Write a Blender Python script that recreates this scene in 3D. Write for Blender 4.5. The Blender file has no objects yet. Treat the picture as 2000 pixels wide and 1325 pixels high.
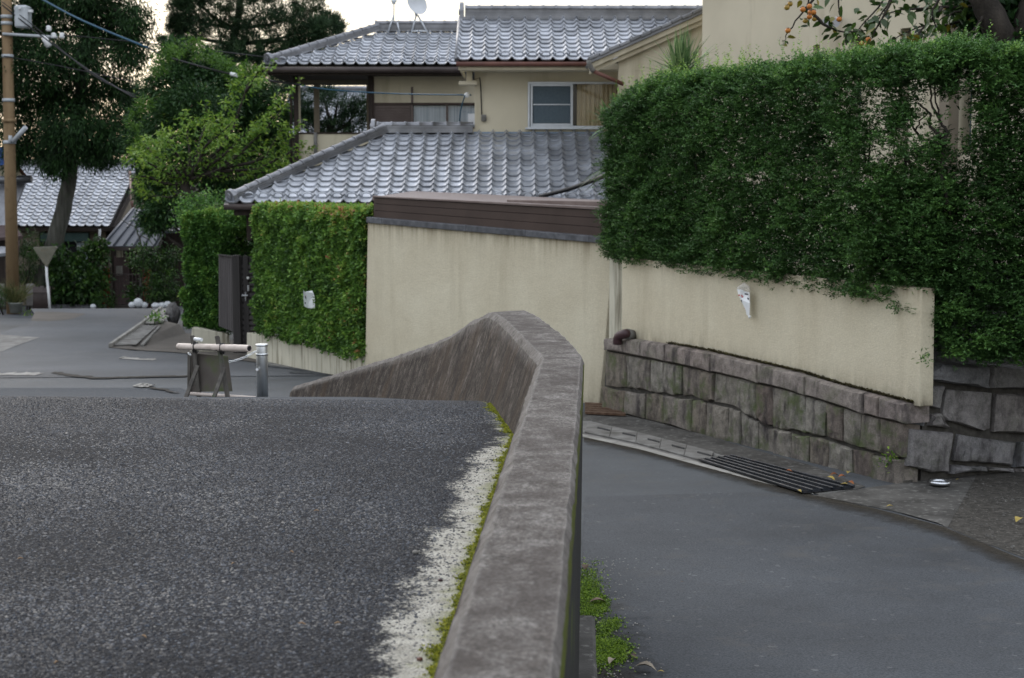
import bpy, bmesh, math, random
import numpy as np
from mathutils import Vector, Matrix
R = math.radians
random.seed(7)
rng = np.random.default_rng(7)
sc = bpy.context.scene
COL = sc.collection

# ---------------------------------------------------------------- camera, sky, sun, exposure
F, CX, CY, CAMZ = 3000.0, 1000.0, 662.5, 3.3
PITCH = math.atan(319.5 / F)
cam_d = bpy.data.cameras.new('camera')
cam_d.sensor_width = 36.0
cam_d.lens = 54.0
cam_d.clip_start = 0.05
cam_d.clip_end = 3000
cam_d.dof.use_dof = True
cam_d.dof.focus_distance = 9.5
cam_d.dof.aperture_fstop = 5.0
cam = bpy.data.objects.new('camera', cam_d)
COL.objects.link(cam)
cam.location = (0, 0, CAMZ)
cam.rotation_euler = (R(90) - PITCH, 0, 0)
sc.camera = cam

SUN_EL, SUN_AZ = 24.0, -25.0            # degrees; azimuth clockwise from +Y
world = bpy.data.worlds.new('World')
sc.world = world
world.use_nodes = True
wn, wl = world.node_tree.nodes, world.node_tree.links
wn.clear()
wo = wn.new('ShaderNodeOutputWorld')
bg = wn.new('ShaderNodeBackground')
sky = wn.new('ShaderNodeTexSky')
sky.sky_type = 'NISHITA'
sky.sun_disc = False
sky.sun_elevation = R(SUN_EL)
sky.sun_rotation = R(SUN_AZ)
sky.dust_density = 2.0
sky.air_density = 1.0
sky.ozone_density = 2.0
# a thin, even overcast over the blue sky
tc = wn.new('ShaderNodeTexCoord')
mp = wn.new('ShaderNodeMapping')
mp.inputs['Scale'].default_value = (1.2, 1.2, 3.0)
nz = wn.new('ShaderNodeTexNoise')
nz.inputs['Scale'].default_value = 2.2
nz.inputs['Detail'].default_value = 6
rp = wn.new('ShaderNodeValToRGB')
rp.color_ramp.elements[0].position = 0.30
rp.color_ramp.elements[0].color = (0.30, 0.30, 0.30, 1)
rp.color_ramp.elements[1].position = 0.65
rp.color_ramp.elements[1].color = (0.75, 0.75, 0.75, 1)
mx = wn.new('ShaderNodeMix')
mx.data_type = 'RGBA'
mx.inputs['B'].default_value = (18.3, 18.9, 20.3, 1)
# cloud colour: cream low over the roofs, cooler and brighter overhead
sxyz = wn.new('ShaderNodeSeparateXYZ')
crp = wn.new('ShaderNodeMapRange')
crp.inputs['From Min'].default_value = 0.10
crp.inputs['From Max'].default_value = 0.42
cmx = wn.new('ShaderNodeMix')
cmx.data_type = 'RGBA'
cmx.inputs['A'].default_value = (11.6, 10.7, 9.2, 1)
cmx.inputs['B'].default_value = (20.0, 21.0, 23.0, 1)
wl.new(tc.outputs['Generated'], sxyz.inputs[0])
wl.new(sxyz.outputs['Z'], crp.inputs['Value'])
wl.new(crp.outputs['Result'], cmx.inputs['Factor'])
wl.new(cmx.outputs['Result'], mx.inputs['B'])
wl.new(tc.outputs['Generated'], mp.inputs['Vector'])
wl.new(mp.outputs['Vector'], nz.inputs['Vector'])
wl.new(nz.outputs['Fac'], rp.inputs['Fac'])
wl.new(rp.outputs['Color'], mx.inputs['Factor'])
wl.new(sky.outputs['Color'], mx.inputs['A'])
wl.new(mx.outputs['Result'], bg.inputs['Color'])
bg.inputs['Strength'].default_value = 0.10
wl.new(bg.outputs['Background'], wo.inputs['Surface'])

sun_d = bpy.data.lights.new('sun', 'SUN')
sun_d.energy = 0.6
sun_d.angle = R(22)
sun_d.color = (1.0, 0.93, 0.84)
sun = bpy.data.objects.new('sun', sun_d)
COL.objects.link(sun)
sd = Vector((math.sin(R(SUN_AZ)) * math.cos(R(SUN_EL)), math.cos(R(SUN_AZ)) * math.cos(R(SUN_EL)), math.sin(R(SUN_EL))))
sun.rotation_euler = sd.to_track_quat('Z', 'Y').to_euler()
sun.location = sd * 60

sc.view_settings.view_transform = 'Standard'
sc.view_settings.look = 'None'
sc.view_settings.gamma = 1
sc.view_settings.use_curve_mapping = False
sc.view_settings.exposure = 0.27

# ---------------------------------------------------------------- survey helpers (photo pixel -> place in the street)
_cp, _sp = math.cos(PITCH), math.sin(PITCH)
def ray(u, v):
    x, y = (u - CX) / F, (CY - v) / F
    return Vector((x, _cp + _sp * y, -_sp + _cp * y))
def at(u, v, Y):
    d = ray(u, v)
    t = Y / d.y
    return Vector((d.x * t, Y, CAMZ + d.z * t))
def on_plane(u, v, P, Q):
    """point of the upright plane through P and Q (plan points)"""
    d = ray(u, v)
    n = (-(Q[1] - P[1]), Q[0] - P[0])
    t = (n[0] * P[0] + n[1] * P[1]) / (n[0] * d.x + n[1] * d.y)
    return Vector((d.x * t, d.y * t, CAMZ + d.z * t))

def smooth_table(ys, zs, win):
    y = np.arange(-5, 200, 0.1)
    z = np.interp(y, ys, zs)
    k = np.ones(int(win / 0.1)) / int(win / 0.1)
    pad = len(k)
    zp = np.concatenate([np.full(pad, z[0]), z, np.full(pad, z[-1])])
    z2 = np.convolve(zp, k, 'same')[pad:-pad]
    return y, z2
_ly, _lz = smooth_table([-5, 0, 5, 9, 15.6, 22, 27.6, 40, 53, 80, 200],
                        [.75, .68, .55, .40, .17, 0.0, -.30, -.75, -1.2, -1.9, -4], 3.0)
def lane_z(Y):
    return np.interp(Y, _ly, _lz)
_ry, _rz = smooth_table([-5, 0, 8, 10, 12, 15, 18, 20, 22, 24, 26, 28, 30],
                        [CAMZ + z for z in (-1.40, -1.40, -1.40, -1.445, -1.76, -2.17, -2.62, -2.90, -3.15, -3.39, -3.53, -3.66, -3.80)], 0.9)
def deck_z(X, Y):
    f = np.clip((15 - np.asarray(Y, float)) / 4, 0, 1)
    return np.interp(Y, _ry, _rz) - f * np.clip(0.010 * (np.asarray(X, float) + 3), -.02, .04)
def on_ground(u, v, off=0.0):
    d = ray(u, v)
    z = 0.0
    for _ in range(25):
        t = (z - CAMZ) / d.z
        z = 0.5 * z + 0.5 * (float(lane_z(d.y * t)) + off)
    return Vector((d.x * t, d.y * t, z))

# ---------------------------------------------------------------- objects
ORG = {}
def tag(o, label=None, cat=None, group=None, kind=None):
    if label: o['label'] = label
    if cat: o['category'] = cat
    if group: o['group'] = group
    if kind: o['kind'] = kind
    return o
def thing(name, label, cat, loc=(0, 0, 0), group=None):
    o = bpy.data.objects.new(name, None)
    o.empty_display_size = 0.2
    COL.objects.link(o)
    o.location = loc
    ORG[o] = Vector(loc)
    return tag(o, label, cat, group)
def link_mesh(name, me, parent=None, base=None):
    o = bpy.data.objects.new(name, me)
    COL.objects.link(o)
    if parent is not None:
        o.parent = parent
        ORG[o] = ORG[parent].copy()
        b = ORG[parent]
    else:
        b = Vector(base) if base is not None else Vector((0, 0, 0))
        o.location = b
        ORG[o] = b.copy()
    if b.length > 0:
        me.transform(Matrix.Translation(-b))
    return o
def inst(name, me, parent, M):
    o = bpy.data.objects.new(name, me)
    COL.objects.link(o)
    if parent is not None:
        o.parent = parent
        o.matrix_basis = Matrix.Translation(-ORG[parent]) @ M
    else:
        o.matrix_basis = M
    ORG[o] = M.translation.copy()
    return o

class MB:
    def __init__(s):
        s.v, s.f, s.m, s.sm = [], [], [], []
    def add(s, vs, fs, mi=0, smooth=False):
        b = len(s.v)
        s.v += [tuple(p) for p in vs]
        for f in fs:
            s.f.append([i + b for i in f])
            s.m.append(mi)
            s.sm.append(smooth)
        return s
    def pp(s, o, a, b, c, mi=0):                       # block from a corner and three edges
        o, a, b, c = Vector(o), Vector(a), Vector(b), Vector(c)
        vs = [o, o + a, o + a + b, o + b, o + c, o + a + c, o + a + b + c, o + b + c]
        fs = [(0, 3, 2, 1), (4, 5, 6, 7), (0, 1, 5, 4), (1, 2, 6, 5), (2, 3, 7, 6), (3, 0, 4, 7)]
        if a.cross(b).dot(c) < 0: fs = [f[::-1] for f in fs]
        return s.add(vs, fs, mi)
    def box(s, p, q, mi=0):
        p, q = Vector(p), Vector(q)
        lo = Vector([min(p[i], q[i]) for i in range(3)])
        hi = Vector([max(p[i], q[i]) for i in range(3)])
        d = hi - lo
        return s.pp(lo, (d.x, 0, 0), (0, d.y, 0), (0, 0, d.z), mi)
    def prism(s, poly, vec, mi=0):
        n = len(poly)
        vec = Vector(vec)
        p0 = [Vector(p) for p in poly]
        nn = Vector((0, 0, 0))
        for i in range(n): nn += p0[i].cross(p0[(i + 1) % n])
        if nn.dot(vec) > 0: p0 = p0[::-1]
        vs = p0 + [p + vec for p in p0]
        fs = [tuple(range(n)), tuple(range(2 * n - 1, n - 1, -1))]
        for i in range(n):
            j = (i + 1) % n
            fs.append((i, i + n, j + n, j))
        return s.add(vs, fs, mi)
    def tube(s, pts, r, n=8, cap=True, mi=0, smooth=True):
        pts = [Vector(p) for p in pts]
        if not hasattr(r, '__len__'): r = [r] * len(pts)
        vs, fs = [], []
        up = Vector((0.13, 0.21, 1)).normalized()
        prev = None
        for i, p in enumerate(pts):
            d = (pts[min(i + 1, len(pts) - 1)] - pts[max(i - 1, 0)])
            if d.length < 1e-9: d = Vector((0, 0, 1))
            d.normalize()
            a = prev if prev is not None else (up.cross(d) if abs(up.dot(d)) < .95 else Vector((1, 0, 0)).cross(d))
            a = (a - d * a.dot(d)).normalized()
            prev = a
            b = d.cross(a)
            for k in range(n):
                t = 2 * math.pi * k / n
                vs.append(p + (a * math.cos(t) + b * math.sin(t)) * r[i])
        for i in range(len(pts) - 1):
            for k in range(n):
                k2 = (k + 1) % n
                fs.append((i * n + k, i * n + k2, (i + 1) * n + k2, (i + 1) * n + k))
        s.add(vs, fs, mi, smooth)
        if cap:
            b0 = len(s.v) - len(vs)
            s.f.append([b0 + k for k in range(n)][::-1]); s.m.append(mi); s.sm.append(False)
            e = b0 + (len(pts) - 1) * n
            s.f.append([e + k for k in range(n)]); s.m.append(mi); s.sm.append(False)
        return s
    def ball(s, c, rad, nu=10, nv=7, mi=0, jit=0.0):
        c = Vector(c)
        vs, fs = [], []
        for j in range(1, nv):
            th = math.pi * j / nv
            for i in range(nu):
                ph = 2 * math.pi * i / nu
                k = 1 + random.uniform(-jit, jit)
                vs.append(c + Vector((rad[0] * math.sin(th) * math.cos(ph), rad[1] * math.sin(th) * math.sin(ph), rad[2] * math.cos(th))) * k)
        t = len(vs); vs.append(c + Vector((0, 0, rad[2])))
        b = len(vs); vs.append(c - Vector((0, 0, rad[2])))
        for j in range(nv - 2):
            for i in range(nu):
                i2 = (i + 1) % nu
                fs.append((j * nu + i, (j + 1) * nu + i, (j + 1) * nu + i2, j * nu + i2))
        for i in range(nu):
            i2 = (i + 1) % nu
            fs.append((t, i, i2))
            fs.append((b, (nv - 2) * nu + i2, (nv - 2) * nu + i))
        return s.add(vs, fs, mi, True)
    def mesh(s, name, mats, bevel=0.0, seg=1):
        me = bpy.data.meshes.new(name)
        me.from_pydata(s.v, [], s.f)
        if not isinstance(mats, (list, tuple)): mats = [mats]
        for m in mats: me.materials.append(m)
        me.polygons.foreach_set('material_index', s.m)
        me.polygons.foreach_set('use_smooth', s.sm)
        me.update()
        if bevel > 0:
            bm = bmesh.new(); bm.from_mesh(me)
            bmesh.ops.remove_doubles(bm, verts=bm.verts, dist=1e-5)
            ed = [e for e in bm.edges if len(e.link_faces) == 2 and e.calc_face_angle(0) > R(35)]
            bmesh.ops.bevel(bm, geom=ed, offset=bevel, segments=seg, profile=.6, affect='EDGES', clamp_overlap=True)
            bm.to_mesh(me); bm.free()
        return me
    def build(s, name, mats, parent=None, base=None, bevel=0.0, seg=1):
        return link_mesh(name, s.mesh(name, mats, bevel, seg), parent, base)

def np_mesh(name, verts, faces, mat, tint=None, smooth=False, mi=None):
    """verts (n,3), faces (m,k) arrays, all faces alike"""
    me = bpy.data.meshes.new(name)
    k = faces.shape[1]
    me.vertices.add(len(verts)); me.vertices.foreach_set('co', np.ascontiguousarray(verts, dtype=np.float32).ravel())
    me.loops.add(faces.size); me.loops.foreach_set('vertex_index', np.ascontiguousarray(faces, dtype=np.int32).ravel())
    me.polygons.add(len(faces))
    me.polygons.foreach_set('loop_start', np.arange(0, faces.size, k, dtype=np.int32))
    for m in (mat if isinstance(mat, (list, tuple)) else [mat]): me.materials.append(m)
    if mi is not None: me.polygons.foreach_set('material_index', np.asarray(mi, dtype=np.int32))
    if smooth: me.polygons.foreach_set('use_smooth', np.ones(len(faces), dtype=bool))
    me.update(calc_edges=True)
    if tint is not None:
        a = me.attributes.new('tint', 'FLOAT', 'FACE')
        a.data.foreach_set('value', np.asarray(tint, dtype=np.float32))
    return me
def grid_faces(nu, nv):
    i, j = np.meshgrid(np.arange(nu - 1), np.arange(nv - 1), indexing='ij')
    a = (i * nv + j).ravel()
    return np.stack([a, a + nv, a + nv + 1, a + 1], 1)

# ---------------------------------------------------------------- materials
def nd(nt, typ, **kw):
    n = nt.nodes.new(typ)
    for k, v in kw.items():
        if k in n.inputs: n.inputs[k].default_value = v
        else: setattr(n, k, v)
    return n
def new_mat(name):
    m = bpy.data.materials.new(name)
    m.use_nodes = True
    nt = m.node_tree
    nt.nodes.clear()
    out = nt.nodes.new('ShaderNodeOutputMaterial')
    b = nt.nodes.new('ShaderNodeBsdfPrincipled')
    nt.links.new(b.outputs[0], out.inputs['Surface'])
    geo = nt.nodes.new('ShaderNodeNewGeometry')
    return m, nt, b, geo.outputs['Position']
def c4(c): return (c[0], c[1], c[2], 1)
def noise(nt, pos, scale, detail=5, stretch=None, rough=.55, dist=0.0):
    if stretch:
        mpn = nd(nt, 'ShaderNodeMapping')
        mpn.inputs['Scale'].default_value = stretch
        nt.links.new(pos, mpn.inputs['Vector'])
        pos = mpn.outputs['Vector']
    n = nd(nt, 'ShaderNodeTexNoise', Scale=scale, Detail=detail, Roughness=rough, Distortion=dist)
    nt.links.new(pos, n.inputs['Vector'])
    return n.outputs['Fac']
def ramp(nt, fac, stops):
    r = nd(nt, 'ShaderNodeValToRGB')
    el = r.color_ramp.elements
    while len(el) < len(stops): el.new(0.5)
    for e, (p, c) in zip(el, stops):
        e.position = p
        e.color = c4(c) if hasattr(c, '__len__') else (c, c, c, 1)
    nt.links.new(fac, r.inputs['Fac'])
    return r.outputs['Color']
def mix(nt, fac, a, b, mode='MIX'):
    m = nd(nt, 'ShaderNodeMix', data_type='RGBA', blend_type=mode)
    for sock, val in (('Factor', fac), ('A', a), ('B', b)):
        s = m.inputs[sock]
        if hasattr(val, 'is_output'): nt.links.new(val, s)
        elif hasattr(val, '__len__'): s.default_value = c4(val)
        else: s.default_value = val
    return m.outputs['Result']
def math_(nt, op, a, b=0.5, clamp=False):
    m = nd(nt, 'ShaderNodeMath', operation=op)
    m.use_clamp = clamp
    for i, val in enumerate((a, b)):
        if hasattr(val, 'is_output'): nt.links.new(val, m.inputs[i])
        else: m.inputs[i].default_value = val
    return m.outputs[0]
def bump(nt, b, h, dist, strength=1.0):
    n = nd(nt, 'ShaderNodeBump', Distance=dist, Strength=strength)
    nt.links.new(h, n.inputs['Height'])
    nt.links.new(n.outputs[0], b.inputs['Normal'])
def M(name, c1, c2=None, scale=3.0, rough=.8, bdist=0.0, bscale=60, spec=.3, metal=0.0, stretch=None, lo=.35, hi=.68, detail=6,
      c3=None, scale3=25, lo3=.55, hi3=.75, stretch3=None, rand=0.0):
    m, nt, b, pos = new_mat(name)
    c = c1
    if c2 is not None:
        c = ramp(nt, noise(nt, pos, scale, detail, stretch), [(lo, c1), (hi, c2)])
    if c3 is not None:
        f = ramp(nt, noise(nt, pos, scale3, 5, stretch3), [(lo3, 0.0), (hi3, 1.0)])
        c = mix(nt, f, c, c3)
    if rand > 0:
        oi = nd(nt, 'ShaderNodeObjectInfo')
        g = ramp(nt, oi.outputs['Random'], [(0, 1 - rand), (1, 1 + rand * .6)])
        c = mix(nt, 1.0, c, g, 'MULTIPLY')
    if hasattr(c, 'is_output'): nt.links.new(c, b.inputs['Base Color'])
    else: b.inputs['Base Color'].default_value = c4(c)
    b.inputs['Roughness'].default_value = rough
    b.inputs['Metallic'].default_value = metal
    b.inputs['Specular IOR Level'].default_value = spec
    if bdist > 0: bump(nt, b, noise(nt, pos, bscale, 4), bdist)
    return m
def leaf_mat(name, stops, trans=.25, clump=2.5, rough=.55, cw=.55):
    """leaf colour by each leaf's own tint, drifting slowly through the plant"""
    m, nt, b, pos = new_mat(name)
    at_ = nd(nt, 'ShaderNodeAttribute', attribute_name='tint')
    n = noise(nt, pos, clump, 3)
    f = math_(nt, 'ADD', at_.outputs['Fac'], math_(nt, 'MULTIPLY', math_(nt, 'SUBTRACT', n, .5), cw), True)
    c = ramp(nt, f, stops)
    nt.links.new(c, b.inputs['Base Color'])
    b.inputs['Roughness'].default_value = rough
    b.inputs['Specular IOR Level'].default_value = .3
    t = nd(nt, 'ShaderNodeBsdfTranslucent')
    nt.links.new(c, t.inputs['Color'])
    ms = nd(nt, 'ShaderNodeMixShader', Fac=trans)
    nt.links.new(b.outputs[0], ms.inputs[1]); nt.links.new(t.outputs[0], ms.inputs[2])
    out = [x for x in nt.nodes if x.type == 'OUTPUT_MATERIAL'][0]
    nt.links.new(ms.outputs[0], out.inputs['Surface'])
    return m
# ---------------------------------------------------------------- materials of the setting
def deck_material():
    m, nt, b, pos = new_mat('coarse_asphalt')
    vor = nd(nt, 'ShaderNodeTexVoronoi', Scale=95.0)
    nt.links.new(pos, vor.inputs['Vector'])
    sep = nd(nt, 'ShaderNodeSeparateColor')
    nt.links.new(vor.outputs['Color'], sep.inputs[0])
    base = ramp(nt, sep.outputs[0], [(0, (.006, .0065, .008)), (.55, (.013, .014, .017)), (.9, (.027, .029, .034)), (1, (.06, .06, .06))])
    big = ramp(nt, noise(nt, pos, 1.1, 5), [(.3, .72), (.7, 1.25)])
    c = mix(nt, 1.0, base, big, 'MULTIPLY')
    ed = nd(nt, 'ShaderNodeAttribute', attribute_name='edge')
    # worn white line: thick at the wall foot, broken away from it
    n1 = noise(nt, pos, 5.5, 8, rough=.72)
    n2 = noise(nt, pos, 70, 3)
    f = math_(nt, 'ADD', math_(nt, 'MULTIPLY', ed.outputs['Fac'], 4.8), math_(nt, 'MULTIPLY', math_(nt, 'SUBTRACT', n1, .5), 3.0))
    f = math_(nt, 'ADD', f, math_(nt, 'MULTIPLY', math_(nt, 'SUBTRACT', n2, .5), 1.1))
    f = math_(nt, 'ADD', f, math_(nt, 'MULTIPLY', math_(nt, 'SUBTRACT', noise(nt, pos, 1.7, 3), .5), 1.6))
    f = math_(nt, 'ADD', f, math_(nt, 'MULTIPLY', math_(nt, 'SUBTRACT', noise(nt, pos, 24, 6, rough=.75), .5), 1.1))
    sepp = nd(nt, 'ShaderNodeSeparateXYZ')
    nt.links.new(pos, sepp.inputs[0])
    far = math_(nt, 'MULTIPLY', math_(nt, 'SUBTRACT', sepp.outputs['Y'], 7.6), .55)
    f = math_(nt, 'ADD', f, math_(nt, 'MAXIMUM', far, 0.0))
    wear = ramp(nt, f, [(.62, 1.0), (1.02, 0.0)])
    paint = ramp(nt, noise(nt, pos, 14, 6), [(.3, (.29, .275, .23)), (.6, (.44, .42, .36))])
    c = mix(nt, wear, c, paint)
    # thin green film near the foot
    g = ramp(nt, math_(nt, 'ADD', math_(nt, 'MULTIPLY', ed.outputs['Fac'], 3.0), math_(nt, 'MULTIPLY', noise(nt, pos, 9, 6, rough=.7), 1.0)), [(.50, .7), (.72, 0.0)])
    c = mix(nt, g, c, (.20, .21, .08))
    # paler, finer wearing course further down the ramp
    fy = ramp(nt, math_(nt, 'ADD', math_(nt, 'MULTIPLY', math_(nt, 'SUBTRACT', sepp.outputs['Y'], 10.5), .12), math_(nt, 'MULTIPLY', noise(nt, pos, .8, 4), .3)), [(.1, 0.0), (.45, 1.0)])
    c = mix(nt, fy, c, ramp(nt, noise(nt, pos, 60, 4), [(.35, (.045, .050, .056)), (.62, (.085, .092, .10))]))
    nt.links.new(c, b.inputs['Base Color'])
    b.inputs['Roughness'].default_value = .85
    b.inputs['Specular IOR Level'].default_value = .15
    h = math_(nt, 'ADD', math_(nt, 'MULTIPLY', vor.outputs['Distance'], -1.0), math_(nt, 'MULTIPLY', n2, .4))
    bump(nt, b, h, .006)
    return m
def asphalt(name, lo, hi, fine=140, big=.35):
    m, nt, b, pos = new_mat(name)
    n = noise(nt, pos, fine, 3, rough=.7)
    c = ramp(nt, n, [(.34, lo), (.62, hi)])
    vor = nd(nt, 'ShaderNodeTexVoronoi', Scale=fine * .45)
    nt.links.new(pos, vor.inputs['Vector'])
    sp = nd(nt, 'ShaderNodeSeparateColor'); nt.links.new(vor.outputs['Color'], sp.inputs[0])
    c = mix(nt, ramp(nt, sp.outputs[0], [(.992, 0.0), (.997, .4)]), c, (.20, .20, .20))
    g = ramp(nt, noise(nt, pos, big, 7, rough=.66), [(.28, .58), (.72, 1.30)])
    c = mix(nt, 1.0, c, g, 'MULTIPLY')
    d = ramp(nt, noise(nt, pos, 2.4, 6, rough=.7), [(.54, 0.0), (.76, .45)])
    c = mix(nt, d, c, (.085, .078, .066))
    nt.links.new(c, b.inputs['Base Color'])
    b.inputs['Roughness'].default_value = .75
    b.inputs['Specular IOR Level'].default_value = .35
    bump(nt, b, n, .004)
    return m
def concrete_material(name, streak, moss=0.0):
    m, nt, b, pos = new_mat(name)
    n1 = noise(nt, pos, 7, 8, rough=.7)
    c = ramp(nt, n1, [(.30, (.054, .046, .039)), (.50, (.112, .100, .089)), (.70, (.215, .20, .183))])
    n2 = noise(nt, pos, 95, 4, rough=.75)
    c = mix(nt, 1.0, c, ramp(nt, n2, [(.34, .40), (.50, .95), (.66, 1.75)]), 'MULTIPLY')
    n3 = noise(nt, pos, 45, 5, rough=.7)
    c = mix(nt, ramp(nt, n3, [(.54, 0.0), (.70, .60)]), c, (.33, .315, .29))
    pit = nd(nt, 'ShaderNodeTexVoronoi', Scale=70.0); nt.links.new(pos, pit.inputs['Vector'])
    c = mix(nt, ramp(nt, pit.outputs['Distance'], [(.10, .75), (.24, 0.0)]), c, (.03, .027, .025))
    c = mix(nt, ramp(nt, noise(nt, pos, 3.2, 6, rough=.7), [(.44, 0.0), (.62, .70)]), c, (.052, .043, .038))
    wa = nd(nt, 'ShaderNodeAttribute', attribute_name='wear')
    wn_f = math_(nt, 'MULTIPLY', wa.outputs['Fac'], ramp(nt, noise(nt, pos, 26, 5, rough=.7), [(.35, .15), (.62, 1.0)]))
    if streak:
        s1 = noise(nt, pos, 1.0, 6, (11, 11, .8), .72)
        c = mix(nt, 1.0, c, ramp(nt, s1, [(.32, (.20, .18, .17)), (.50, (.46, .42, .39)), (.70, (1.05, 1.0, .95))]), 'MULTIPLY')
        s2 = noise(nt, pos, 1.0, 5, (55, 55, 4.5), .75)
        c = mix(nt, 1.0, c, ramp(nt, s2, [(.36, .35), (.5, .85), (.64, 1.8)]), 'MULTIPLY')
        c = mix(nt, ramp(nt, s2, [(.66, 0.0), (.80, .5)]), c, (.24, .22, .20))
        s3 = noise(nt, pos, 1.0, 3, (3.3, 3.3, .35), .6)
        c = mix(nt, ramp(nt, s3, [(.48, 0.0), (.66, .75)]), c, (.055, .036, .022))
    c = mix(nt, math_(nt, 'MULTIPLY', wn_f, .55), c, (.29, .272, .25))
    if moss > 0:
        s4 = noise(nt, pos, 1.0, 5, (22, 3.5, 3.5), .7)
        c = mix(nt, ramp(nt, s4, [(.40, 0.0), (.52, moss)]), c, (.085, .105, .010))
    nt.links.new(c, b.inputs['Base Color'])
    b.inputs['Roughness'].default_value = .9
    b.inputs['Specular IOR Level'].default_value = .2
    bump(nt, b, math_(nt, 'ADD', n2, math_(nt, 'MULTIPLY', n3, .8)), .006)
    return m
MT = {}
MT['deck'] = deck_material()
MT['lane_old'] = asphalt('worn_lane_asphalt', (.038, .043, .048), (.076, .084, .091), 110)
MT['lane_new'] = asphalt('smooth_lane_asphalt', (.017, .021, .025), (.066, .073, .081), 75, .5)
MT['street'] = asphalt('street_asphalt', (.050, .055, .061), (.088, .095, .103), 90, .3)
MT['driveway'] = asphalt('brown_driveway', (.055, .048, .040), (.10, .088, .075), 60, .9)
MT['conc_top'] = concrete_material('weathered_concrete_top', False)
MT['conc_face'] = concrete_material('rain_streaked_concrete', True)
MT['conc_moss'] = concrete_material('mossy_concrete', True, .9)
MT['conc_dark'] = M('black_concrete', (.008, .008, .007), (.020, .019, .017), 5, .9, .004, 60, c3=(.040, .055, .008), scale3=1.0, stretch3=(20, 3, 3), lo3=.60, hi3=.72)  # near-black base with green streaks, for the lower outer face
MT['conc_grey'] = M('grey_concrete', (.13, .125, .115), (.22, .215, .20), 4, .9, .003, 80, c3=(.07, .065, .055), scale3=3, lo3=.5, hi3=.75)
MT['conc_pale'] = M('pale_concrete', (.22, .21, .19), (.34, .33, .30), 3, .9, .003, 80, c3=(.12, .115, .10), scale3=5)
MT['apron'] = M('dirty_apron_concrete', (.036, .034, .030), (.088, .084, .076), 3, .9, .004, 60, c3=(.17, .165, .15), scale3=14, lo3=.55, hi3=.72)
MT['soil'] = M('dark_soil', (.022, .020, .016), (.05, .045, .036), 5, .95, .01, 50)
MT['iron'] = M('dark_steel', (.018, .022, .028), (.05, .055, .065), 9, .45, 0, metal=.6, c3=(.10, .055, .03), scale3=18, lo3=.6, hi3=.8)
MT['rust'] = M('rusty_steel', (.07, .038, .022), (.14, .09, .06), 14, .7, metal=.3)
MT['moss'] = leaf_mat('moss_green', [(0, (.060, .082, .004)), (.5, (.20, .225, .008)), (1, (.38, .37, .02))], .2, 9)
MT['moss_dark'] = leaf_mat('damp_moss_green', [(0, (.030, .065, .004)), (.5, (.11, .20, .010)), (1, (.22, .33, .02))], .2, 9)
MT['dirtline'] = M('dirt_in_joint', (.02, .018, .015), (.045, .04, .033), 20, .95)

# ---------------------------------------------------------------- parapet stations (plan), near to far, then the wing
ST = []      # inner top xy, outer top xy, top z (rel. to the eye), inner foot xy
def _stations():
    ctrl = []                                               # centre-ish inner edge / outer edge pairs
    for Y in (0.3, 1.5, 3.0, 4.5, 6.0, 7.2, 8.0):
        ctrl.append(((-.303 + .056 * Y, Y), (-.085 + .0555 * Y, Y), -1.0))
    ctrl += [((.172, 8.40), (.386, 8.50), -1.0), ((.095, 9.2), (.335, 9.40), -1.0), ((.010, 10.1), (.240, 10.35), -1.0),
             ((-.065, 10.8), (.170, 10.98), -1.0), ((-.150, 11.3), (.085, 11.48), -1.0),
             ((-.30, 11.85), (-.07, 12.0), -1.115), ((-.455, 12.4), (-.225, 12.53), -1.27), ((-.71, 13.2), (-.48, 13.32), -1.452), ((-1.065, 14.2), (-.84, 14.31), -1.666),
             ((-1.70, 15.6), (-1.48, 15.71), -1.99), ((-2.44, 17.0), (-2.22, 17.12), -2.345)]
    return ctrl
CT = _stations()
def _dense():
    P = np.array([[a[0], a[1], b[0], b[1], z] for a, b, z in CT])
    s = np.concatenate([[0], np.cumsum(np.hypot(np.diff(P[:, 0]), np.diff(P[:, 1])))])
    n = int(s[-1] / .07)
    t = np.linspace(0, s[-1], n)
    D = np.stack([np.interp(t, s, P[:, k]) for k in range(5)], 1)
    k = np.ones(3) / 3                                       # ease the kinks
    E = D.copy()
    for c in range(5):
        pad = np.concatenate([2 * D[0, c] - D[1:0:-1, c], D[:, c], 2 * D[-1, c] - D[-2:-3:-1, c]])
        E[:, c] = np.convolve(pad, k, 'valid')
    return E
DN = _dense()
tang = np.gradient(DN[:, :2], axis=0)
tang /= np.linalg.norm(tang, axis=1)[:, None]
leftn = np.stack([-tang[:, 1], tang[:, 0]], 1)
foot_z = deck_z(DN[:, 0], DN[:, 1])
hgt = np.clip(CAMZ + DN[:, 4] - foot_z, .05, 1)
FOOT = DN[:, :2] + leftn * (hgt * .36)[:, None]            # foot of the battered inner face at deck level
def foot_x(Y):
    """x of the wall foot / free edge of the ramp at a given Y"""
    ys = np.concatenate([FOOT[:, 1], [20, 24, 28, 34]])
    xs = np.concatenate([FOOT[:, 0], [-3.7, -5.2, -6.6, -8.5]])
    o = np.argsort(ys)
    return np.interp(Y, ys[o], xs[o])
EDGE = np.concatenate([FOOT, [[-3.7, 20], [-5.2, 24], [-6.6, 28]]])

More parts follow.
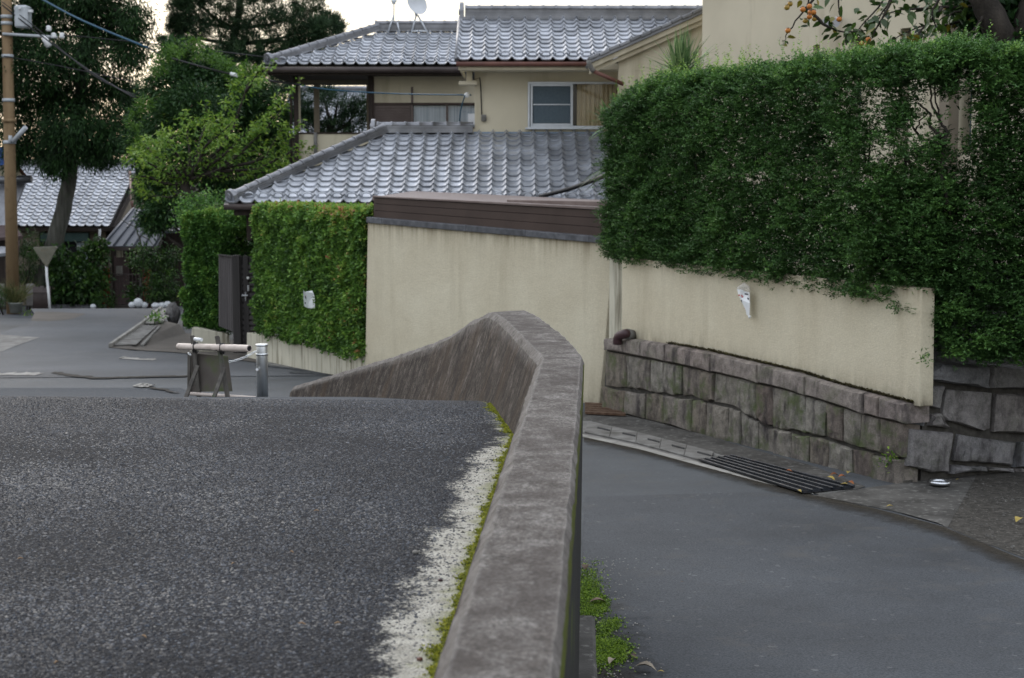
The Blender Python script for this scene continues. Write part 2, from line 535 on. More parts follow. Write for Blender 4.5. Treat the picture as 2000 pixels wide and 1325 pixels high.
# ---------------------------------------------------------------- lane, ramp, ground
def struct(name, me, kind='structure'):
    o = bpy.data.objects.new(name, me); COL.objects.link(o); ORG[o] = Vector((0, 0, 0))
    o['kind'] = kind
    return o
def lane():
    xs = np.arange(-50, 31, 1.0); ys = np.arange(-4, 80, .25)
    X, Y = np.meshgrid(xs, ys, indexing='ij')
    V = np.stack([X, Y, lane_z(Y)], -1).reshape(-1, 3)
    struct('lane', np_mesh('lane', V, grid_faces(len(xs), len(ys)), MT['lane_old'], smooth=True))
lane()
def ground():
    mb = MB()
    z = float(lane_z(80)) - .3
    mb.add([(-900, -900, z), (900, -900, z), (900, 1500, z), (-900, 1500, z)], [(0, 1, 2, 3)])
    struct('ground', mb.mesh('ground', MT['soil']))
ground()
def ramp_road():
    ys = np.concatenate([np.arange(.2, 12.5, .07), np.arange(12.5, 29.2, .25)])
    q = np.concatenate([np.linspace(-.10, .55, 34), np.linspace(.62, 2.4, 20), np.linspace(2.9, 16, 20)])   # distance left of the foot line
    fx = foot_x(ys)
    X = fx[:, None] - q[None, :]
    Y = np.repeat(ys[:, None], len(q), 1)
    Z = deck_z(X, Y)
    V = np.stack([X, Y, Z], -1).reshape(-1, 3)
    f = grid_faces(len(ys), len(q))[:, ::-1]
    me = np_mesh('ramp_road', V, f, MT['deck'], smooth=True)
    a = me.attributes.new('edge', 'FLOAT', 'POINT')
    a.data.foreach_set('value', np.repeat(q[None, :], len(ys), 0).ravel().astype(np.float32))
    struct('ramp_road', me)
    # free side of the ramp beyond the end of the parapet
    mb = MB()
    yy = np.arange(16.6, 27, .4)
    for y0, y1 in zip(yy[:-1], yy[1:]):
        a0, a1 = foot_x(y0) + .10, foot_x(y1) + .10
        mb.add([(a0, y0, deck_z(a0, y0)), (a1, y1, deck_z(a1, y1)), (a1 + .8, y1, lane_z(y1) - .05), (a0 + .8, y0, lane_z(y0) - .05)], [(0, 3, 2, 1)])
    struct('ramp_shoulder', mb.mesh('ramp_shoulder', MT['street']))
ramp_road()
def surf_z(X, Y):
    d = deck_z(X, Y) if X < foot_x(Y) + .1 else -99
    return max(float(d), float(lane_z(Y)))
def on_surf(u, v, off=0.0):
    """first hit of ramp or lane beyond the crest"""
    d = ray(u, v)
    Y = 12.0
    while Y < 90:
        p = Vector((d.x * Y / d.y, Y, CAMZ + d.z * Y / d.y))
        if p.z <= surf_z(p.x, Y) + .0: break
        Y += .05
    return Vector((p.x, p.y, surf_z(p.x, p.y) + off))
def resample(pts, n):
    P = np.array([tuple(p)[:2] for p in pts], float)
    s = np.concatenate([[0], np.cumsum(np.hypot(*np.diff(P, axis=0).T))])
    t = np.linspace(0, s[-1], n)
    return np.stack([np.interp(t, s, P[:, 0]), np.interp(t, s, P[:, 1])], 1)
def drape(name, A, B, off, mat, n=40, m=10, zf=None, wob=0.0, kind='structure'):
    """a sheet lying on the ground between two edge lines"""
    zf = zf or (lambda x, y: float(lane_z(y)))
    a, b = resample(A, n), resample(B, n)
    if wob:
        a = a + rng.normal(0, wob, a.shape); b = b + rng.normal(0, wob, b.shape)
    t = np.linspace(0, 1, m)
    P = a[:, None, :] * (1 - t)[None, :, None] + b[:, None, :] * t[None, :, None]
    Z = np.array([[zf(x, y) for x, y in row] for row in P]) + off
    V = np.concatenate([P, Z[..., None]], -1).reshape(-1, 3)
    fc = grid_faces(n, m)
    q = V[fc[0]]
    if np.cross(q[1] - q[0], q[2] - q[0])[2] < 0: fc = fc[:, ::-1]
    return struct(name, np_mesh(name, V, fc, mat, smooth=True), kind)

# newer asphalt over the lower lane
G = on_ground
outer = [Vector((x, y, 0)) for x, y in DN[::6, 2:4] if y < 9.5]
drape('lane_patch', [(-.05, 3), (.2, 8), (.35, 10), G(1138, 1150), G(1140, 1030), G(1141, 985), G(1142, 972)],
      [(9, 3), (7.5, 7), (5.9, 9.6), G(2000, 1092), G(1850, 1030), G(1700, 988), G(1480, 962)], .007, MT['lane_new'], 60, 16, wob=.012)
# street beyond the ramp: a paler course, laid to the far junction
drape('street', [on_surf(-500, 742), on_surf(-200, 700), on_surf(-100, 670), on_surf(0, 652), on_surf(75, 625), on_surf(60, 604)],
      [on_surf(690, 735), on_surf(600, 722), on_surf(420, 700), on_surf(215, 681), on_surf(300, 622), on_surf(345, 603)], .010, MT['street'], 90, 30, zf=surf_z)
drape('side_lane', [(-21, 46.5), (-20, 50.5)], [(-9.5, 46), (-9.0, 51.5)], .006, MT['street'], 8, 16)
def sheet(name, px, off, mat, n=24, m=6, wob=0.0):
    A = [on_surf(*p) for p in px[0]]; B = [on_surf(*p) for p in px[1]]
    return drape(name, A, B, off, mat, n, m, zf=surf_z, wob=wob)
sheet('driveway', ([(212, 681), (345, 690), (430, 700), (520, 712)], [(322, 628), (350, 635), (410, 655), (470, 670)]), .016, MT['driveway'])
sheet('pavement', ([(-120, 695), (0, 689), (30, 678)], [(-120, 652), (0, 655), (78, 661)]), .016, MT['conc_grey'])
sheet('pavement', ([(60, 628), (100, 629), (140, 625)], [(70, 610), (110, 610), (170, 614)]), .014, MT['driveway'], wob=.02)
sheet('pavement', ([(505, 712), (600, 726), (690, 742)], [(500, 700), (600, 712), (712, 730)]), .018, MT['conc_grey'])
# cracks and scuffs in the street surface
def crack(px, w, mat, off=.02):
    P = [on_surf(*p) for p in px]
    A = resample(P, 30); A = A + rng.normal(0, .03, A.shape)
    B = A + np.array([0, w]) * (0.6 + .8 * rng.random((30, 1)))
    drape('road_crack', A, B, off, mat, 30, 2, zf=surf_z)
crack([(95, 731), (140, 738), (190, 742), (260, 740), (360, 738)], .30, MT['dirtline'])
crack([(290, 760), (320, 764), (340, 770)], .25, MT['dirtline'])
crack([(230, 702), (270, 705), (300, 706)], .35, MT['conc_pale'])
crack([(-40, 737), (20, 735), (70, 736)], .55, MT['conc_pale'])
crack([(258, 757), (288, 759)], .5, MT['conc_pale'])
crack([(500, 715), (600, 727), (660, 735)], .30, MT['lane_new'])
crack([(560, 731), (640, 734)], .5, MT['lane_new'])

# gravel standing out of the coarse surface
def gravel():
    n = 215000
    Y = np.sqrt(rng.uniform(3.7 ** 2, 10.9 ** 2, n))
    X = rng.uniform(-.37, .02, n) * Y
    e = foot_x(Y) - X
    keep = (e > .02) & ((e > .20 + rng.normal(0, .10, n)) | (rng.random(n) < .07) | (Y > 8.9))
    from mathutils import noise as mn
    worn = np.array([mn.noise(Vector((float(a) * 1.1, float(b) * .8, 4.0))) + .5 * mn.noise(Vector((float(a) * 3.3, float(b) * 2.7, 9.0))) for a, b in zip(X, Y)])
    keep &= rng.random(n) < np.clip(.78 - .9 * worn, .25, 1)
    X, Y = X[keep], Y[keep]
    n = len(X)
    Z = deck_z(X, Y)
    r = rng.uniform(.0036, .0092, n) * (1 + (rng.random(n) > .95) * .5)
    h = r * rng.uniform(.25, .60, n)
    k = 4
    ang = np.arange(k)[None, :] * 2 * np.pi / k + rng.uniform(0, 6, n)[:, None] + rng.normal(0, .2, (n, k))
    rr = r[:, None] * rng.uniform(.7, 1.25, (n, k))
    ring = np.stack([X[:, None] + rr * np.cos(ang), Y[:, None] + rr * np.sin(ang), np.repeat((Z - .001)[:, None], k, 1)], -1)
    top = np.stack([X + r * rng.normal(0, .3, n), Y + r * rng.normal(0, .3, n), Z + h], -1)[:, None, :]
    V = np.concatenate([ring, top], 1).reshape(-1, 3)
    b = (np.arange(n) * (k + 1))[:, None]
    fs = np.stack([np.stack([b[:, 0] + i, b[:, 0] + (i + 1) % k, b[:, 0] + k], 1) for i in range(k)], 1).reshape(-1, 3)
    t = np.repeat(rng.random(n), k)
    m = leaf_mat('stone_chips', [(0, (.0035, .0042, .006)), (.45, (.0100, .0122, .0168)), (.78, (.027, .0330, .0430)), (.96, (.054, .064, .080)), (1, (.115, .112, .105))], 0.0, .75, .6, 1.5)
    o = struct('gravel', np_mesh('gravel', V, fs, m, t), 'stuff')
    tag(o, 'dark grey stone chips standing out of the coarse asphalt before the parapet', 'gravel')
gravel()

# ---------------------------------------------------------------- the parapet
def parapet():
    from mathutils import noise as mn
    D = DN
    n = len(D)
    rn = -leftn
    cols = []
    lz = lane_z(D[:, 1])
    zt = D[:, 4] + CAMZ
    zc = np.minimum(zt - .02, foot_z + 5)
    inner, outer_ = D[:, 0:2], D[:, 2:4]
    def c(xy, z): cols.append(np.concatenate([xy, np.asarray(z)[:, None]], 1))
    # inner battered face from below the deck up to the chamfer
    low = inner + leftn * .032
    zl = zt - .040
    fz = foot_z - .12
    ft = inner + leftn * (np.maximum(zt - fz, .1) * .36)[:, None]
    for k in range(9):
        t = k / 8
        c(ft * (1 - t) + low * t, fz * (1 - t) + zl * t)
    i_ch = len(cols) - 1
    c(inner, zt)
    for t in (.06, .12, .25, .38, .5, .62, .75, .88, .95):
        c(inner * (1 - t) + outer_ * t, zt + .002 * math.sin(math.pi * t))
    c(outer_, zt)
    i_out = len(cols) - 1
    oc = outer_ + rn * .014
    c(oc, zt - .032)
    for t in (.10, .2, .4, .6, .8, 1.0):
        c(oc - rn * .02 * t, (zt - .032) * (1 - t) + (lz - .1) * t)
    P = np.stack(cols, 1)                                   # (n, m, 3)
    m = P.shape[1]
    for i in range(n):
        for j in range(m):
            p = Vector(P[i, j])
            a = .0030
            if j in (i_ch, i_ch + 1, i_out, i_out + 1): a = .0060
            v = mn.noise_vector(p * 9) * a + mn.noise_vector(p * 33) * a * .45
            if j in (i_ch, i_ch + 1):                        # chips knocked out of the arris
                cz = mn.noise(p * 6.3 + Vector((3, 1, 7)))
                if cz > .18: v += Vector((rn[i, 0] * .02, rn[i, 1] * .02, -.014)) * (cz - .1)
            P[i, j] += np.array(v)
    V = P.reshape(-1, 3)
    f = grid_faces(n, m)
    mi = np.zeros((n - 1, m - 1), int)
    mi[:, :i_ch] = 1
    mi[:, i_out + 1:] = 2
    mi[:, i_out + 2:] = 3
    f = f[:, ::-1]
    me = np_mesh('parapet', V, f, [MT['conc_top'], MT['conc_face'], MT['conc_moss'], MT['conc_dark']], smooth=True, mi=mi.ravel())
    wv = np.zeros((n, m)); wv[:, i_ch:i_ch + 2] = (.8, 1.0); wv[:, i_out] = .7; wv[:, i_out + 1] = .3
    wa = me.attributes.new('wear', 'FLOAT', 'POINT'); wa.data.foreach_set('value', wv.ravel().astype(np.float32))
    me.set_sharp_from_angle(angle=R(20))
    bm = bmesh.new(); bm.from_mesh(me)                       # close the low end of the wing
    bm.verts.ensure_lookup_table()
    fe = bm.faces.new([bm.verts[(n - 1) * m + j] for j in range(m)])
    fe.material_index = 1
    bmesh.ops.recalc_face_normals(bm, faces=bm.faces)
    bm.to_mesh(me); bm.free()
    o = link_mesh('parapet', me, None, (0, 5, float(lane_z(5))))
    tag(o, 'weathered concrete parapet wall curving left along the edge of the raised ramp', 'parapet')
parapet()

# ---------------------------------------------------------------- moss
def tufts(name, P, L, mat, label, k=3, flat=.55):
    """little upright blades, three to a tuft"""
    n = len(P)
    P = np.repeat(P, k, 0); L = np.repeat(L, k)
    a = rng.uniform(0, 2 * np.pi, n * k)
    tilt = rng.uniform(.2, 1.2, n * k)
    d = np.stack([np.cos(a) * np.sin(tilt), np.sin(a) * np.sin(tilt), np.cos(tilt) * flat], 1) * L[:, None]
    w = np.stack([-np.sin(a), np.cos(a), np.zeros(n * k)], 1) * (L * .38)[:, None]
    V = np.stack([P - w * .6, P + w * .6, P + d * .6 + w * .5, P + d], 1).reshape(-1, 3)
    b = np.arange(n * k)[:, None] * 4
    f = np.concatenate([b, b + 1, b + 2, b + 3], 1)
    o = struct(name, np_mesh(name, V, f, mat, np.repeat(rng.random(n), k)), 'stuff')
    return tag(o, label, 'moss')
def moss():
    # along the foot of the inner face
    ok = FOOT[:, 1] < 9.9
    fx, lf = FOOT[ok], leftn[ok]
    n = 44000
    i = rng.integers(0, len(fx), n)
    c = np.abs(rng.normal(0, .022, n)) * (0.55 + .45 * np.sin(fx[i, 1] * 3.1) ** 2)
    from mathutils import noise as mn
    lump = np.array([mn.noise(Vector((0, float(y) * 7, 1))) + .6 * mn.noise(Vector((3, float(y) * 23, 1))) for y in fx[:, 1]])
    ok2 = rng.random(n) < np.clip(.75 + .8 * lump[i], .2, 1)
    i, c = i[ok2], (c * np.clip(.8 + 1.1 * lump[i], .3, 1.9))[ok2]; n = len(i)
    P = fx[i] + lf[i] * (c - .008)[:, None] + tang[:len(fx)][i] * rng.uniform(-.04, .04, n)[:, None]
    z = deck_z(P[:, 0], P[:, 1]) + rng.uniform(-.002, .012, n) * np.exp(-c / .02)
    tufts('moss', np.concatenate([P, z[:, None]], 1), rng.uniform(.006, .015, n), MT['moss'],
          'bright yellow green moss strip along the foot of the parapet')
    # damp patches at the foot of the outer face, on the lower lane
    pts = []
    for (u, v, ru, rv, cnt) in ((1150, 1165, 26, 48, 2600), (1172, 1185, 18, 18, 900), (1150, 1200, 10, 12, 500), (1182, 1278, 44, 26, 3400), (1160, 1262, 14, 14, 700), (1200, 1222, 18, 12, 350), (1180, 1235, 14, 16, 400), (1200, 1262, 22, 8, 500), (1215, 1270, 6, 4, 150)):
        for _ in range(cnt):
            g = G(u + random.gauss(0, ru * .5), v + random.gauss(0, rv * .5))
            pts.append((g.x, g.y, g.z + .013))
    P = np.array(pts)
    tufts('moss', P, rng.uniform(.010, .026, len(P)), MT['moss_dark'], 'dark green moss patches on the lower lane at the outer foot of the parapet')
moss()
def grit():
    """small light grit and leaf crumbs in the lane gutter by the parapet"""
    mb = MB()
    for _ in range(420):
        u = 1135 + abs(random.gauss(0, 55)); v = random.uniform(1090, 1330)
        g = G(u, v); r = random.uniform(.003, .009)
        a = random.uniform(0, 3)
        mb.add([g + Vector((r * math.cos(a + t), r * math.sin(a + t), .013)) for t in (0, 1.6, 3.1, 4.6)] + [g + Vector((0, 0, .013 + r * .8))],
               [(0, 1, 4), (1, 2, 4), (2, 3, 4), (3, 0, 4)])
    o = struct('grit', mb.mesh('grit', MT['conc_pale']), 'stuff')
    tag(o, 'pale grit lying in the lane along the outer foot of the parapet', 'grit')
grit()
# dirt washed up against the outer foot of the parapet and along the far gutter
def dirt_mat(name, c1, c2, reach):
    m, nt, b, pos = new_mat(name)
    nt.links.new(ramp(nt, noise(nt, pos, 30, 5, rough=.7), [(.3, c1), (.7, c2)]), b.inputs['Base Color'])
    b.inputs['Roughness'].default_value = .95; b.inputs['Specular IOR Level'].default_value = .1
    e = nd(nt, 'ShaderNodeAttribute', attribute_name='edge')
    f = math_(nt, 'ADD', e.outputs['Fac'], math_(nt, 'MULTIPLY', math_(nt, 'SUBTRACT', noise(nt, pos, 5, 7, rough=.72), .5), 1.1))
    a = ramp(nt, f, [(.12, .85), (reach, 0.0)])
    t = nd(nt, 'ShaderNodeBsdfTransparent'); ms = nd(nt, 'ShaderNodeMixShader')
    nt.links.new(a, ms.inputs[0]); nt.links.new(t.outputs[0], ms.inputs[1]); nt.links.new(b.outputs[0], ms.inputs[2])
    nt.links.new(ms.outputs[0], [x for x in nt.nodes if x.type == 'OUTPUT_MATERIAL'][0].inputs['Surface'])
    return m
def dirt(A, B, off, mat):
    o = drape('dirt_patch', A, B, off, mat, 60, 14)
    a = o.data.attributes.new('edge', 'FLOAT', 'POINT')
    a.data.foreach_set('value', np.tile(np.linspace(0, 1, 14), 60).astype(np.float32))
MT['dirt'] = dirt_mat('washed_dirt', (.018, .016, .012), (.060, .052, .040), .75)
dirt([(.02, 2), (.13, 4), (.24, 6), (.35, 8), (.30, 9.5), (.20, 10.6), (.05, 11.6), (-.2, 12.6), (-.45, 13.6)], [(.62, 2), (.75, 4), (.9, 6), (1.05, 8), (1.08, 9.5), (.90, 10.6), (.55, 11.6), (.1, 12.6), (-.35, 13.6)], .011, MT['dirt'])
dirt([G(1140, 853), G(1250, 877), G(1385, 914), G(1500, 946), G(1592, 970), G(1700, 993), G(1840, 1030), G(2000, 1096), G(2300, 1215)], [G(1140, 876), G(1250, 898), G(1385, 936), G(1500, 968), G(1592, 994), G(1690, 1020), G(1820, 1056), G(1980, 1130), G(2280, 1255)], .0105, MT['dirt'])
# kerb stone at the outer foot of the parapet, near the camera
mb = MB()
a, b_ = G(1128, 1325), G(1132, 1215)
mb.pp((a.x - .12, a.y - .8, a.z - .1), (.20, 0, 0), (b_.x - a.x + .02, b_.y - a.y + .8, b_.z - a.z), (0, 0, .15))
o = mb.build('kerb_block', MT['apron'], None, (a.x, a.y, a.z), bevel=.02)
tag(o, 'low grey concrete block at the outer foot of the parapet beside dark moss', 'kerb block')
# ---------------------------------------------------------------- plaster, stone
def plaster_mat(name, a, b, streak, drip, foot):
    m, nt, bs, pos = new_mat(name)
    c = ramp(nt, noise(nt, pos, 1.1, 6, rough=.65), [(.34, a), (.68, b)])
    c = mix(nt, ramp(nt, noise(nt, pos, 1.0, 5, (3.2, 3.2, .35), .6), [(.54, 0.0), (.85, .8)]), c, streak)
    c = mix(nt, 1.0, c, ramp(nt, noise(nt, pos, 42, 4, rough=.7), [(.3, .90), (.7, 1.08)]), 'MULTIPLY')
    at_ = nd(nt, 'ShaderNodeAttribute', attribute_name='height')
    t = math_(nt, 'POWER', at_.outputs['Fac'], 16.0)
    s1 = noise(nt, pos, 1.0, 5, (9, 9, .35), .7)
    c = mix(nt, math_(nt, 'MULTIPLY', t, ramp(nt, s1, [(.40, .12), (.66, .95)])), c, drip)
    lo = math_(nt, 'POWER', math_(nt, 'SUBTRACT', 1.0, at_.outputs['Fac'], True), 9.0)
    c = mix(nt, math_(nt, 'MULTIPLY', lo, ramp(nt, noise(nt, pos, 1.0, 5, (6, 6, 2.5), .7), [(.35, .2), (.62, 1.0)])), c, foot)
    nt.links.new(c, bs.inputs['Base Color'])
    bs.inputs['Roughness'].default_value = .93
    bs.inputs['Specular IOR Level'].default_value = .2
    bump(nt, bs, math_(nt, 'ADD', noise(nt, pos, 60, 5, rough=.7), math_(nt, 'MULTIPLY', noise(nt, pos, 7, 3), .8)), .008)
    return m
def height_attr(o, n_top):
    """1 along the top edge of a panel, 0 along its foot"""
    me = o.data
    zs = {}
    xs = [(v.co.x, v.co.y, v.co.z) for v in me.vertices]
    a = me.attributes.new('height', 'FLOAT', 'POINT')
    vals = []
    for x, y, z in xs:
        near = [q[2] for q in xs if math.hypot(q[0] - x, q[1] - y) < n_top]
        vals.append(1.0 if z > (min(near) + max(near)) / 2 else 0.0)
    a.data.foreach_set('value', vals)
MT['plaster'] = plaster_mat('cream_plaster_weathered', (.545, .49, .36), (.625, .575, .435), (.43, .38, .27), (.17, .13, .075), (.16, .14, .10))
MT['plaster_plain'] = M('cream_plaster', (.52, .468, .345), (.60, .55, .415), 1.2, .92, .0025, 150, c3=(.36, .33, .25), scale3=1.0, stretch3=(3.5, 3.5, .4), lo3=.58, hi3=.95)
MT['plaster_stain'] = M('rain_stained_plaster', (.45, .43, .34), (.58, .55, .44), 1.6, .92, .0025, 150, c3=(.15, .13, .085), scale3=1.0, stretch3=(7, 7, .8), lo3=.50, hi3=.72)
MT['house_wall'] = M('beige_house_wall', (.48, .435, .325), (.56, .51, .385), .8, .9, .002, 120, c3=(.33, .29, .20), scale3=1.0, stretch3=(2, 2, .3))
MT['mortar'] = M('dark_mortar', (.035, .032, .028), (.075, .07, .06), 12, .95, .006, 60)
def stone_mat(name, a, b, c, lich):
    m, nt, bs, pos = new_mat(name)
    oi = nd(nt, 'ShaderNodeObjectInfo')
    base = ramp(nt, oi.outputs['Random'], [(0, a), (.45, b), (1, c)])
    n1 = noise(nt, pos, 9, 7, rough=.7)
    base = mix(nt, 1.0, base, ramp(nt, n1, [(.3, .55), (.7, 1.45)]), 'MULTIPLY')
    n2 = noise(nt, pos, 70, 4, rough=.7)
    base = mix(nt, 1.0, base, ramp(nt, n2, [(.3, .7), (.7, 1.3)]), 'MULTIPLY')
    s = noise(nt, pos, 1.0, 5, (6, 6, 1.6), .65)
    base = mix(nt, ramp(nt, s, [(.50, 0.0), (.68, .85)]), base, (.036, .031, .032))
    g = noise(nt, pos, 3.4, 6, rough=.7)
    base = mix(nt, ramp(nt, g, [(.50, 0.0), (.66, lich)]), base, (.085, .105, .045))
    p = noise(nt, pos, 16, 5, rough=.7)
    base = mix(nt, ramp(nt, p, [(.62, 0.0), (.76, .45)]), base, (.27, .26, .235))
    nt.links.new(base, bs.inputs['Base Color'])
    bs.inputs['Roughness'].default_value = .92
    bs.inputs['Specular IOR Level'].default_value = .2
    bump(nt, bs, math_(nt, 'ADD', n1, math_(nt, 'MULTIPLY', n2, .4)), .018)
    return m
MT['stone'] = stone_mat('mossy_wall_stone', (.135, .112, .088), (.20, .187, .160), (.125, .100, .085), .95)
MT['coping'] = stone_mat('pinkish_coping_stone', (.195, .160, .142), (.225, .198, .175), (.18, .152, .14), .35)
MT['granite'] = stone_mat('rough_granite', (.15, .15, .15), (.19, .175, .165), (.13, .137, .147), .15)

def stone(name, poly, n, mat, parent, proud=.03, depth=.14, gap=.008, rough=.012):
    """one dressed stone: outline in the wall plane, rounded edges, uneven face"""
    P = [Vector(p) for p in poly]
    c = sum(P, Vector()) / len(P)
    Q = []
    for i in range(len(P)):
        a, b = P[i], P[(i + 1) % len(P)]
        k = 3 if (b - a).length > .13 else 2
        for j in range(k): Q.append(a.lerp(b, j / k))
    N = len(Q)
    # a short spine along the stone's longer axis, so that long stones keep an even face
    ext = max(((q - c) for q in Q), key=lambda d: d.length)
    e = ext.normalized()
    lo_, hi_ = max(abs((q - c).dot(e)) for q in Q), max(((q - c) - e * (q - c).dot(e)).length for q in Q)
    sp = max(0, lo_ - hi_ * 1.1)
    cen = [c + e * max(-sp, min(sp, (q - c).dot(e))) for q in Q]
    def ring(scale, off, j):
        out = []
        for q, c_ in zip(Q, cen):
            d = q - c_
            L = max(d.length, 1e-4)
            p = c_ + d * max(0, (L - scale) / L)
            out.append(p + n * (off + random.uniform(-j, j)) + Vector((random.uniform(-j, j) * .5, 0, random.uniform(-j, j) * .5)))
        return out
    av = sum((q - k).length for q, k in zip(Q, cen)) / N
    r0 = [p - n * depth for p in ring(gap, 0, 0)]
    r1 = ring(gap, proud * .45, rough * .2)
    r2 = ring(gap + .022, proud, rough * .6)
    r3 = ring(gap + av * .45, proud + .004, rough * .8)
    vs = r0 + r1 + r2 + r3
    fs = []
    for a in range(3):
        for i in range(N):
            j = (i + 1) % N
            fs.append((a * N + i, a * N + j, (a + 1) * N + j, (a + 1) * N + i))
    fs.append(tuple(range(3 * N, 4 * N)))
    a, b, d = r2[0], r2[1], r3[0]
    if (b - a).cross(d - a).dot(n) < 0: fs = [f[::-1] for f in fs]
    me = MB().add(vs, fs, 0, True).mesh(name, mat)
    me.set_sharp_from_angle(angle=R(38))
    return link_mesh(name, me, parent)

# ---- right-hand wall: two courses of stone, coping, plaster above
W0, W1 = on_ground(1178, 800), on_ground(1760, 946)
wd = (Vector((W1.x, W1.y, 0)) - Vector((W0.x, W0.y, 0))).normalized()
wn_ = Vector((wd.y, -wd.x, 0))
if wn_.dot(Vector((0, -1, 0))) < 0: wn_ = -wn_
def wp(u, v, off=0.0):
    return on_plane(u, v, (W0.x + wn_.x * off, W0.y + wn_.y * off), (W1.x + wn_.x * off, W1.y + wn_.y * off))
def curve(pts):
    xs, ys = zip(*pts)
    return lambda u: float(np.interp(u, xs, ys))
c_top = curve([(1186, 661), (1250, 663), (1380, 686), (1560, 728), (1630, 750), (1779, 789)])
c_bot = curve([(1184, 683), (1313, 708), (1422, 732), (1560, 766), (1691, 808), (1774, 828)])
r_mid = curve([(1180, 753), (1265, 766), (1331, 773), (1386, 784), (1449, 800), (1500, 832), (1565, 845), (1630, 860), (1675, 876), (1763, 895)])
r_bas = curve([(1177, 797), (1223, 804), (1301, 822), (1422, 861), (1558, 897), (1588, 905), (1662, 931), (1682, 950), (1763, 948)])
bw = thing('boundary_wall', 'cream plaster wall on two courses of mossy stone under the big hedge beside the lower lane', 'wall', (W0.x, W0.y, float(lane_z(W0.y))))
mb = MB()
poly = [wp(u, c_top(u) + 4, -.02) for u in np.linspace(1186, 1764, 12)] + [wp(u, r_bas(u) + 14, -.02) for u in np.linspace(1764, 1177, 12)]
mb.prism(poly, -wn_ * .12)
mb.build('mortar_backing', MT['mortar'], bw)
us = [1186, 1306, 1395, 1487, 1580, 1695, 1724, 1776]
for a, b in zip(us[:-1], us[1:]):
    m_ = (a + b) / 2
    stone('coping_stone', [wp(a, c_top(a)), wp(m_, c_top(m_)), wp(b, c_top(b)), wp(b, c_bot(b)), wp(m_, c_bot(m_)), wp(a, c_bot(a))], wn_, MT['coping'], bw, .065, .25, .003, .004)
us = [1184, 1226, 1250, 1274, 1300, 1334, 1370, 1398, 1444, 1479, 1512, 1546, 1576, 1617, 1649, 1685, 1721, 1766]
for a, b in zip(us[:-1], us[1:]):
    j1, j2 = random.uniform(-3, 3), random.uniform(-3, 3)
    a2, b2 = a - 1.5 + random.uniform(-3, 3), b - 1.5 + random.uniform(-3, 3)
    dm = random.uniform(-5, 5)
    stone('stone', [wp(a, c_bot(a) + 2), wp(b, c_bot(b) + 2), wp(b2, r_mid(b2) - 1 + random.uniform(-3, 1)), wp((a2 + b2) / 2, r_mid((a2 + b2) / 2) + dm), wp(a2, r_mid(a2) - 1 + random.uniform(-3, 1))], wn_, MT['stone'], bw, random.uniform(.005, .045), .2, random.uniform(.006, .014), .016)
us = [1179, 1224, 1263, 1298, 1355, 1383, 1425, 1450, 1482, 1515, 1549, 1584, 1622, 1667, 1708, 1764]
for a, b in zip(us[:-1], us[1:]):
    a2, b2 = a + random.uniform(-3, 2), b + random.uniform(-3, 2)
    stone('stone', [wp(a, r_mid(a) + 1 + random.uniform(0, 4)), wp((a + b) / 2, r_mid((a + b) / 2) + random.uniform(-1, 6)), wp(b, r_mid(b) + 1 + random.uniform(0, 4)), wp(b2, r_bas(b2) + 6), wp(a2, r_bas(a2) + 6)], wn_, MT['stone'], bw, random.uniform(.005, .05), .2, random.uniform(.006, .014), .016)
mb = MB()
top_z = CAMZ - 1.12
poly = [wp(u, c_top(u) + 6, -.055) for u in np.linspace(1214, 1796, 10)]
e0, e1 = wp(1214, 600, -.055), wp(1797, 650, -.055)
poly += [Vector((e1.x, e1.y, top_z)), Vector((e0.x, e0.y, top_z))]
mb.prism(poly, -wn_ * .17)
height_attr(mb.build('plaster_panel', MT['plaster'], bw, bevel=.008), 99)
mb = MB()
e0 = wp(1190, 600, -.22); zb = wp(1190, 668, -.22).z
mb.pp((e0.x, e0.y, zb - .1), wd * .42, -wn_ * .12, (0, 0, top_z - zb + .05))
mb.build('joint_panel', MT['plaster_stain'], bw)
# moss and dirt line on the coping ledge
pts = []
for _ in range(2600):
    u = random.uniform(1300, 1775)
    p = wp(u, c_top(u), .0)
    pts.append((p.x - wn_.x * .045 + random.gauss(0, .012), p.y - wn_.y * .045 + random.gauss(0, .012), p.z + random.uniform(0, .02)))
P = np.array(pts)
mm = leaf_mat('dry_moss', [(0, (.035, .030, .015)), (.6, (.075, .062, .03)), (1, (.11, .10, .03))], .1)
tufts('moss', P, rng.uniform(.015, .045, len(P)), mm, 'dry brown moss along the ledge of the pinkish coping stones')

# ---- wall C: big rough granite blocks further right
V0 = Vector((W1.x, W1.y, 0)) + wn_ * .02 + wd * .03
V1 = on_ground(2000, 921)
vd = (Vector((V1.x, V1.y, 0)) - V0).normalized()
vn = Vector((vd.y, -vd.x, 0))
if vn.y > 0: vn = -vn
def zp(x, y, off=0.0):       # zoom coordinates noted from the photo -> wall plane
    u, v = 1500 + x * .3245, 620 + y * .3245
    return on_plane(u, v, (V0.x + vn.x * off, V0.y + vn.y * off), (V1.x + vn.x * off, V1.y + vn.y * off))
gw = thing('granite_wall', 'rough grey granite block wall at the right edge under the hedge, beside the plaster wall end', 'wall', (W1.x, W1.y, float(lane_z(W1.y))))
mb = MB()
A, B = zp(930, 600, -.03), zp(930, 600, -.03) + vd * 5.5
zt_, zb_ = zp(1200, 330).z, zp(1200, 960).z
mb.pp((A.x, A.y, zb_ - .2), vd * 5.5, -vn * .4, (0, 0, zt_ - zb_ + .2))
mb.build('mortar_backing', MT['mortar'], gw)
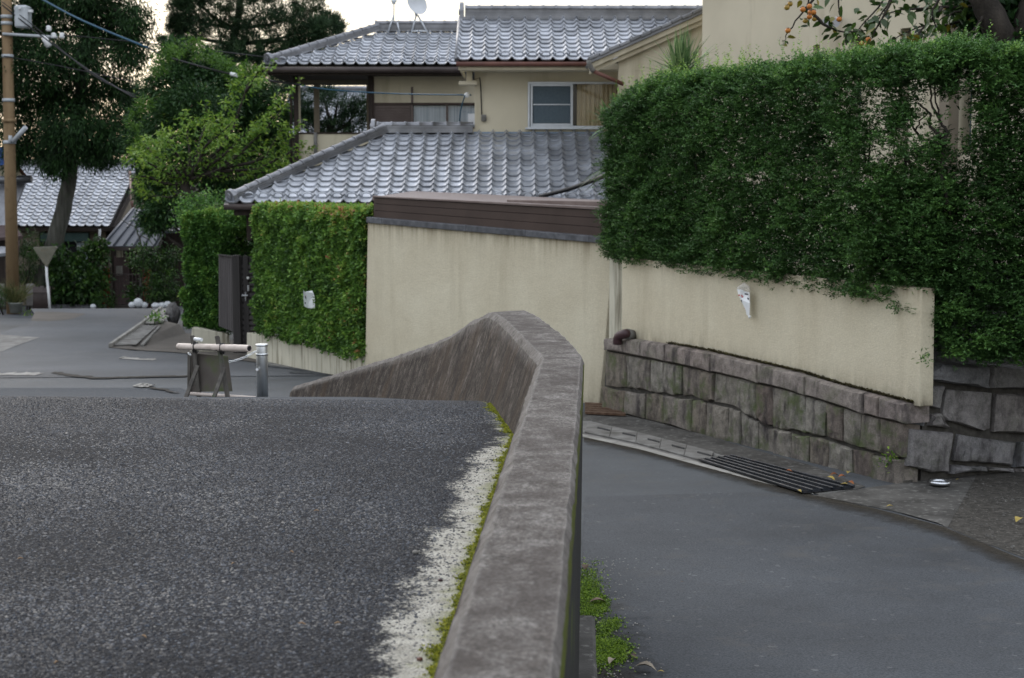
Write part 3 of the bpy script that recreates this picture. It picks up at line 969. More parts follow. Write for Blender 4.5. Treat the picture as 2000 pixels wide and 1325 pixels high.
big = [
 [(910, 345), (1010, 268), (1300, 285), (1300, 425), (1150, 412), (915, 378)],
 [(1300, 285), (1760, 300), (1760, 445), (1300, 425)], [(1760, 300), (2300, 310), (2300, 450), (1760, 445)],
 [(895, 470), (930, 410), (1055, 410), (1025, 555), (905, 530)],
 [(1065, 430), (1345, 450), (1330, 672), (1290, 690), (1060, 620), (1040, 590)],
 [(1365, 460), (1690, 448), (1690, 715), (1345, 692)], [(1690, 448), (2000, 450), (2010, 700), (1690, 715)], [(2000, 450), (2320, 455), (2320, 700), (2010, 700)],
 [(855, 560), (930, 545), (950, 600), (935, 660), (850, 645)],
 [(975, 580), (1040, 572), (1090, 672), (965, 657)],
 [(846, 665), (1105, 690), (1075, 932), (980, 940), (820, 895)],
 [(1140, 700), (1490, 750), (1465, 892), (1300, 882), (1105, 862)],
 [(1500, 750), (1760, 722), (1760, 905), (1470, 905)], [(1760, 722), (2040, 710), (2050, 900), (1760, 905)], [(2040, 710), (2320, 705), (2320, 900), (2050, 900)],
 [(1090, 882), (1300, 897), (1300, 930), (1078, 942)], [(1300, 895), (1470, 905), (1480, 935), (1300, 932)], [(1480, 908), (1800, 908), (1800, 940), (1480, 938)]]
for k, pg in enumerate(big):
    stone('coping_stone' if k < 3 else 'stone', [zp(*p) for p in pg], vn, MT['granite'], gw, .11 if k < 3 else random.uniform(.03, .07), .25, .012, .022)
# ---- dark back wall low behind the hedge on the right
mb = MB()
A = zp(1000, 250, -.55)
mb.pp((A.x - .05, A.y, zt_ - .1), vd * 5.5, -vn * .2, (0, 0, 1.1))
o = mb.build('back_wall', MT['granite'], None, (A.x, A.y, zt_))
tag(o, 'dark shaded stone wall set back under the right end of the hedge', 'wall')

# ---- frontal plaster wall with its coping and the brown garage fascia
A0, A1 = at(718, 600, 26.0), at(1199, 600, 21.9)
ad = (Vector((A1.x, A1.y, 0)) - Vector((A0.x, A0.y, 0))).normalized()
an = Vector((ad.y, -ad.x, 0))
if an.y > 0: an = -an
def ap(u, v, off=0.0):
    return on_plane(u, v, (A0.x + an.x * off, A0.y + an.y * off), (A1.x + an.x * off, A1.y + an.y * off))
gwall = thing('garage_wall', 'tall smooth cream plaster wall with a thin grey coping below the brown fascia', 'wall', (A0.x, A0.y, float(lane_z(26))))
mb = MB()
mb.prism([ap(718, 434), ap(1199, 474), ap(1170, 800), ap(712, 760)], -an * .22)
height_attr(mb.build('plaster_panel', MT['plaster'], gwall, bevel=.01), .6)
MT['coping_tile'] = M('grey_coping_tile', (.055, .057, .063), (.12, .125, .135), 8, .6, .002, 60, rand=.25)
cu = [715, 745, 910, 1026, 1150, 1202]
l_top = curve([(715, 424), (1202, 465)]); l_bot = curve([(715, 435.5), (1202, 478)])
for a, b in zip(cu[:-1], cu[1:]):
    mb = MB()
    b_ = b - .35
    mb.prism([ap(a, l_top(a), .05), ap(b_, l_top(b_), .05), ap(b_, l_bot(b_), .05), ap(a, l_bot(a), .05)], -an * .3)
    mb.build('coping_tile', MT['coping_tile'], gwall, bevel=.012, seg=2)
MT['brown_board'] = M('brown_metal_siding', (.046, .030, .024), (.062, .041, .033), 2.0, .55, .001, 40, c3=(.085, .065, .055), scale3=30, lo3=.62, hi3=.8, stretch3=(1, 1, 4))
MT['brown_trim'] = M('faded_brown_trim', (.13, .095, .085), (.19, .15, .135), 3, .5)
gr = thing('garage_roof', 'low flat garage roof with dark brown boarded fascia on top of the cream wall', 'garage roof', tuple(ap(730, 440, -.2)))
L = [(385.5, 412), (397.7, 428), (411, 446), (428, 471)]
for (a0, a1), (b0, b1) in zip(L[:-1], L[1:]):
    mb = MB()
    mb.prism([ap(730, a0 + .9, -.05), ap(1199, a1 + .9, -.05), ap(1199, b1 + .2, -.05), ap(730, b0 + .2, -.05)], -an * .05)
    mb.build('board', MT['brown_board'], gr, bevel=.004)
mb = MB()
mb.prism([ap(730, 386, -.085), ap(1199, 412.5, -.085), ap(1199, 470, -.085), ap(730, 427, -.085)], -an * .08)
mb.build('backing', MT['brown_board'], gr)
mb = MB()
mb.prism([ap(727, 382.5, -.02), ap(1199, 406, -.02), ap(1199, 412, -.02), ap(727, 385.8, -.02)], -an * .12)
mb.build('fascia_cap', MT['brown_trim'], gr, bevel=.006)
p, q = ap(727, 385.5, -.14), ap(1199, 411, -.14)
mb = MB()
mb.prism([p, q, q + Vector((0, 0, -.05)), p + Vector((0, 0, -.05))], Vector((.4, 4.6, .06)))
mb.build('roof_sheet', MT['brown_trim'], gr)
mb = MB()
a_ = ap(990, 402, -.9); b_ = ap(1199, 416, -.75)
mb.prism([a_, b_, b_ + Vector((0, 0, .17)), a_ + Vector((0, 0, .10))], Vector((.1, 1.2, 0)))
mb.build('rear_upstand', MT['brown_trim'], gr, bevel=.01)

# ---- low wall under the middle hedge, gate, left hedge wall
H0, H1 = on_ground(497, 703), Vector((A0.x, A0.y, 0))
hd = (Vector((H1.x, H1.y, 0)) - Vector((H0.x, H0.y, 0))).normalized()
hn = Vector((hd.y, -hd.x, 0))
if hn.y > 0: hn = -hn
def hp(u, v, off=0.0):
    return on_plane(u, v, (H0.x + hn.x * off, H0.y + hn.y * off), (H1.x + hn.x * off, H1.y + hn.y * off))
mb = MB()
mb.prism([hp(500, 652), hp(719, 690), hp(719, 742), hp(500, 712)], -hn * .25)
o = mb.build('low_wall', MT['plaster_stain'], None, tuple(H0), bevel=.01)
tag(o, 'low cream wall streaked with rain stains along the foot of the middle hedge', 'wall')
mb = MB()
mb.prism([hp(482, 650, -.02), hp(500, 652, -.02), hp(500, 708, -.02), hp(482, 706, -.02)], -hn * .25)
o = mb.build('low_pillar', MT['plaster_stain'], None, tuple(hp(490, 700)), bevel=.01)
tag(o, 'short stained plaster pillar between the wooden gate and the low hedge wall', 'pillar')
LY = 33.0
def lp(u, v, off=0.0): return at(u, v, LY - off)
mb = MB()
mb.prism([lp(375, 640), lp(444, 652), lp(444, 700), lp(372, 690)], (0, .25, 0))
o = mb.build('low_wall', MT['plaster_stain'], None, tuple(lp(410, 690)), bevel=.01)
tag(o, 'short stained low wall under the rounded hedge left of the gate', 'wall')
# gate
MT['gate_wood'] = M('weathered_gate_wood', (.050, .046, .046), (.085, .078, .076), 1.0, .85, .003, 60, stretch=(22, 22, .6), spec=.2, c3=(.13, .12, .115), scale3=40, lo3=.62, hi3=.75)
MT['gate_dark'] = M('dark_gate_frame', (.028, .025, .024), (.045, .041, .039), 1.0, .7, .002, 50, stretch=(20, 20, .7))
MT['chrome'] = M('brushed_metal', (.50, .52, .54), (.62, .64, .66), 4, .3, metal=1.0)
gY = 31.6
gate = thing('garden_gate', 'dark weathered wooden gate with metal handle between the two clipped hedges', 'gate', tuple(at(460, 690, gY)))
n = 7
for i in range(n):
    a, b = 427 + (457 - 427) * i / n, 427 + (457 - 427) * (i + 1) / n - .4
    mb = MB()
    f = lambda u: gY + .55 - .5 * (u - 427) / 30
    mb.prism([at(a, 499 + (a - 427) * .1, f(a)), at(b, 499 + (b - 427) * .1, f(b)), at(b, 638 + (b - 427) * .4, f(b)), at(a, 636 + (a - 427) * .4, f(a))], (0, .04, 0))
    mb.build('plank', MT['gate_wood'], gate)
mb = MB()
mb.prism([at(425, 497, gY + .5), at(457.5, 500.5, gY - .02), at(457.5, 503, gY - .02), at(425, 499, gY + .5)], (0, .1, 0))
mb.build('top_rail', MT['gate_dark'], gate)
mb = MB()
mb.box(at(456, 690, gY), at(467.5, 499, gY) + Vector((0, .15, 0)))
mb.build('post', MT['gate_dark'], gate, bevel=.008)
mb = MB()
mb.box(at(468, 690, gY + .12), at(508, 502, gY + .12) + Vector((0, .04, 0)))
leafd = mb.build('door_panel', MT['gate_dark'], gate)
for a, b in ((468, 471), (478, 484)):
    mb = MB(); mb.box(at(a, 690, gY + .07), at(b, 500, gY + .07) + Vector((0, .05, 0)))
    mb.build('stile', MT['gate_dark'], gate, bevel=.005)
for v in range(517, 690, 11):
    mb = MB(); mb.box(at(471.2, v + 6.5, gY + .085), at(477.8, v, gY + .085) + Vector((0, .034, 0)))
    mb.build('slat', MT['gate_wood'], gate)
    mb = MB(); mb.box(at(484.3, v + 8, gY + .085), at(506, v + 1, gY + .085) + Vector((0, .034, 0)))
    mb.build('slat', MT['gate_wood'], gate)
mb = MB(); mb.tube([at(484, 543, gY - .04), at(484, 543, gY + .07)], .028, 12)
mb.build('knob', MT['chrome'], gate)
mb = MB(); mb.box(at(483, 569, gY), at(486.2, 558, gY) + Vector((0, .06, 0)))
mb.box(at(478.5, 588, gY), at(480, 571, gY) + Vector((0, .05, 0)))
mb.box(at(472, 579, gY - .03), at(484, 576, gY - .03) + Vector((0, .03, 0)))
mb.build('handle', MT['chrome'], gate, bevel=.004)
# ---------------------------------------------------------------- clay tile roofs
def tile_mat(name, a, b):
    m, nt, bs, pos = new_mat(name)
    oi = nd(nt, 'ShaderNodeObjectInfo')
    c = ramp(nt, oi.outputs['Random'], [(0, a), (1, b)])
    c = mix(nt, 1.0, c, ramp(nt, noise(nt, pos, 2.2, 5), [(.3, .72), (.7, 1.25)]), 'MULTIPLY')
    c = mix(nt, ramp(nt, noise(nt, pos, 22, 5, rough=.7), [(.60, 0.0), (.75, .5)]), c, (.16, .15, .135))
    nt.links.new(c, bs.inputs['Base Color'])
    bs.inputs['Metallic'].default_value = .82
    r = ramp(nt, noise(nt, pos, 11, 4), [(.3, .40), (.7, .58)])
    nt.links.new(r, bs.inputs['Roughness'])
    bs.inputs['Specular IOR Level'].default_value = .75
    return m
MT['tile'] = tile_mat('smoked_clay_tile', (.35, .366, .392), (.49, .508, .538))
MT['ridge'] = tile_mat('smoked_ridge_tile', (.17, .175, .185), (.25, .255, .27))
MT['under'] = M('roof_underside', (.035, .030, .026), (.06, .052, .045), 3, .9)
MT['dark_wood'] = M('dark_timber', (.022, .016, .013), (.042, .030, .024), 1.0, .75, .002, 60, stretch=(14, 14, .8))
MT['copper'] = M('red_brown_gutter', (.095, .040, .030), (.135, .058, .042), 3, .5)
MT['brown_gutter'] = M('dark_brown_gutter', (.040, .030, .028), (.062, .048, .044), 3, .45)
def tile_mesh(name, p, L, drop=.032, roll=.062):
    """one wavy pantile, x along the eave, y up the slope, roll at both joints"""
    xs = [0, .06, .13, .22, .36, .5, .64, .78, .87, .94, 1.0]
    def prof(t):
        return roll * (math.exp(-((t) / .13) ** 2) + math.exp(-((1 - t) / .13) ** 2)) - .008 * math.sin(math.pi * t)
    mb = MB()
    k = len(xs)
    v = []
    for y, dz in ((0, drop), (L * .5, drop * .5), (L, -.004)):
        for t in xs: v.append((t * p, y, prof(t) + dz))
    f = []
    for r in range(2):
        for i in range(k - 1):
            f.append((r * k + i, r * k + i + 1, (r + 1) * k + i + 1, (r + 1) * k + i))
    mb.add(v, f, 0, True)
    v, f = [], []
    for dz in (drop, drop - .030):
        for t in xs: v.append((t * p, 0 if dz == drop else .004, prof(t) + dz))
    for i in range(k - 1): f.append((i, k + i, k + i + 1, i + 1))
    mb.add(v, f, 0, False)
    return mb.mesh(name, MT['tile'])
_tm = {}
def get_tile(p, L):
    key = (round(p, 4), round(L, 4))
    if key not in _tm: _tm[key] = tile_mesh('tile', p, L + .012)
    return _tm[key]
def in_poly(x, y, P):
    c = False
    for i in range(len(P)):
        (x0, y0), (x1, y1) = P[i], P[i - 1]
        if (y0 > y) != (y1 > y) and x < (x1 - x0) * (y - y0) / (y1 - y0) + x0: c = not c
    return c
def tile_plane(roof, E0, a, b, poly, p, L, cap=300, guard_row=None, stuff_rest=True, skip=None):
    """tiles over the part of the slope inside poly, given in (along, up) metres from E0"""
    a, b = a.normalized(), b.normalized()
    nrm = a.cross(b).normalized()
    base = Matrix((( a.x, b.x, nrm.x, 0), (a.y, b.y, nrm.y, 0), (a.z, b.z, nrm.z, 0), (0, 0, 0, 1)))
    me = get_tile(p, L)
    xs = [q[0] for q in poly]; ys = [q[1] for q in poly]
    made = []
    for r in range(int(math.ceil((max(ys)) / L))):
        for c in range(int(math.floor(min(xs) / p)), int(math.ceil(max(xs) / p))):
            cx, cy = (c + .5) * p, (r + .5) * L
            if in_poly(cx, cy, poly): made.append((r, c))
    rest = made[cap:]
    for r, c in made[:cap]:
        jx, jy, jz = random.gauss(0, .002), random.gauss(0, .004), random.gauss(0, .0015)
        o = E0 + a * (c * p + jx) + b * (r * L + jy) + nrm * (.03 + jz)
        Mx = base.copy(); Mx.translation = o
        Mx = Mx @ Matrix.Rotation(random.gauss(0, .006), 4, 'Z')
        inst('tile', me, roof, Mx)
    if rest:
        vs = np.array([v.co[:] for v in me.vertices]); fq = np.array([list(f.vertices) for f in me.polygons])
        Rm = np.array([[a.x, b.x, nrm.x], [a.y, b.y, nrm.y], [a.z, b.z, nrm.z]])
        W = vs @ Rm.T
        V, Fc = [], []
        for i, (r, c) in enumerate(rest):
            o = E0 + a * (c * p) + b * (r * L) + nrm * .03
            V.append(W + np.array(o)); Fc.append(fq + i * len(vs))
        o = link_mesh('roof_tiles', np_mesh('roof_tiles', np.concatenate(V), np.concatenate(Fc), MT['tile'], smooth=False), roof)
        o['kind'] = 'stuff'
    if guard_row is not None:
        # low loops standing on one course to hold back snow
        gm = _guard_mesh(p)
        for (r, c) in made[:cap]:
            if r == guard_row:
                o = E0 + a * ((c + .5) * p) + b * ((r + .12) * L) + nrm * .05
                Mx = base.copy(); Mx.translation = o
                inst('snow_guard', gm, roof, Mx)
    return base, nrm
_gm = {}
def _guard_mesh(p):
    k = round(p, 3)
    if k not in _gm:
        mb = MB()
        mb.tube([(p * .30 * math.cos(t), 0, .012 + .075 * math.sin(t)) for t in np.linspace(0, math.pi, 8)], .016, 5)
        _gm[k] = mb.mesh('snow_guard', MT['tile'])
    return _gm[k]
def slab(name, pts, mat, parent, thick=.10):
    P = [Vector(p) for p in pts]
    n = (P[1] - P[0]).cross(P[2] - P[0]).normalized()
    if n.z < 0: n = -n
    mb = MB(); mb.prism(P, -n * thick)
    return mb.build(name, mat, parent)
_rc = {}
def ridge_tile_mesh(L, r):
    k = (round(L, 3), round(r, 3))
    if k not in _rc:
        mb = MB()
        n = 9
        v, f = [], []
        prof = [(0, r * 1.16), (.045, r * 1.16), (.05, r), (L + .01, r * .98)]
        for y, rr in prof:
            for i in range(n):
                t = math.pi * i / (n - 1)
                v.append((rr * math.cos(t), y, rr * math.sin(t) * .9))
        for j in range(len(prof) - 1):
            for i in range(n - 1):
                f.append((j * n + i, j * n + i + 1, (j + 1) * n + i + 1, (j + 1) * n + i))
        f = [q[::-1] for q in f]
        mb.add(v, f, 0, True)
        mb.add(v[:n], [tuple(range(n))], 0)
        _rc[k] = mb.mesh('ridge_tile', MT['ridge'])
    return _rc[k]
def ridge(parent, P, Q, layers=3, w=.26, lh=.035, r=.085, L=.28, end0=True, end1=False):
    """stacked flat courses with half-round caps from P to Q"""
    P, Q = Vector(P), Vector(Q)
    d = (Q - P).normalized()
    s = d.cross(Vector((0, 0, 1))).normalized()
    u = s.cross(d).normalized()
    le = (Q - P).length
    for k in range(layers):
        ww = w * (1 - .14 * k)
        mb = MB()
        mb.pp(P - s * ww / 2 + u * (lh * k), s * ww, d * le, u * (lh * .62))
        mb.pp(P - s * (ww / 2 - .03) + u * (lh * (k + .62)) , s * (ww - .06), d * le, u * (lh * .38))
        mb.build('ridge_course', MT['ridge'], parent)
    base = Matrix(((s.x, d.x, u.x, 0), (s.y, d.y, u.y, 0), (s.z, d.z, u.z, 0), (0, 0, 0, 1)))
    n = max(1, round(le / L)); l2 = le / n
    me = ridge_tile_mesh(l2, r)
    for i in range(n):
        Mx = base.copy(); Mx.translation = P + d * (i * l2) + u * (lh * layers)
        inst('ridge_tile', me, parent, Mx)
    for flag, X, dd in ((end0, P, -d), (end1, Q, d)):
        if flag:
            mb = MB()
            c = X + dd * .03
            H = lh * layers + r * 1.3
            ww = w * .62
            poly = [c - s * ww - u * .02, c - s * ww * .95 + u * H * .55, c - s * ww * .55 + u * H, c + u * (H * 1.12), c + s * ww * .55 + u * H, c + s * ww * .95 + u * H * .55, c + s * ww - u * .02]
            mb.prism(poly, dd * .09)
            mb.build('ridge_end_tile', MT['ridge'], parent, bevel=.015, seg=2)
            mb = MB()
            mb.tube([c + u * (H * .5) + dd * .085, c + u * (H * .5) + dd * .115], r * .8, 12)
            mb.build('ridge_end_disc', MT['ridge'], parent)
def rect(u0, v0, u1, v1, Y, depth, name=None, mat=None, parent=None, bevel=0.0):
    vm, um = (v0 + v1) / 2, (u0 + u1) / 2
    x0, x1 = at(u0, vm, Y).x, at(u1, vm, Y).x
    z0, z1 = at(um, v1, Y).z, at(um, v0, Y).z
    mb = MB().box((x0, Y, z0), (x1, Y + depth, z1))
    if name is None: return mb
    return mb.build(name, mat, parent, bevel=bevel)
X0 = lambda u, v, Y: at(u, v, Y).x
Z0 = lambda v, Y: at(1000, v, Y).z

MT['alu'] = M('pale_aluminium', (.46, .49, .52), (.56, .59, .62), 3, .4, metal=.3)
MT['screen'] = M('grey_insect_screen', (.060, .085, .105), (.085, .115, .135), 60, .7)
MT['curtain'] = M('beige_curtain', (.42, .35, .22), (.56, .48, .32), 1.0, .9, stretch=(16, 1, .3))
MT['lace'] = M('grey_lace_curtain', (.26, .31, .35), (.46, .51, .55), 1.0, .9, stretch=(28, 1, .4))
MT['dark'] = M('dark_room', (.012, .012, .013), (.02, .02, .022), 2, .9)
m, nt, b_, _p = new_mat('window_glass')
b_.inputs['Base Color'].default_value = (.9, .95, .95, 1); b_.inputs['Roughness'].default_value = .03
b_.inputs['Transmission Weight'].default_value = 1.0; b_.inputs['IOR'].default_value = 1.2
tr = nd(nt, 'ShaderNodeBsdfTransparent'); ms = nd(nt, 'ShaderNodeMixShader', Fac=.75)
gl = nd(nt, 'ShaderNodeBsdfGlossy', Roughness=.03)
nt.links.new(gl.outputs[0], ms.inputs[1]); nt.links.new(tr.outputs[0], ms.inputs[2])
fr = nd(nt, 'ShaderNodeFresnel', IOR=1.5)
inv = math_(nt, 'SUBTRACT', 1.0, math_(nt, 'MULTIPLY', fr.outputs[0], .5)); nt.links.new(inv, ms.inputs[0])
nt.links.new(ms.outputs[0], [x for x in nt.nodes if x.type == 'OUTPUT_MATERIAL'][0].inputs['Surface'])
MT['glass'] = m
MT['shutter'] = M('brown_shutter', (.10, .075, .068), (.13, .10, .09), 3, .5)
MT['white_paint'] = M('white_paint', (.62, .63, .64), (.72, .73, .73), 5, .5)
MT['blue_flash'] = M('blue_grey_flashing', (.14, .19, .25), (.19, .24, .30), 3, .5)
MT['cable'] = M('black_cable', (.012, .012, .013), (.02, .02, .022), 5, .6)

# ================================================================ near house: lower hipped roof, upper storey, upper roof
hC = thing('tiled_house', 'two storey beige house with white framed window and grey tiled roofs above the garage', 'house', (0.5, 34, float(lane_z(34))))
# ---- lower roof
eY, rY = 31.0, 34.0
ez, rz_ = at(440, 400, eY).z, CAMZ + .90
xL = at(440, 400, eY).x
E0 = Vector((xL, eY, ez)); a = Vector((1, 0, 0)); b = Vector((0, rY - eY, rz_ - ez))
S = b.length
run = rY - eY
roof = slab('roof', [(xL + .05, eY + .06, ez - .02), (3.6, eY + .06, ez - .02), (3.6, rY, rz_ - .02), (xL + run, rY, rz_ - .02)], MT['under'], hC)
roof['label'] = 'lower grey tiled hip roof with long diagonal hip ridge'
W = 3.4 - xL
tile_plane(roof, E0, a, b, [(0.0, 0), (W, 0), (W, S), (run + .02, S)], .297, .245, 300, guard_row=1)
# hip side facing left, falling away from the street
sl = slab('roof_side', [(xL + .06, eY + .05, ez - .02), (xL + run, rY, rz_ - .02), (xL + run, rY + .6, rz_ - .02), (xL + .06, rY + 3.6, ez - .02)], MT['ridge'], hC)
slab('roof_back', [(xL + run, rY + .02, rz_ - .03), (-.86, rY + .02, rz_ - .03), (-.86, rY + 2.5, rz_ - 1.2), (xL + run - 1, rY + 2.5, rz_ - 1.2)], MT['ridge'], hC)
up = Vector((0, 0, .05))
ridge(roof, Vector((xL + .18, eY + .17, ez + .10)), Vector((xL + run - .02, rY - .05, rz_ + .05)), 3, .27, .038, .085, .30)
ridge(roof, Vector((xL + run - .20, rY, rz_ + .03)), Vector((-.86, rY, rz_ + .03)), 4, .30, .04, .085, .30)
# eave edge: gutter and boards under the tiles
mb = MB()
mb.tube([Vector((xL - .02, eY - .02, ez - .045)), Vector((3.4, eY - .02, ez - .045))], .062, 10)
mb.build('gutter', MT['brown_gutter'], hC)
mb = MB(); mb.box((xL + .15, eY + .12, ez - .22), (3.4, eY + .16, ez - .05))
mb.build('eave_board', MT['dark_wood'], hC)
mb = MB(); mb.box((xL + .15, eY + .16, ez - .16), (3.4, rY, ez - .12))
mb.build('soffit', MT['dark_wood'], hC)
mb = MB(); mb.tube([Vector((xL + .02, eY + .05, ez + .02)), Vector((xL + .02, rY + 3, ez + .02))], .05, 8)
mb.build('verge_tile', MT['ridge'], hC)
# ground floor wall, mostly hidden
mb = MB(); mb.box((xL + .9, 32.0, -.7), (3.6, 32.2, ez - .05))
mb.build('wall', MT['dark_wood'], hC)
mb = MB(); mb.box(at(482, 470, 31.6), at(489, 402, 31.6) + Vector((0, .12, 0)))
mb.build('post', MT['dark_wood'], hC)
# ---- upper storey
wY = 34.0
x0, x1 = at(927, 190, wY).x, 4.2
zt, zb = Z0(122, wY) + .2, rz_ - .3
wz0, wz1 = Z0(246, wY), Z0(163, wY); wx0, wx1 = X0(1034, 205, wY), X0(1212, 205, wY)
mb = MB()
mb.box((x0, wY, zb), (wx0, wY + .18, zt)); mb.build('wall', MT['house_wall'], hC)
mb = MB(); mb.box((wx1, wY, zb), (x1, wY + .18, zt)); mb.build('wall', MT['house_wall'], hC)
mb = MB(); mb.box((wx0, wY, wz1), (wx1, wY + .18, zt)); mb.build('wall', MT['house_wall'], hC)
mb = MB(); mb.box((wx0, wY, zb), (wx1, wY + .18, wz0)); mb.build('wall', MT['house_wall'], hC)
mb = MB(); mb.box((x0, wY + .18, zb), (x0 + .18, wY + 3, zt)); mb.build('wall', MT['house_wall'], hC)
mb = MB(); mb.box((x0 - .02, wY - .05, rz_ - .03), (3.4, wY - .003, rz_ + .05)); mb.build('flashing', MT['blue_flash'], hC)
# window
win = rect(1031, 160, 1214, 250, wY - .05, .0001)
mb = MB()
def frame(mb, u0, v0, u1, v1, t, Y, d):
    xa, xb = X0(u0, (v0 + v1) / 2, Y), X0(u1, (v0 + v1) / 2, Y); za, zc = Z0(v1, Y), Z0(v0, Y)
    mb.box((xa, Y, za), (xa + t, Y + d, zc)); mb.box((xb - t, Y, za), (xb, Y + d, zc))
    mb.box((xa + t, Y, zc - t), (xb - t, Y + d, zc)); mb.box((xa + t, Y, za), (xb - t, Y + d, za + t))
frame(mb, 1031, 160, 1214, 250, .045, wY - .06, .14)
wf = mb.build('window', MT['alu'], hC, bevel=.006)
mb = MB(); frame(mb, 1036, 164, 1119, 246, .05, wY - .035, .05); mb.build('sash', MT['alu'], wf, bevel=.005)
rect(1041, 169, 1114, 241, wY - .008, .01, 'screen', MT['screen'], wf)
rect(1041, 203.5, 1114, 205.5, wY - .03, .02, 'sash_bar', MT['alu'], wf)
rect(1119.5, 165, 1212, 244, wY + .03, .006, 'pane', MT['glass'], wf)
# folded curtain
mb = MB()
xs = np.linspace(X0(1127, 200, wY + .12), X0(1212, 200, wY + .12), 60)
v, f = [], []
for i, x in enumerate(xs):
    yy = wY + .16 + .035 * math.sin(i * 1.05) + .012 * math.sin(i * 2.7)
    v += [(x, yy, wz0), (x, yy, wz1)]
for i in range(len(xs) - 1): f.append((2 * i, 2 * i + 2, 2 * i + 3, 2 * i + 1))
mb.add(v, f, 0, True); mb.build('curtain', MT['curtain'], wf)
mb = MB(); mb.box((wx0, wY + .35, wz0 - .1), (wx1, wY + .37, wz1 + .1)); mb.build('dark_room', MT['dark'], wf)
mb = MB(); mb.box((X0(1026, 250, wY), wY - .12, Z0(253, wY)), (wx1, wY - .003, Z0(249.5, wY))); mb.build('sill', MT['alu'], wf, bevel=.004)
# ---- upper roof
eY2, rY2 = 33.2, 35.6
ez2, rz2 = at(893, 121, eY2).z, at(905, 38, rY2).z
xa = at(893, 121, eY2).x
E0 = Vector((xa, eY2, ez2)); b = Vector((0, rY2 - eY2, rz2 - ez2)); S = b.length
roof2 = slab('roof', [(xa + .03, eY2 + .05, ez2 - .02), (4.6, eY2 + .05, ez2 - .02), (4.6, rY2, rz2 - .02), (xa + .03, rY2, rz2 - .02)], MT['under'], hC)
roof2['label'] = 'upper grey tiled roof with high stacked ridge'
tile_plane(roof2, E0, a, b, [(0, 0), (5.6, 0), (5.6, S), (0, S)], .292, .252, 300, guard_row=1)
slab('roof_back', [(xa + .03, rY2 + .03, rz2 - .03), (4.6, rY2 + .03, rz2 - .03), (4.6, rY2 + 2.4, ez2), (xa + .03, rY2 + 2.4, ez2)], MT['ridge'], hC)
ridge(roof2, Vector((xa + .10, rY2, rz2 - .02)), Vector((4.5, rY2, rz2 - .02)), 6, .32, .042, .085, .29)
mb = MB(); mb.tube([Vector((xa - .01, eY2 + .02, ez2 + .03)), Vector((xa - .01, rY2, rz2 + .03))], .055, 8); mb.build('verge_tile', MT['ridge'], hC)
mb = MB(); mb.box((xa + .02, eY2 + .1, ez2 - .12), (xa + .06, rY2 + 2, ez2 - .02)); mb.build('barge_board', MT['house_wall'], hC)
mb = MB(); mb.tube([Vector((xa - .02, eY2 - .03, ez2 - .05)), Vector((X0(1152, 120, eY2), eY2 - .03, ez2 - .05))], .05, 10); mb.build('gutter', MT['copper'], hC)
mb = MB(); mb.box((xa + .08, eY2 + .03, ez2 - .16), (3.6, wY - .01, ez2 - .12)); mb.build('soffit', MT['house_wall'], hC)
mb = MB(); mb.box((xa + .02, eY2 + .04, ez2 - .17), (3.6, eY2 + .08, ez2 - .03)); mb.build('eave_board', MT['house_wall'], hC)
# small box eave and cable fittings at the left corner
mb = MB(); mb.box(at(896, 166, 33.7), at(932, 159, 33.7) + Vector((0, .4, 0))); mb.build('hood', MT['house_wall'], hC, bevel=.01)
mb = MB(); mb.box(at(911, 160, 33.85), at(922, 128, 33.85) + Vector((0, .12, 0))); mb.build('bracket', MT['house_wall'], hC)
mb = MB(); mb.box(at(940, 237, wY - .09), at(950, 224, wY - .09) + Vector((0, .085, 0))); mb.build('meter_box', MT['conc_grey'], hC, bevel=.01)
mb = MB(); mb.tube([at(923, 140, 33.9), at(926, 156, 33.9), at(937, 152, 33.95), at(939, 170, 33.97), at(941, 225, 33.97)], .012, 6); mb.build('wall_cable', MT['cable'], hC)
# gable wing on the right in front of the upper roof
gY2 = 31.0
g0, g1 = at(1152, 119, gY2), at(1374, 21, gY2)
mb = MB()
wl_ = X0(1208, 150, gY2 + .25)
zl = g0.z + (wl_ - g0.x) * (g1.z - g0.z) / (g1.x - g0.x)
mb.prism([(wl_, gY2 + .25, -.2), (g1.x + .4, gY2 + .25, -.2), (g1.x + .4, gY2 + .25, g1.z + .12), (wl_, gY2 + .25, zl - .10)], (0, .2, 0))
mb.build('wall', MT['house_wall'], hC)
dz_ = Vector((0, 0, 1))
ext = (g1 - g0) * .3
def band(name, o0, o1, y, d, mat, bevel=0):
    mb = MB()
    mb.prism([g0 + dz_ * o0 + Vector((0, y, 0)), g1 + ext * 0 + dz_ * o0 + Vector((0, y, 0)), g1 + dz_ * o1 + Vector((0, y, 0)), g0 + dz_ * o1 + Vector((0, y, 0))], (0, d, 0))
    return mb.build(name, mat, hC, bevel=bevel)
band('barge_board', -.05, -.16, .05, .06, MT['house_wall'], .004)
band('barge_board', -.165, -.26, .12, .06, MT['house_wall'], .004)
rw = slab('roof', [g0 + Vector((0, 0, .02)), g1 + Vector((0, 0, .02)), g1 + Vector((0, 2.0, .02)), g0 + Vector((0, 2.0, .02))], MT['ridge'], hC, .06)
ln = (g1 - g0); nn = int(ln.length / .21)
vm_ = None
for i in range(nn):
    p = g0 + ln * (i / nn)
    mb = MB()
    d = ln.normalized()
    uu = Vector((-d.z, 0, d.x))
    if vm_ is None:
        mb.pp((0, 0, 0), d * (ln.length / nn - .006), (0, .5, 0), uu * .07)
        vm_ = mb.mesh('verge_tile', MT['ridge'], .015, 2)
    inst('verge_tile', vm_, rw, Matrix.Translation(p + Vector((0, -.03, 0)) + uu * (.0 if i % 2 else .012)))
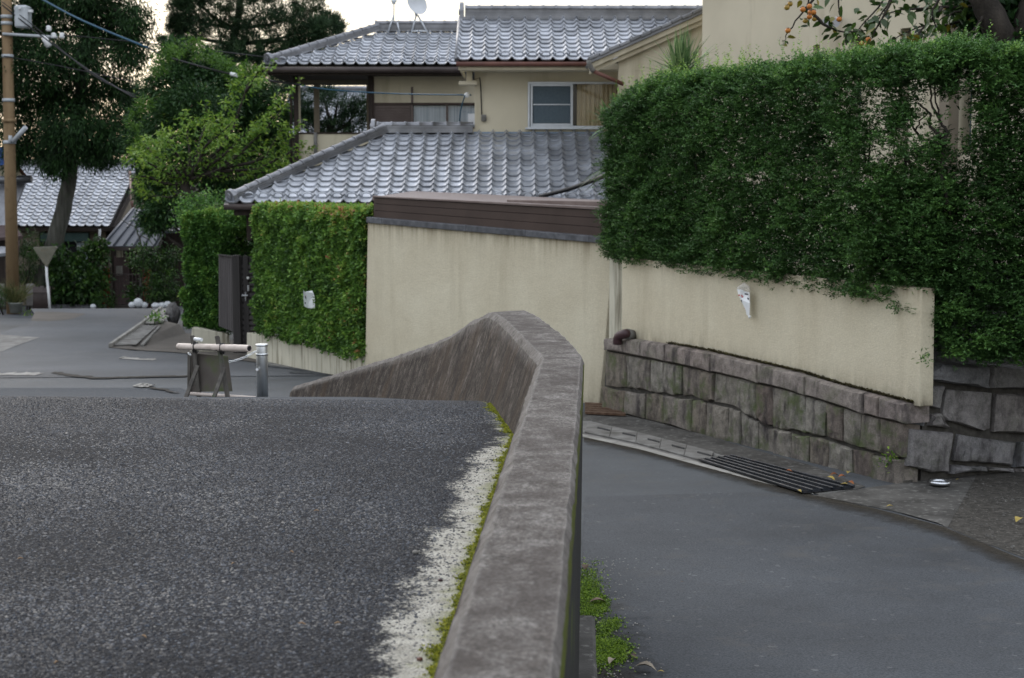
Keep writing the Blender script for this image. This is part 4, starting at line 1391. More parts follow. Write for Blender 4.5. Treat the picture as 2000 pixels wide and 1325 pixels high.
mb = MB(); mb.tube([at(1150, 118, 30.9), at(1151, 126, 30.9), at(1157, 137, 30.9), at(1160, 140, 30.9)], .052, 10); mb.build('gutter_elbow', MT['conc_grey'], hC)
mb = MB(); mb.tube([at(1160, 140, 30.9), at(1218, 165, 30.95)], .040, 10); mb.build('downpipe', MT['copper'], hC)
mb = MB(); mb.prism([at(1215, 190, gY2 + .245), at(1372, 122, gY2 + .245), at(1372, 124, gY2 + .245), at(1215, 192, gY2 + .245)], (0, .0045, 0)); mb.build('joint_line', MT['plaster_stain'], hC)

# ================================================================ left house with the open veranda
hB = thing('veranda_house', 'older beige house with dark posts, open upstairs veranda and hipped grey tile roof', 'house', (-3.5, 39.5, float(lane_z(39))))
eY3 = 38.5
e3 = at(515, 129, eY3); xL3, ez3 = e3.x, e3.z
rY3 = 41.07; r3 = at(740, 64, rY3); xr3, rz3 = r3.x, r3.z
E0 = Vector((xL3, eY3, ez3)); b = Vector((0, rY3 - eY3, rz3 - ez3)); S = b.length
xR3 = -.9
roof3 = slab('roof', [(xL3 + .05, eY3 + .05, ez3 - .02), (xR3, eY3 + .05, ez3 - .02), (xR3, rY3, rz3 - .02), (xr3, rY3, rz3 - .02)], MT['under'], hB)
tile_plane(roof3, E0, a, b, [(0, 0), (xR3 - xL3, 0), (xR3 - xL3, S), (xr3 - xL3, S)], .285, .25, 300, guard_row=1)
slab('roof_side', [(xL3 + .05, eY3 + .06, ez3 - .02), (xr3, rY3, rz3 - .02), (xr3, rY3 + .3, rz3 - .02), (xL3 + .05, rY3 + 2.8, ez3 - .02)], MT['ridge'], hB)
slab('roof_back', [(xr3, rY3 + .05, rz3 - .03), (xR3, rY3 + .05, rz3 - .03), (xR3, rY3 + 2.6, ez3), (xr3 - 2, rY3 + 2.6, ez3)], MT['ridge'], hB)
ridge(roof3, Vector((xL3 + .18, eY3 + .18, ez3 + .10)), Vector((xr3, rY3 - .05, rz3 + .05)), 3, .27, .04, .085, .29)
ridge(roof3, Vector((xr3 - .1, rY3, rz3 + .03)), Vector((xR3, rY3, rz3 + .03)), 5, .30, .04, .085, .29, end0=False)
mb = MB(); mb.tube([Vector((xL3, eY3 - .03, ez3 - .10)), Vector((xR3, eY3 - .03, ez3 - .10))], .075, 10); mb.build('gutter', MT['brown_gutter'], hB)
mb = MB(); mb.box((xL3 + .1, eY3 + .06, ez3 - .22), (xR3, eY3 + .12, ez3 - .03)); mb.build('eave_board', MT['dark_wood'], hB)
mb = MB(); mb.box((xL3 + .1, eY3 + .12, ez3 - .20), (xR3, rY3 + 2.2, ez3 - .16)); mb.build('soffit', MT['dark_wood'], hB)
vY = 39.4
for u0, u1, v1 in ((574, 582, 320), (719.5, 727, 275)):
    rect(u0, 140, u1, v1, vY - .12, .12, 'post', MT['dark_wood'], hB)
MT['grey_beige'] = M('weathered_beige_panel', (.17, .145, .11), (.22, .19, .145), 2, .9)
rect(583, 140, 586, 258, vY, .1, 'post', MT['house_wall'], hB)
rect(613, 165, 623, 260, vY + 1.6, .12, 'post', MT['grey_beige'], hB)
rect(716, 165, 721, 262, vY + 1.6, .12, 'post', MT['grey_beige'], hB)
rect(586, 140, 719, 149, vY + .02, .10, 'beam', MT['dark_wood'], hB)
rect(586, 149, 719, 163, vY + 1.5, .10, 'header', MT['grey_beige'], hB)
rect(582.5, 262, 719, 345, vY, .12, 'veranda_wall', MT['house_wall'], hB)
rect(582.5, 259, 719, 262, vY - .02, .2, 'veranda_rail', MT['dark_wood'], hB)
rect(583, 263, 719, 345, vY + 1.6, .12, 'rear_parapet', MT['house_wall'], hB)
# wall with shutter box and windows
zw0, zw1 = Z0(300, vY), ez3 - .1
rect(727, 140, 935, 203, vY, .15, 'wall', MT['house_wall'], hB)
rect(727, 251, 935, 300, vY, .15, 'wall', MT['house_wall'], hB)
rect(727, 150, 731, 270, vY - .02, .05, 'frame', MT['brown_board'], hB)
sh = rect(731, 205, 803, 270, vY + .02, .10, 'shutter_box', MT['shutter'], hB)
for v in range(208, 268, 5):
    rect(733, v, 801, v + 3.2, vY - .012, .03, 'slat', MT['shutter'], sh)
rect(803, 170, 807, 251, vY - .03, .05, 'frame', MT['shutter'], hB)
rect(731, 201, 935, 205, vY - .03, .06, 'frame', MT['brown_board'], hB)
wn2 = rect(807, 205, 935, 251, vY + .11, .02, 'window', MT['dark'], hB)
rect(808, 207, 871, 250, vY + .08, .012, 'curtain', MT['lace'], wn2)
rect(875, 207, 935, 250, vY + .08, .012, 'curtain', MT['lace'], wn2)
rect(808, 206, 935, 251, vY + .04, .006, 'pane', MT['glass'], wn2)
rect(871, 205, 875, 251, vY + .01, .05, 'sash', MT['shutter'], wn2)
rect(804, 248.5, 935, 251.5, vY - .01, .06, 'sill', MT['shutter'], wn2)
rect(914, 222, 928, 244, vY - .25, .12, 'white_box', MT['white_paint'], hB)
mb = MB(); mb.tube([at(562, 138, vY - .4), at(564, 150, vY - .35), at(568, 160, vY - .2), at(569, 320, vY - .2)], .032, 8); mb.build('downpipe', MT['brown_gutter'], hB)
mb = MB(); mb.tube([at(616, 259, vY - .06), at(617, 320, vY - .06)], .045, 8); mb.build('downpipe', MT['conc_grey'], hB)
# ---- roof seen through the veranda
hF = thing('background_house', 'grey tiled roof behind pine branches glimpsed through the veranda opening', 'house', (-7, 56, float(lane_z(56))))
fe = at(540, 268, 54.0)
rf = slab('roof', [fe, fe + Vector((6.5, 0, 0)), fe + Vector((6.5, 3.6, 1.75)), fe + Vector((0, 3.6, 1.75))], MT['under'], hF)
tile_plane(rf, fe, a, Vector((0, 3.6, 1.75)), [(0, 0), (4.6, 0), (4.6, 4.0), (0, 4.0)], .29, .25, 272)
mb = MB(); mb.box((fe.x + .2, 54.4, -1.4), (fe.x + 6, 58, fe.z)); mb.build('wall', MT['grey_beige'], hF)
ridge(rf, fe + Vector((0, 3.6, 1.77)), fe + Vector((6.3, 3.6, 1.77)), 3, .3, .04, .085, .3)

# ================================================================ tall plain building on the right
B0 = Vector((at(1371, 100, 30.0).x, 30.0, 0)); B1 = Vector((at(2000, 100, 23.0).x, 23.0, 0))
bd = (B1 - B0).normalized(); bn = Vector((bd.y, -bd.x, 0))
if bn.y > 0: bn = -bn
def bp(u, v, off=0.0):
    return on_plane(u, v, (B0.x + bn.x * off, B0.y + bn.y * off), (B1.x + bn.x * off, B1.y + bn.y * off))
hE = thing('plain_building', 'tall plain beige rendered building with narrow slit windows behind the right hedge', 'building', (B0.x, B0.y, 0))
Lb = (B1 - B0).length + 5
def sx(u, v): return (bp(u, v) - B0).dot(bd)
slots = [(sx(1588, 100), sx(1601, 100), bp(1594, 103).z - 2.5, bp(1594, 88).z), (sx(1660, 90), sx(1684, 90), bp(1670, 108).z - 2.5, bp(1670, 73).z),
         (sx(1756, 150), sx(1777, 150), bp(1770, 330).z, bp(1770, 55).z), (sx(1875, 150), sx(1900, 150), bp(1885, 300).z, bp(1885, 25).z)]
xs = [0] + [x for s in slots for x in s[:2]] + [Lb]
def wallseg(x0, x1, z0, z1):
    mb = MB(); mb.pp(B0 + bd * x0 + Vector((0, 0, z0)), bd * (x1 - x0), -bn * .3, (0, 0, z1 - z0)); mb.build('wall', MT['house_wall'], hE)
TOP = 9.5
for i in range(0, len(xs), 2): wallseg(xs[i], xs[i + 1], -.6, TOP)
for s in slots:
    wallseg(s[0], s[1], s[3], TOP)
    wallseg(s[0], s[1], -.6, s[2])
    mb = MB(); mb.pp(B0 + bd * s[0] - bn * .24 + Vector((0, 0, s[2])), bd * (s[1] - s[0]), -bn * .03, (0, 0, s[3] - s[2])); mb.build('window', MT['screen'], hE)
mb = MB(); mb.pp(B0 - bn * .3 + Vector((0, 0, -.6)), bd * .3, -bn * 6, (0, 0, TOP + .6)); mb.build('wall', MT['house_wall'], hE)
mb = MB(); x = sx(1856, 150); mb.pp(B0 + bd * x + Vector((0, 0, -.6)), bd * (sx(1875, 150) - x), bn * .22, (0, 0, TOP + .3)); mb.build('pilaster', MT['grey_beige'], hE)
mb = MB(); mb.pp(B0 + Vector((0, 0, TOP - .2)), bd * Lb, -bn * 6, (0, 0, .2)); mb.build('roof', MT['grey_beige'], hE)
# twin wall lamps
MT['galv_lamp'] = M('silver_lamp_shell', (.50, .50, .52), (.60, .60, .62), 6, .4, metal=.2)
wlamp = thing('wall_lamp', 'pair of silver floodlights on the plain beige wall among the persimmon twigs', 'lamp', tuple(bp(1635, 45, .02)))
for u in (1618, 1634):
    c0, c1 = bp(u + 3, 40, .30), bp(u - 3, 44, .42)
    mb = MB(); mb.tube([c0 + (c0 - c1) * .5, c0, c1], [.035, .06, .085], 12)
    mb.build('lamp_head', MT['galv_lamp'], wlamp)
mb = MB(); mb.tube([bp(1640, 36, 0), bp(1632, 38, .25)], .02, 8); mb.tube([bp(1622, 38, .27), bp(1640, 38, .27)], .018, 8)
mb.build('bracket', MT['iron'], wlamp)

# ================================================================ far house across the junction
hG = thing('far_house', 'old house with long grey tiled roof at the far junction behind the leaning tree trunk', 'house', (-16.5, 53.5, float(lane_z(53))))
eY4 = 53.0
e4 = at(216, 444, eY4); xR4, ez4 = e4.x, e4.z
rY4 = 57.5; rz4 = Z0(322, rY4)
b = Vector((0, rY4 - eY4, rz4 - ez4)); S = b.length
xl4 = -21.5
roof4 = slab('roof', [(xl4, eY4 + .03, ez4 - .02), (xR4, eY4 + .03, ez4 - .02), (xR4, rY4, rz4 - .02), (xl4, rY4, rz4 - .02)], MT['under'], hG)
E0 = Vector((xR4, eY4, ez4))
tile_plane(roof4, E0, a, b, [(-15.7 * .286, 0), (0, 0), (0, S), (-15.7 * .286, S)], .286, .262, 300)
slab('roof_back', [(xl4, rY4 + .02, rz4 - .03), (xR4, rY4 + .02, rz4 - .03), (xR4, rY4 + 4, ez4), (xl4, rY4 + 4, ez4)], MT['ridge'], hG)
ridge(roof4, Vector((xl4, rY4, rz4)), Vector((xR4, rY4, rz4)), 3, .3, .045, .09, .3)
mb = MB(); mb.prism([(xR4 + .05, eY4, ez4 - .02), (xR4 + .05, rY4, rz4 - .02), (xR4 + .05, rY4, rz4 - .3), (xR4 + .05, eY4, ez4 - .25)], (.05, 0, 0)); mb.build('barge_board', MT['dark_wood'], hG)
mb = MB(); mb.prism([(xR4 - .3, eY4 + .5, ez4 - .1), (xR4 - .3, rY4, rz4 - .1), (xR4 - .3, rY4 + 3.5, ez4), (xR4 - .3, rY4 + 3.5, -1.4), (xR4 - .3, eY4 + .5, -1.4)], (.2, 0, 0)); mb.build('wall', MT['grey_beige'], hG)
rect(-40, 447, 222, 620, eY4 + .5, .2, 'wall', MT['grey_beige'], hG)
mb = MB(); mb.box((xl4, eY4 + .02, ez4 - .14), (xR4, eY4 + .12, ez4 - .03)); mb.build('eave_board', MT['dark_wood'], hG)
MT['awning'] = M('green_metal_hood', (.035, .075, .070), (.055, .10, .095), 4, .5)
for u0, u1 in ((78, 124), (125, 173)):
    w = rect(u0, 455, u1, 560, eY4 + .46, .03, 'window', MT['dark'], hG)
    rect(u0 + 1, 455, u1 - 1, 472, eY4 + .25, .2, 'hood', MT['awning'], w)
    rect(u0, 472, u0 + 2, 560, eY4 + .38, .07, 'frame', MT['dark_wood'], w)
    rect(u0 + 26, 474, u1 - 2, 555, eY4 + .45, .01, 'curtain', MT['lace'], w)
# entry with metal roof
MT['seam_roof'] = M('blue_grey_metal_roof', (.060, .068, .085), (.085, .094, .115), 2, .45, spec=.6)
pY = 51.2
q0, q1 = at(195, 481, pY), at(306, 481, pY)
qt0, qt1 = at(256, 408, pY + 2.2), at(345, 408, pY + 2.2)
pr = slab('porch_roof', [q0, q1, qt1, qt0], MT['seam_roof'], hG, .07)
for i in range(6):
    t = .06 + i * .18
    mb = MB(); mb.tube([q0.lerp(q1, t) + Vector((0, 0, .03)), qt0.lerp(qt1, t) + Vector((0, 0, .03))], .030, 6); mb.build('seam', MT['seam_roof'], pr)
mb = MB(); mb.box(q0 + Vector((0, -.03, -.14)), q1 + Vector((0, .05, -.03))); mb.build('eave_edge', MT['brown_gutter'], hG)
w0, w1 = at(300, 451, 50.6), at(352, 451, 50.6)
slab('side_roof', [w0, w1, w1 + Vector((0, 2.5, .9)), w0 + Vector((0, 2.5, .9))], MT['seam_roof'], hG, .08)
mb = MB(); mb.box((at(218, 500, 52.9).x, 52.9, -1.4), (at(360, 500, 52.9).x, 53.1, q0.z + .6)); mb.build('entry_wall', MT['dark_wood'], hG)
MT['mauve'] = M('mauve_door', (.085, .060, .058), (.115, .082, .078), 3, .7)
rect(224, 500, 252, 597, 52.6, .05, 'door', MT['mauve'], hG)
mb = rect(212, 478, 216, 600, 51.5, .15); mb.build('porch_post', MT['grey_beige'], hG)
MT['brick'] = M('red_brick', (.20, .040, .024), (.27, .060, .035), 8, .9, rand=.3)
def brick_pier(u0, u1, v0, v1, Y, n):
    pier = rect(u0 + .5, v0, u1 - .5, v1, Y + .02, .3, 'brick_pier', MT['mortar'], hG)
    za, zc = Z0(v1, Y), Z0(v0, Y); xa_, xb_ = X0(u0, (v0 + v1) / 2, Y), X0(u1, (v0 + v1) / 2, Y)
    h = (zc - za) / n
    for r in range(n):
        cuts = [0, .62, 1] if r % 2 else [0, .38, 1]
        for c0, c1 in zip(cuts[:-1], cuts[1:]):
            mb = MB(); mb.box((xa_ + (xb_ - xa_) * c0 + .004, Y, za + r * h + .004), (xa_ + (xb_ - xa_) * c1 - .004, Y + .1, za + (r + 1) * h - .006))
            mb.build('brick', MT['brick'], pier)
brick_pier(198, 214, 523, 604, 51.0, 16)
brick_pier(276, 294, 525, 604, 51.0, 16)
rect(227, 486, 238, 503, 51.9, .15, 'porch_lamp', MT['plaster_stain'], hG)
rect(227, 520, 238, 538, 52.4, .12, 'mailbox', MT['conc_pale'], hG)
lg = rect(218, 535, 274, 537, 50.9, .04, 'lattice_gate', MT['brown_gutter'], hG)
for i in range(9): rect(219 + i * 6.6, 537, 220.2 + i * 6.6, 600, 50.9, .02, 'bar', MT['brown_gutter'], lg)
for v in (550, 565, 580, 595): rect(218, v, 274, v + 1.3, 50.93, .02, 'bar', MT['brown_gutter'], lg)
rect(215, 597, 262, 603, 50.7, .5, 'door_step', MT['driveway'], hG)
mb = MB(); mb.tube([at(195, 448, 52.5), at(194.5, 480, 52.5)], .04, 8); mb.build('standpipe', MT['white_paint'], hG)
mb = MB(); mb.tube([at(254, 335, 56.8), at(257, 395, 54.5), at(260, 405, 54.3)], .05, 8); mb.build('downpipe', MT['copper'], hG)

# little gabled shed and lean-to at the far left edge
MT['tarp'] = M('blue_tarpaulin', (.02, .075, .26), (.04, .12, .36), 3, .5)
hS = thing('corner_shed', 'small beige gabled house with blue tarpaulin at the left edge behind the brown utility pole', 'shed', (-16.5, 50.3, float(lane_z(50))))
sY = 51.5
mb = MB()
mb.prism([at(-60, 620, sY), at(26, 620, sY), at(26, 440, sY), at(48, 345, sY), at(12, 300, sY), at(-60, 300, sY)], (0, 1.2, 0)); 
mb = MB(); mb.prism([at(-60, 360, sY), at(45, 347, sY), at(16, 308, sY), at(-60, 300, sY)], (0, .3, 0)); mb.build('gable_wall', MT['house_wall'], hS)
mb = MB(); mb.tube([at(12, 296, sY - .1), at(50, 346, sY - .1)], .06, 8); mb.build('barge_board', MT['copper'], hS)
mb = MB(); mb.tube([at(-40, 353, sY - .5), at(62, 350, sY - .5)], .13, 10); mb.build('roof_ridge', MT['ridge'], hS)
slab('roof', [at(-40, 450, 50.4), at(12, 450, 50.4), at(50, 356, 51.3), at(-40, 356, 51.3)], MT['ridge'], hS)
rect(-40, 450, 33, 612, 50.55, .2, 'wall', MT['dark_wood'], hS)
slab('lean_roof', [at(-40, 468, 49.6), at(44, 461, 49.6), at(30, 440, 50.4), at(-40, 440, 50.4)], MT['mauve'], hS)
mb = MB(); mb.tube([at(37, 462, 49.7), at(33, 520, 49.8)], .04, 6); mb.build('downpipe', MT['mauve'], hS)
slab('lower_roof', [at(-40, 500, 48.6), at(23, 493, 48.6), at(12, 482, 49.3), at(-40, 480, 49.3)], MT['tile'], hS)
rect(9, 500, 13, 606, 48.7, .1, 'post', MT['dark_wood'], hS)
mb = MB()
mb.prism([at(-40, 290, 51.0), at(6, 288, 51.0), at(9, 322, 50.8), at(-40, 330, 50.8)], (0, .06, .02)); mb.build('tarpaulin', MT['tarp'], hS)
# ---------------------------------------------------------------- leaves
def nrm(a): return a / np.maximum(np.linalg.norm(a, axis=1), 1e-9)[:, None]
def leaf_arrays(P, D, L, W, fold=.25, up=None, rn=.6):
    """diamond leaves from stalk point P along D"""
    n = len(P)
    D = nrm(D)
    r = rng.normal(size=(n, 3)) * rn + (np.array([0, 0, 1.0]) if up is None else up)
    S = nrm(np.cross(D, r)); N = np.cross(S, D)
    L = np.asarray(L)[:, None]; W = np.asarray(W)[:, None]
    a = P; b = P + D * L * .45 + S * W * .5 + N * W * fold; c = P + D * L; d = P + D * L * .45 - S * W * .5 + N * W * fold
    return np.stack([a, b, c, d], 1).reshape(-1, 3)
def leaves_obj(name, V, mat, tint, parent, base=None):
    n = len(V) // 4
    f = np.arange(n * 4, dtype=np.int32).reshape(n, 4)
    return link_mesh(name, np_mesh(name, V, f, mat, tint), parent, base)
def rand_dir(n):
    return nrm(rng.normal(size=(n, 3)))
def clumps_in(blobs, per, shell=.55):
    """clump centres scattered in the outer part of each ellipsoid, with outward directions"""
    Cs, Ds = [], []
    for c, r in blobs:
        k = per(r) if callable(per) else per
        d = rand_dir(k)
        q = (shell + (1 - shell) * rng.random(k) ** .6)[:, None]
        Cs.append(np.array(c) + d * q * np.array(r)); Ds.append(d)
    return np.concatenate(Cs), np.concatenate(Ds)
def px_blobs(lst, Y, dY=1.0, squash=.8):
    out = []
    for e in lst:
        u, v, ru, rv = e[:4]
        y = Y + (e[4] if len(e) > 4 else random.uniform(-dY, dY))
        c = at(u, v, y)
        s = y / F
        out.append(((c.x, c.y, c.z), (ru * s, max(ru, rv) * s * squash, rv * s)))
    return out
def foliage(C, D, k, spread, L, W, mode='out', droop=0.0, jit=.6):
    """k leaves round each clump centre"""
    n = len(C) * k
    P = np.repeat(C, k, 0) + rng.normal(size=(n, 3)) * spread
    Dd = np.repeat(D, k, 0) + rng.normal(size=(n, 3)) * jit
    Dd[:, 2] += -droop
    t = np.clip(np.repeat(rng.random(len(C)), k) * .55 + rng.random(n) * .45, 0, 1)
    return leaf_arrays(P, Dd, L * rng.uniform(.7, 1.25, n), W * rng.uniform(.75, 1.25, n)), t

MT['bark'] = M('grey_bark', (.035, .034, .028), (.10, .10, .085), 1.0, .95, .02, 30, stretch=(9, 9, 1.1), c3=(.05, .068, .04), scale3=2)
MT['bark_dark'] = M('dark_bark', (.020, .017, .014), (.05, .042, .034), 1.0, .95, .01, 30, stretch=(8, 8, 1.5))
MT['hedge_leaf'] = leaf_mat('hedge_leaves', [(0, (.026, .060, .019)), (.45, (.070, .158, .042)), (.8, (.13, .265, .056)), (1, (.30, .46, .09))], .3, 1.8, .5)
MT['photinia'] = leaf_mat('mixed_hedge_leaves', [(0, (.040, .090, .024)), (.40, (.115, .235, .046)), (.72, (.21, .37, .06)), (.90, (.34, .40, .09)), (1, (.42, .18, .10))], .3, 1.6, .45)
MT['round_leaf'] = leaf_mat('round_hedge_leaves', [(0, (.026, .066, .018)), (.45, (.076, .185, .038)), (.8, (.16, .31, .055)), (1, (.31, .41, .09))], .3, 2.2, .45)
MT['cedar_leaf'] = leaf_mat('cypress_sprays', [(0, (.005, .015, .005)), (.5, (.014, .043, .010)), (1, (.034, .095, .018))], .12, 1.2, .7)
MT['broad_leaf'] = leaf_mat('dark_broadleaf', [(0, (.014, .038, .014)), (.5, (.036, .090, .026)), (.85, (.075, .15, .034)), (1, (.19, .27, .04))], .2, .9, .5)
MT['light_leaf'] = leaf_mat('yellow_green_leaves', [(0, (.050, .125, .02)), (.5, (.115, .225, .03)), (1, (.25, .36, .05))], .35, 1.5, .5)
MT['pine_leaf'] = leaf_mat('pine_needles', [(0, (.008, .022, .009)), (.5, (.022, .052, .020)), (1, (.050, .092, .032))], .08, 1.0, .6)
MT['shrub_leaf'] = leaf_mat('shrub_leaves', [(0, (.010, .026, .008)), (.5, (.026, .068, .014)), (1, (.075, .15, .022))], .2, 1.5, .5)

# ---------------------------------------------------------------- big hedge on the right
HOLES = [(1715, 225, 26, 36, .86), (1795, 185, 32, 30, .82), (1828, 220, 30, 58, .95), (1790, 262, 26, 38, .86), (1706, 305, 30, 22, .84), (1740, 285, 30, 40, .60),
         (1866, 262, 28, 60, .95), (1888, 205, 20, 50, .92), (1882, 245, 20, 50, .94), (1725, 195, 36, 26, .75), (1570, 195, 9, 9, .85), (1492, 345, 20, 14, .60), (1480, 365, 12, 20, .6), (1545, 250, 12, 18, .5),
         (1640, 290, 14, 14, .5), (1850, 330, 60, 26, .45), (1700, 345, 30, 18, .45), (1620, 150, 30, 14, .45), (1268, 200, 12, 14, .35), (1590, 330, 10, 12, .5), (1660, 200, 16, 20, .4), (1775, 330, 30, 20, .5), (1900, 400, 30, 14, .3)]
def project(P):
    X, Y, Z = P[:, 0], P[:, 1], P[:, 2] - CAMZ
    d = Y * _cp - Z * _sp
    h = Y * _sp + Z * _cp
    return CX + F * X / d, CY - F * h / d
def big_hedge():
    root = thing('clipped_hedge', 'tall dark green clipped hedge with gaps and bare twigs on top of the plaster wall', 'hedge', (2.8, 18.6, CAMZ - 1.2))
    line = np.array([[1.40, 21.8], [1.52, 21.2], [2.08, 19.9], [2.90, 18.02], [3.66, 16.12], [4.12, 15.34], [5.4, 15.22], [7.2, 15.4]])
    s = np.concatenate([[0], np.cumsum(np.hypot(*np.diff(line, axis=0).T))])
    Ltot = s[-1]
    def pos(t):
        return np.stack([np.interp(t, s, line[:, 0]), np.interp(t, s, line[:, 1])], 1)
    def normal(t):
        d = pos(np.minimum(t + .15, Ltot)) - pos(np.maximum(t - .15, 0))
        d = nrm(d)
        return np.stack([d[:, 1], -d[:, 0]], 1)                  # towards the lane
    from mathutils import noise as mn
    def bulge(t, z):
        return np.array([mn.noise(Vector((a * .9, b * 1.1, 3.3))) * .10 + mn.noise(Vector((a * 2.2, b * 2.6, 9.0))) * .14 + mn.noise(Vector((a * 5.5, b * 6.5, 2.0))) * .10 for a, b in zip(t, z)])
    zt0 = CAMZ + 1.24
    def ztop(t): return zt0 - .26 * np.clip(1 - t / 1.3, 0, 1) ** 1.2 + np.array([mn.noise(Vector((float(a) * 1.7, 2, 8))) * .07 + mn.noise(Vector((float(a) * 5, 7, 8))) * .05 for a in np.atleast_1d(t)])
    def zbot(t): return np.interp(t, [0, .4, s[4] - .2, s[4] + .45, s[5] + .08, s[5] + .3, Ltot], [CAMZ - 1.12, CAMZ - 1.18, CAMZ - 1.25, CAMZ - 1.30, CAMZ - 1.5, CAMZ - 1.84, CAMZ - 1.92])
    n = 14500
    t = np.where(rng.random(n) < .44, rng.random(n) * (s[4] + .1), s[4] + rng.random(n) * (Ltot - s[4]))
    t = np.where(rng.random(n) < .03, rng.random(n) * .15, t)
    zb = zbot(t)
    q = rng.random(n)
    ztt = ztop(t)
    z = zb + (ztt - zb) * q
    depth = np.abs(rng.normal(0, .16, n)) + np.where(rng.random(n) < np.where(t > s[4] - .3, .62, .42), rng.random(n) * .66, 0)
    topm = rng.random(n) < .16
    z = np.where(topm, ztt - np.abs(rng.normal(0, .09, n)), z)
    depth = np.where(topm, rng.random(n) * .75, depth)
    botm = rng.random(n) < .04
    z = np.where(botm, zb + np.abs(rng.normal(0, .06, n)), z)
    bl = bulge(t, z)
    rnd = .20 * np.clip((z - (ztt - .28)) / .28, 0, 1) ** 2 + .06 * np.clip((zb + .2 - z) / .2, 0, 1)
    p2 = pos(t) + normal(t) * (bl - rnd - depth + .08)[:, None]
    z = z + bl * .25
    C = np.concatenate([p2, z[:, None]], 1)
    # thin and open places
    u, v = project(C)
    keep = np.ones(n, bool)
    for hu, hv, ru, rv, pr in HOLES:
        d = ((u - hu) / ru) ** 2 + ((v - hv) / rv) ** 2
        keep &= ~((d < 1.0 + rng.normal(0, .25, n)) & (rng.random(n) < pr))
    gaps = np.array([mn.noise(Vector((a * 2.6, b * 2.6, 5.1))) for a, b in zip(t, z)])
    keep &= ~((gaps > .52) & (rng.random(n) < .6) & ~topm)
    # positions of the inner leaves: the middle of the hedge, open where the hedge is open
    n_all = 15000
    ta = np.where(rng.random(n_all) < .45, rng.random(n_all) * s[4], s[4] + rng.random(n_all) * (Ltot - s[4])); za = zbot(ta) + .1 + (ztop(ta) - .2 - zbot(ta)) * rng.random(n_all)
    pa_ = pos(ta) - normal(ta) * rng.uniform(.18, .6, n_all)[:, None]
    P_all = np.concatenate([pa_, za[:, None]], 1)
    ua, v_all = project(P_all)
    k_a = np.ones(n_all, bool)
    for hu, hv, ru, rv, pr in HOLES:
        d_ = ((ua - hu) / (ru + 8)) ** 2 + ((v_all - hv) / (rv + 8)) ** 2
        k_a &= ~((d_ < 1.05) & (rng.random(n_all) < max(pr, .8)))
    P_all, v_all = P_all[k_a], v_all[k_a]; n_all = len(P_all)
    C, t, z, tm, bl = C[keep], t[keep], z[keep], topm[keep], bl[keep]
    N2 = normal(t)
    D = np.concatenate([N2 * .8, np.full((len(C), 1), .25)], 1)
    D[tm] = np.array([0, 0, 1.0]) + .3 * rng.normal(size=(tm.sum(), 3))
    # tufts: each a flat spread of short sprigs, each sprig with leaves in two ranks
    ns = 9
    sdv = nrm(np.repeat(D, ns, 0) + rng.normal(size=(len(C) * ns, 3)) * np.array([.8, .8, .35]))
    CS = np.repeat(C, ns, 0) + sdv * rng.uniform(.0, .085, len(C) * ns)[:, None] + rng.normal(size=(len(C) * ns, 3)) * np.array([.045, .045, .022])
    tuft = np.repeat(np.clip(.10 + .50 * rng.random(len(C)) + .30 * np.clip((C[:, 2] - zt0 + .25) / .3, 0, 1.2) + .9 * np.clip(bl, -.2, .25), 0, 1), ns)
    k = 6
    sl = rng.uniform(.04, .10, len(CS))
    m = len(CS) * k
    j = np.tile(np.arange(k), len(CS))
    base = np.repeat(CS, k, 0) + np.repeat(sdv, k, 0) * (np.repeat(sl, k) * (j / k))[:, None]
    side = nrm(np.cross(np.repeat(sdv, k, 0), np.repeat(rng.normal(size=(len(CS), 3)) * .35 + np.array([0, 0, 1.0]), k, 0)))
    ld = np.repeat(sdv, k, 0) * .7 + side * np.where(j % 2 == 0, 1, -1)[:, None] + rng.normal(size=(m, 3)) * .22
    V = leaf_arrays(base, ld, rng.uniform(.020, .046, m), rng.uniform(.013, .026, m), rn=.42)
    tt = np.repeat(tuft, k) + rng.normal(0, .08, m)
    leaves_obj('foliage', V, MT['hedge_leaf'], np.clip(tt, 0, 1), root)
    # broader leaves deep inside, tinted dark to paint in the shade there
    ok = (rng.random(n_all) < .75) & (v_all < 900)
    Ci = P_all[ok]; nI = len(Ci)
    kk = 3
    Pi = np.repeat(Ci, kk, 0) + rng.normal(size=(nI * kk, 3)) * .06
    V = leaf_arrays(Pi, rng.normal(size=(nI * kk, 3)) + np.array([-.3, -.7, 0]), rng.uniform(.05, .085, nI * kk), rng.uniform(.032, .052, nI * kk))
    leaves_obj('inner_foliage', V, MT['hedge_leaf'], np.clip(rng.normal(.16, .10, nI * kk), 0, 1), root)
    # young shoots standing up along the top
    S, SD = [], []
    for _ in range(560):
        tc_ = abs(random.gauss(1.8, 1.7)) if random.random() < .75 else random.uniform(0, Ltot)
        if tc_ > Ltot: continue
        p = pos(np.array([tc_]))[0] - normal(np.array([tc_]))[0] * random.uniform(.05, .7)
        h = abs(random.gauss(.10, .12)) + .06; zs_ = float(ztop(np.array([tc_]))[0])
        lx, ly = random.gauss(0, .25), random.gauss(0, .25)
        for i in range(int(h / .022)):
            f_ = i * .022
            S.append((p[0] + lx * f_, p[1] + ly * f_, zs_ - .04 + f_)); a = random.uniform(0, 6.28)
            SD.append((math.cos(a), math.sin(a), .6))
    S, SD = np.array(S), np.array(SD)
    V = leaf_arrays(S, SD, rng.uniform(.025, .045, len(S)), rng.uniform(.014, .022, len(S)))
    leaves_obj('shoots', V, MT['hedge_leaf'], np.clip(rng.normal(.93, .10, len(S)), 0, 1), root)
    # twigs and stems
    mb = MB()
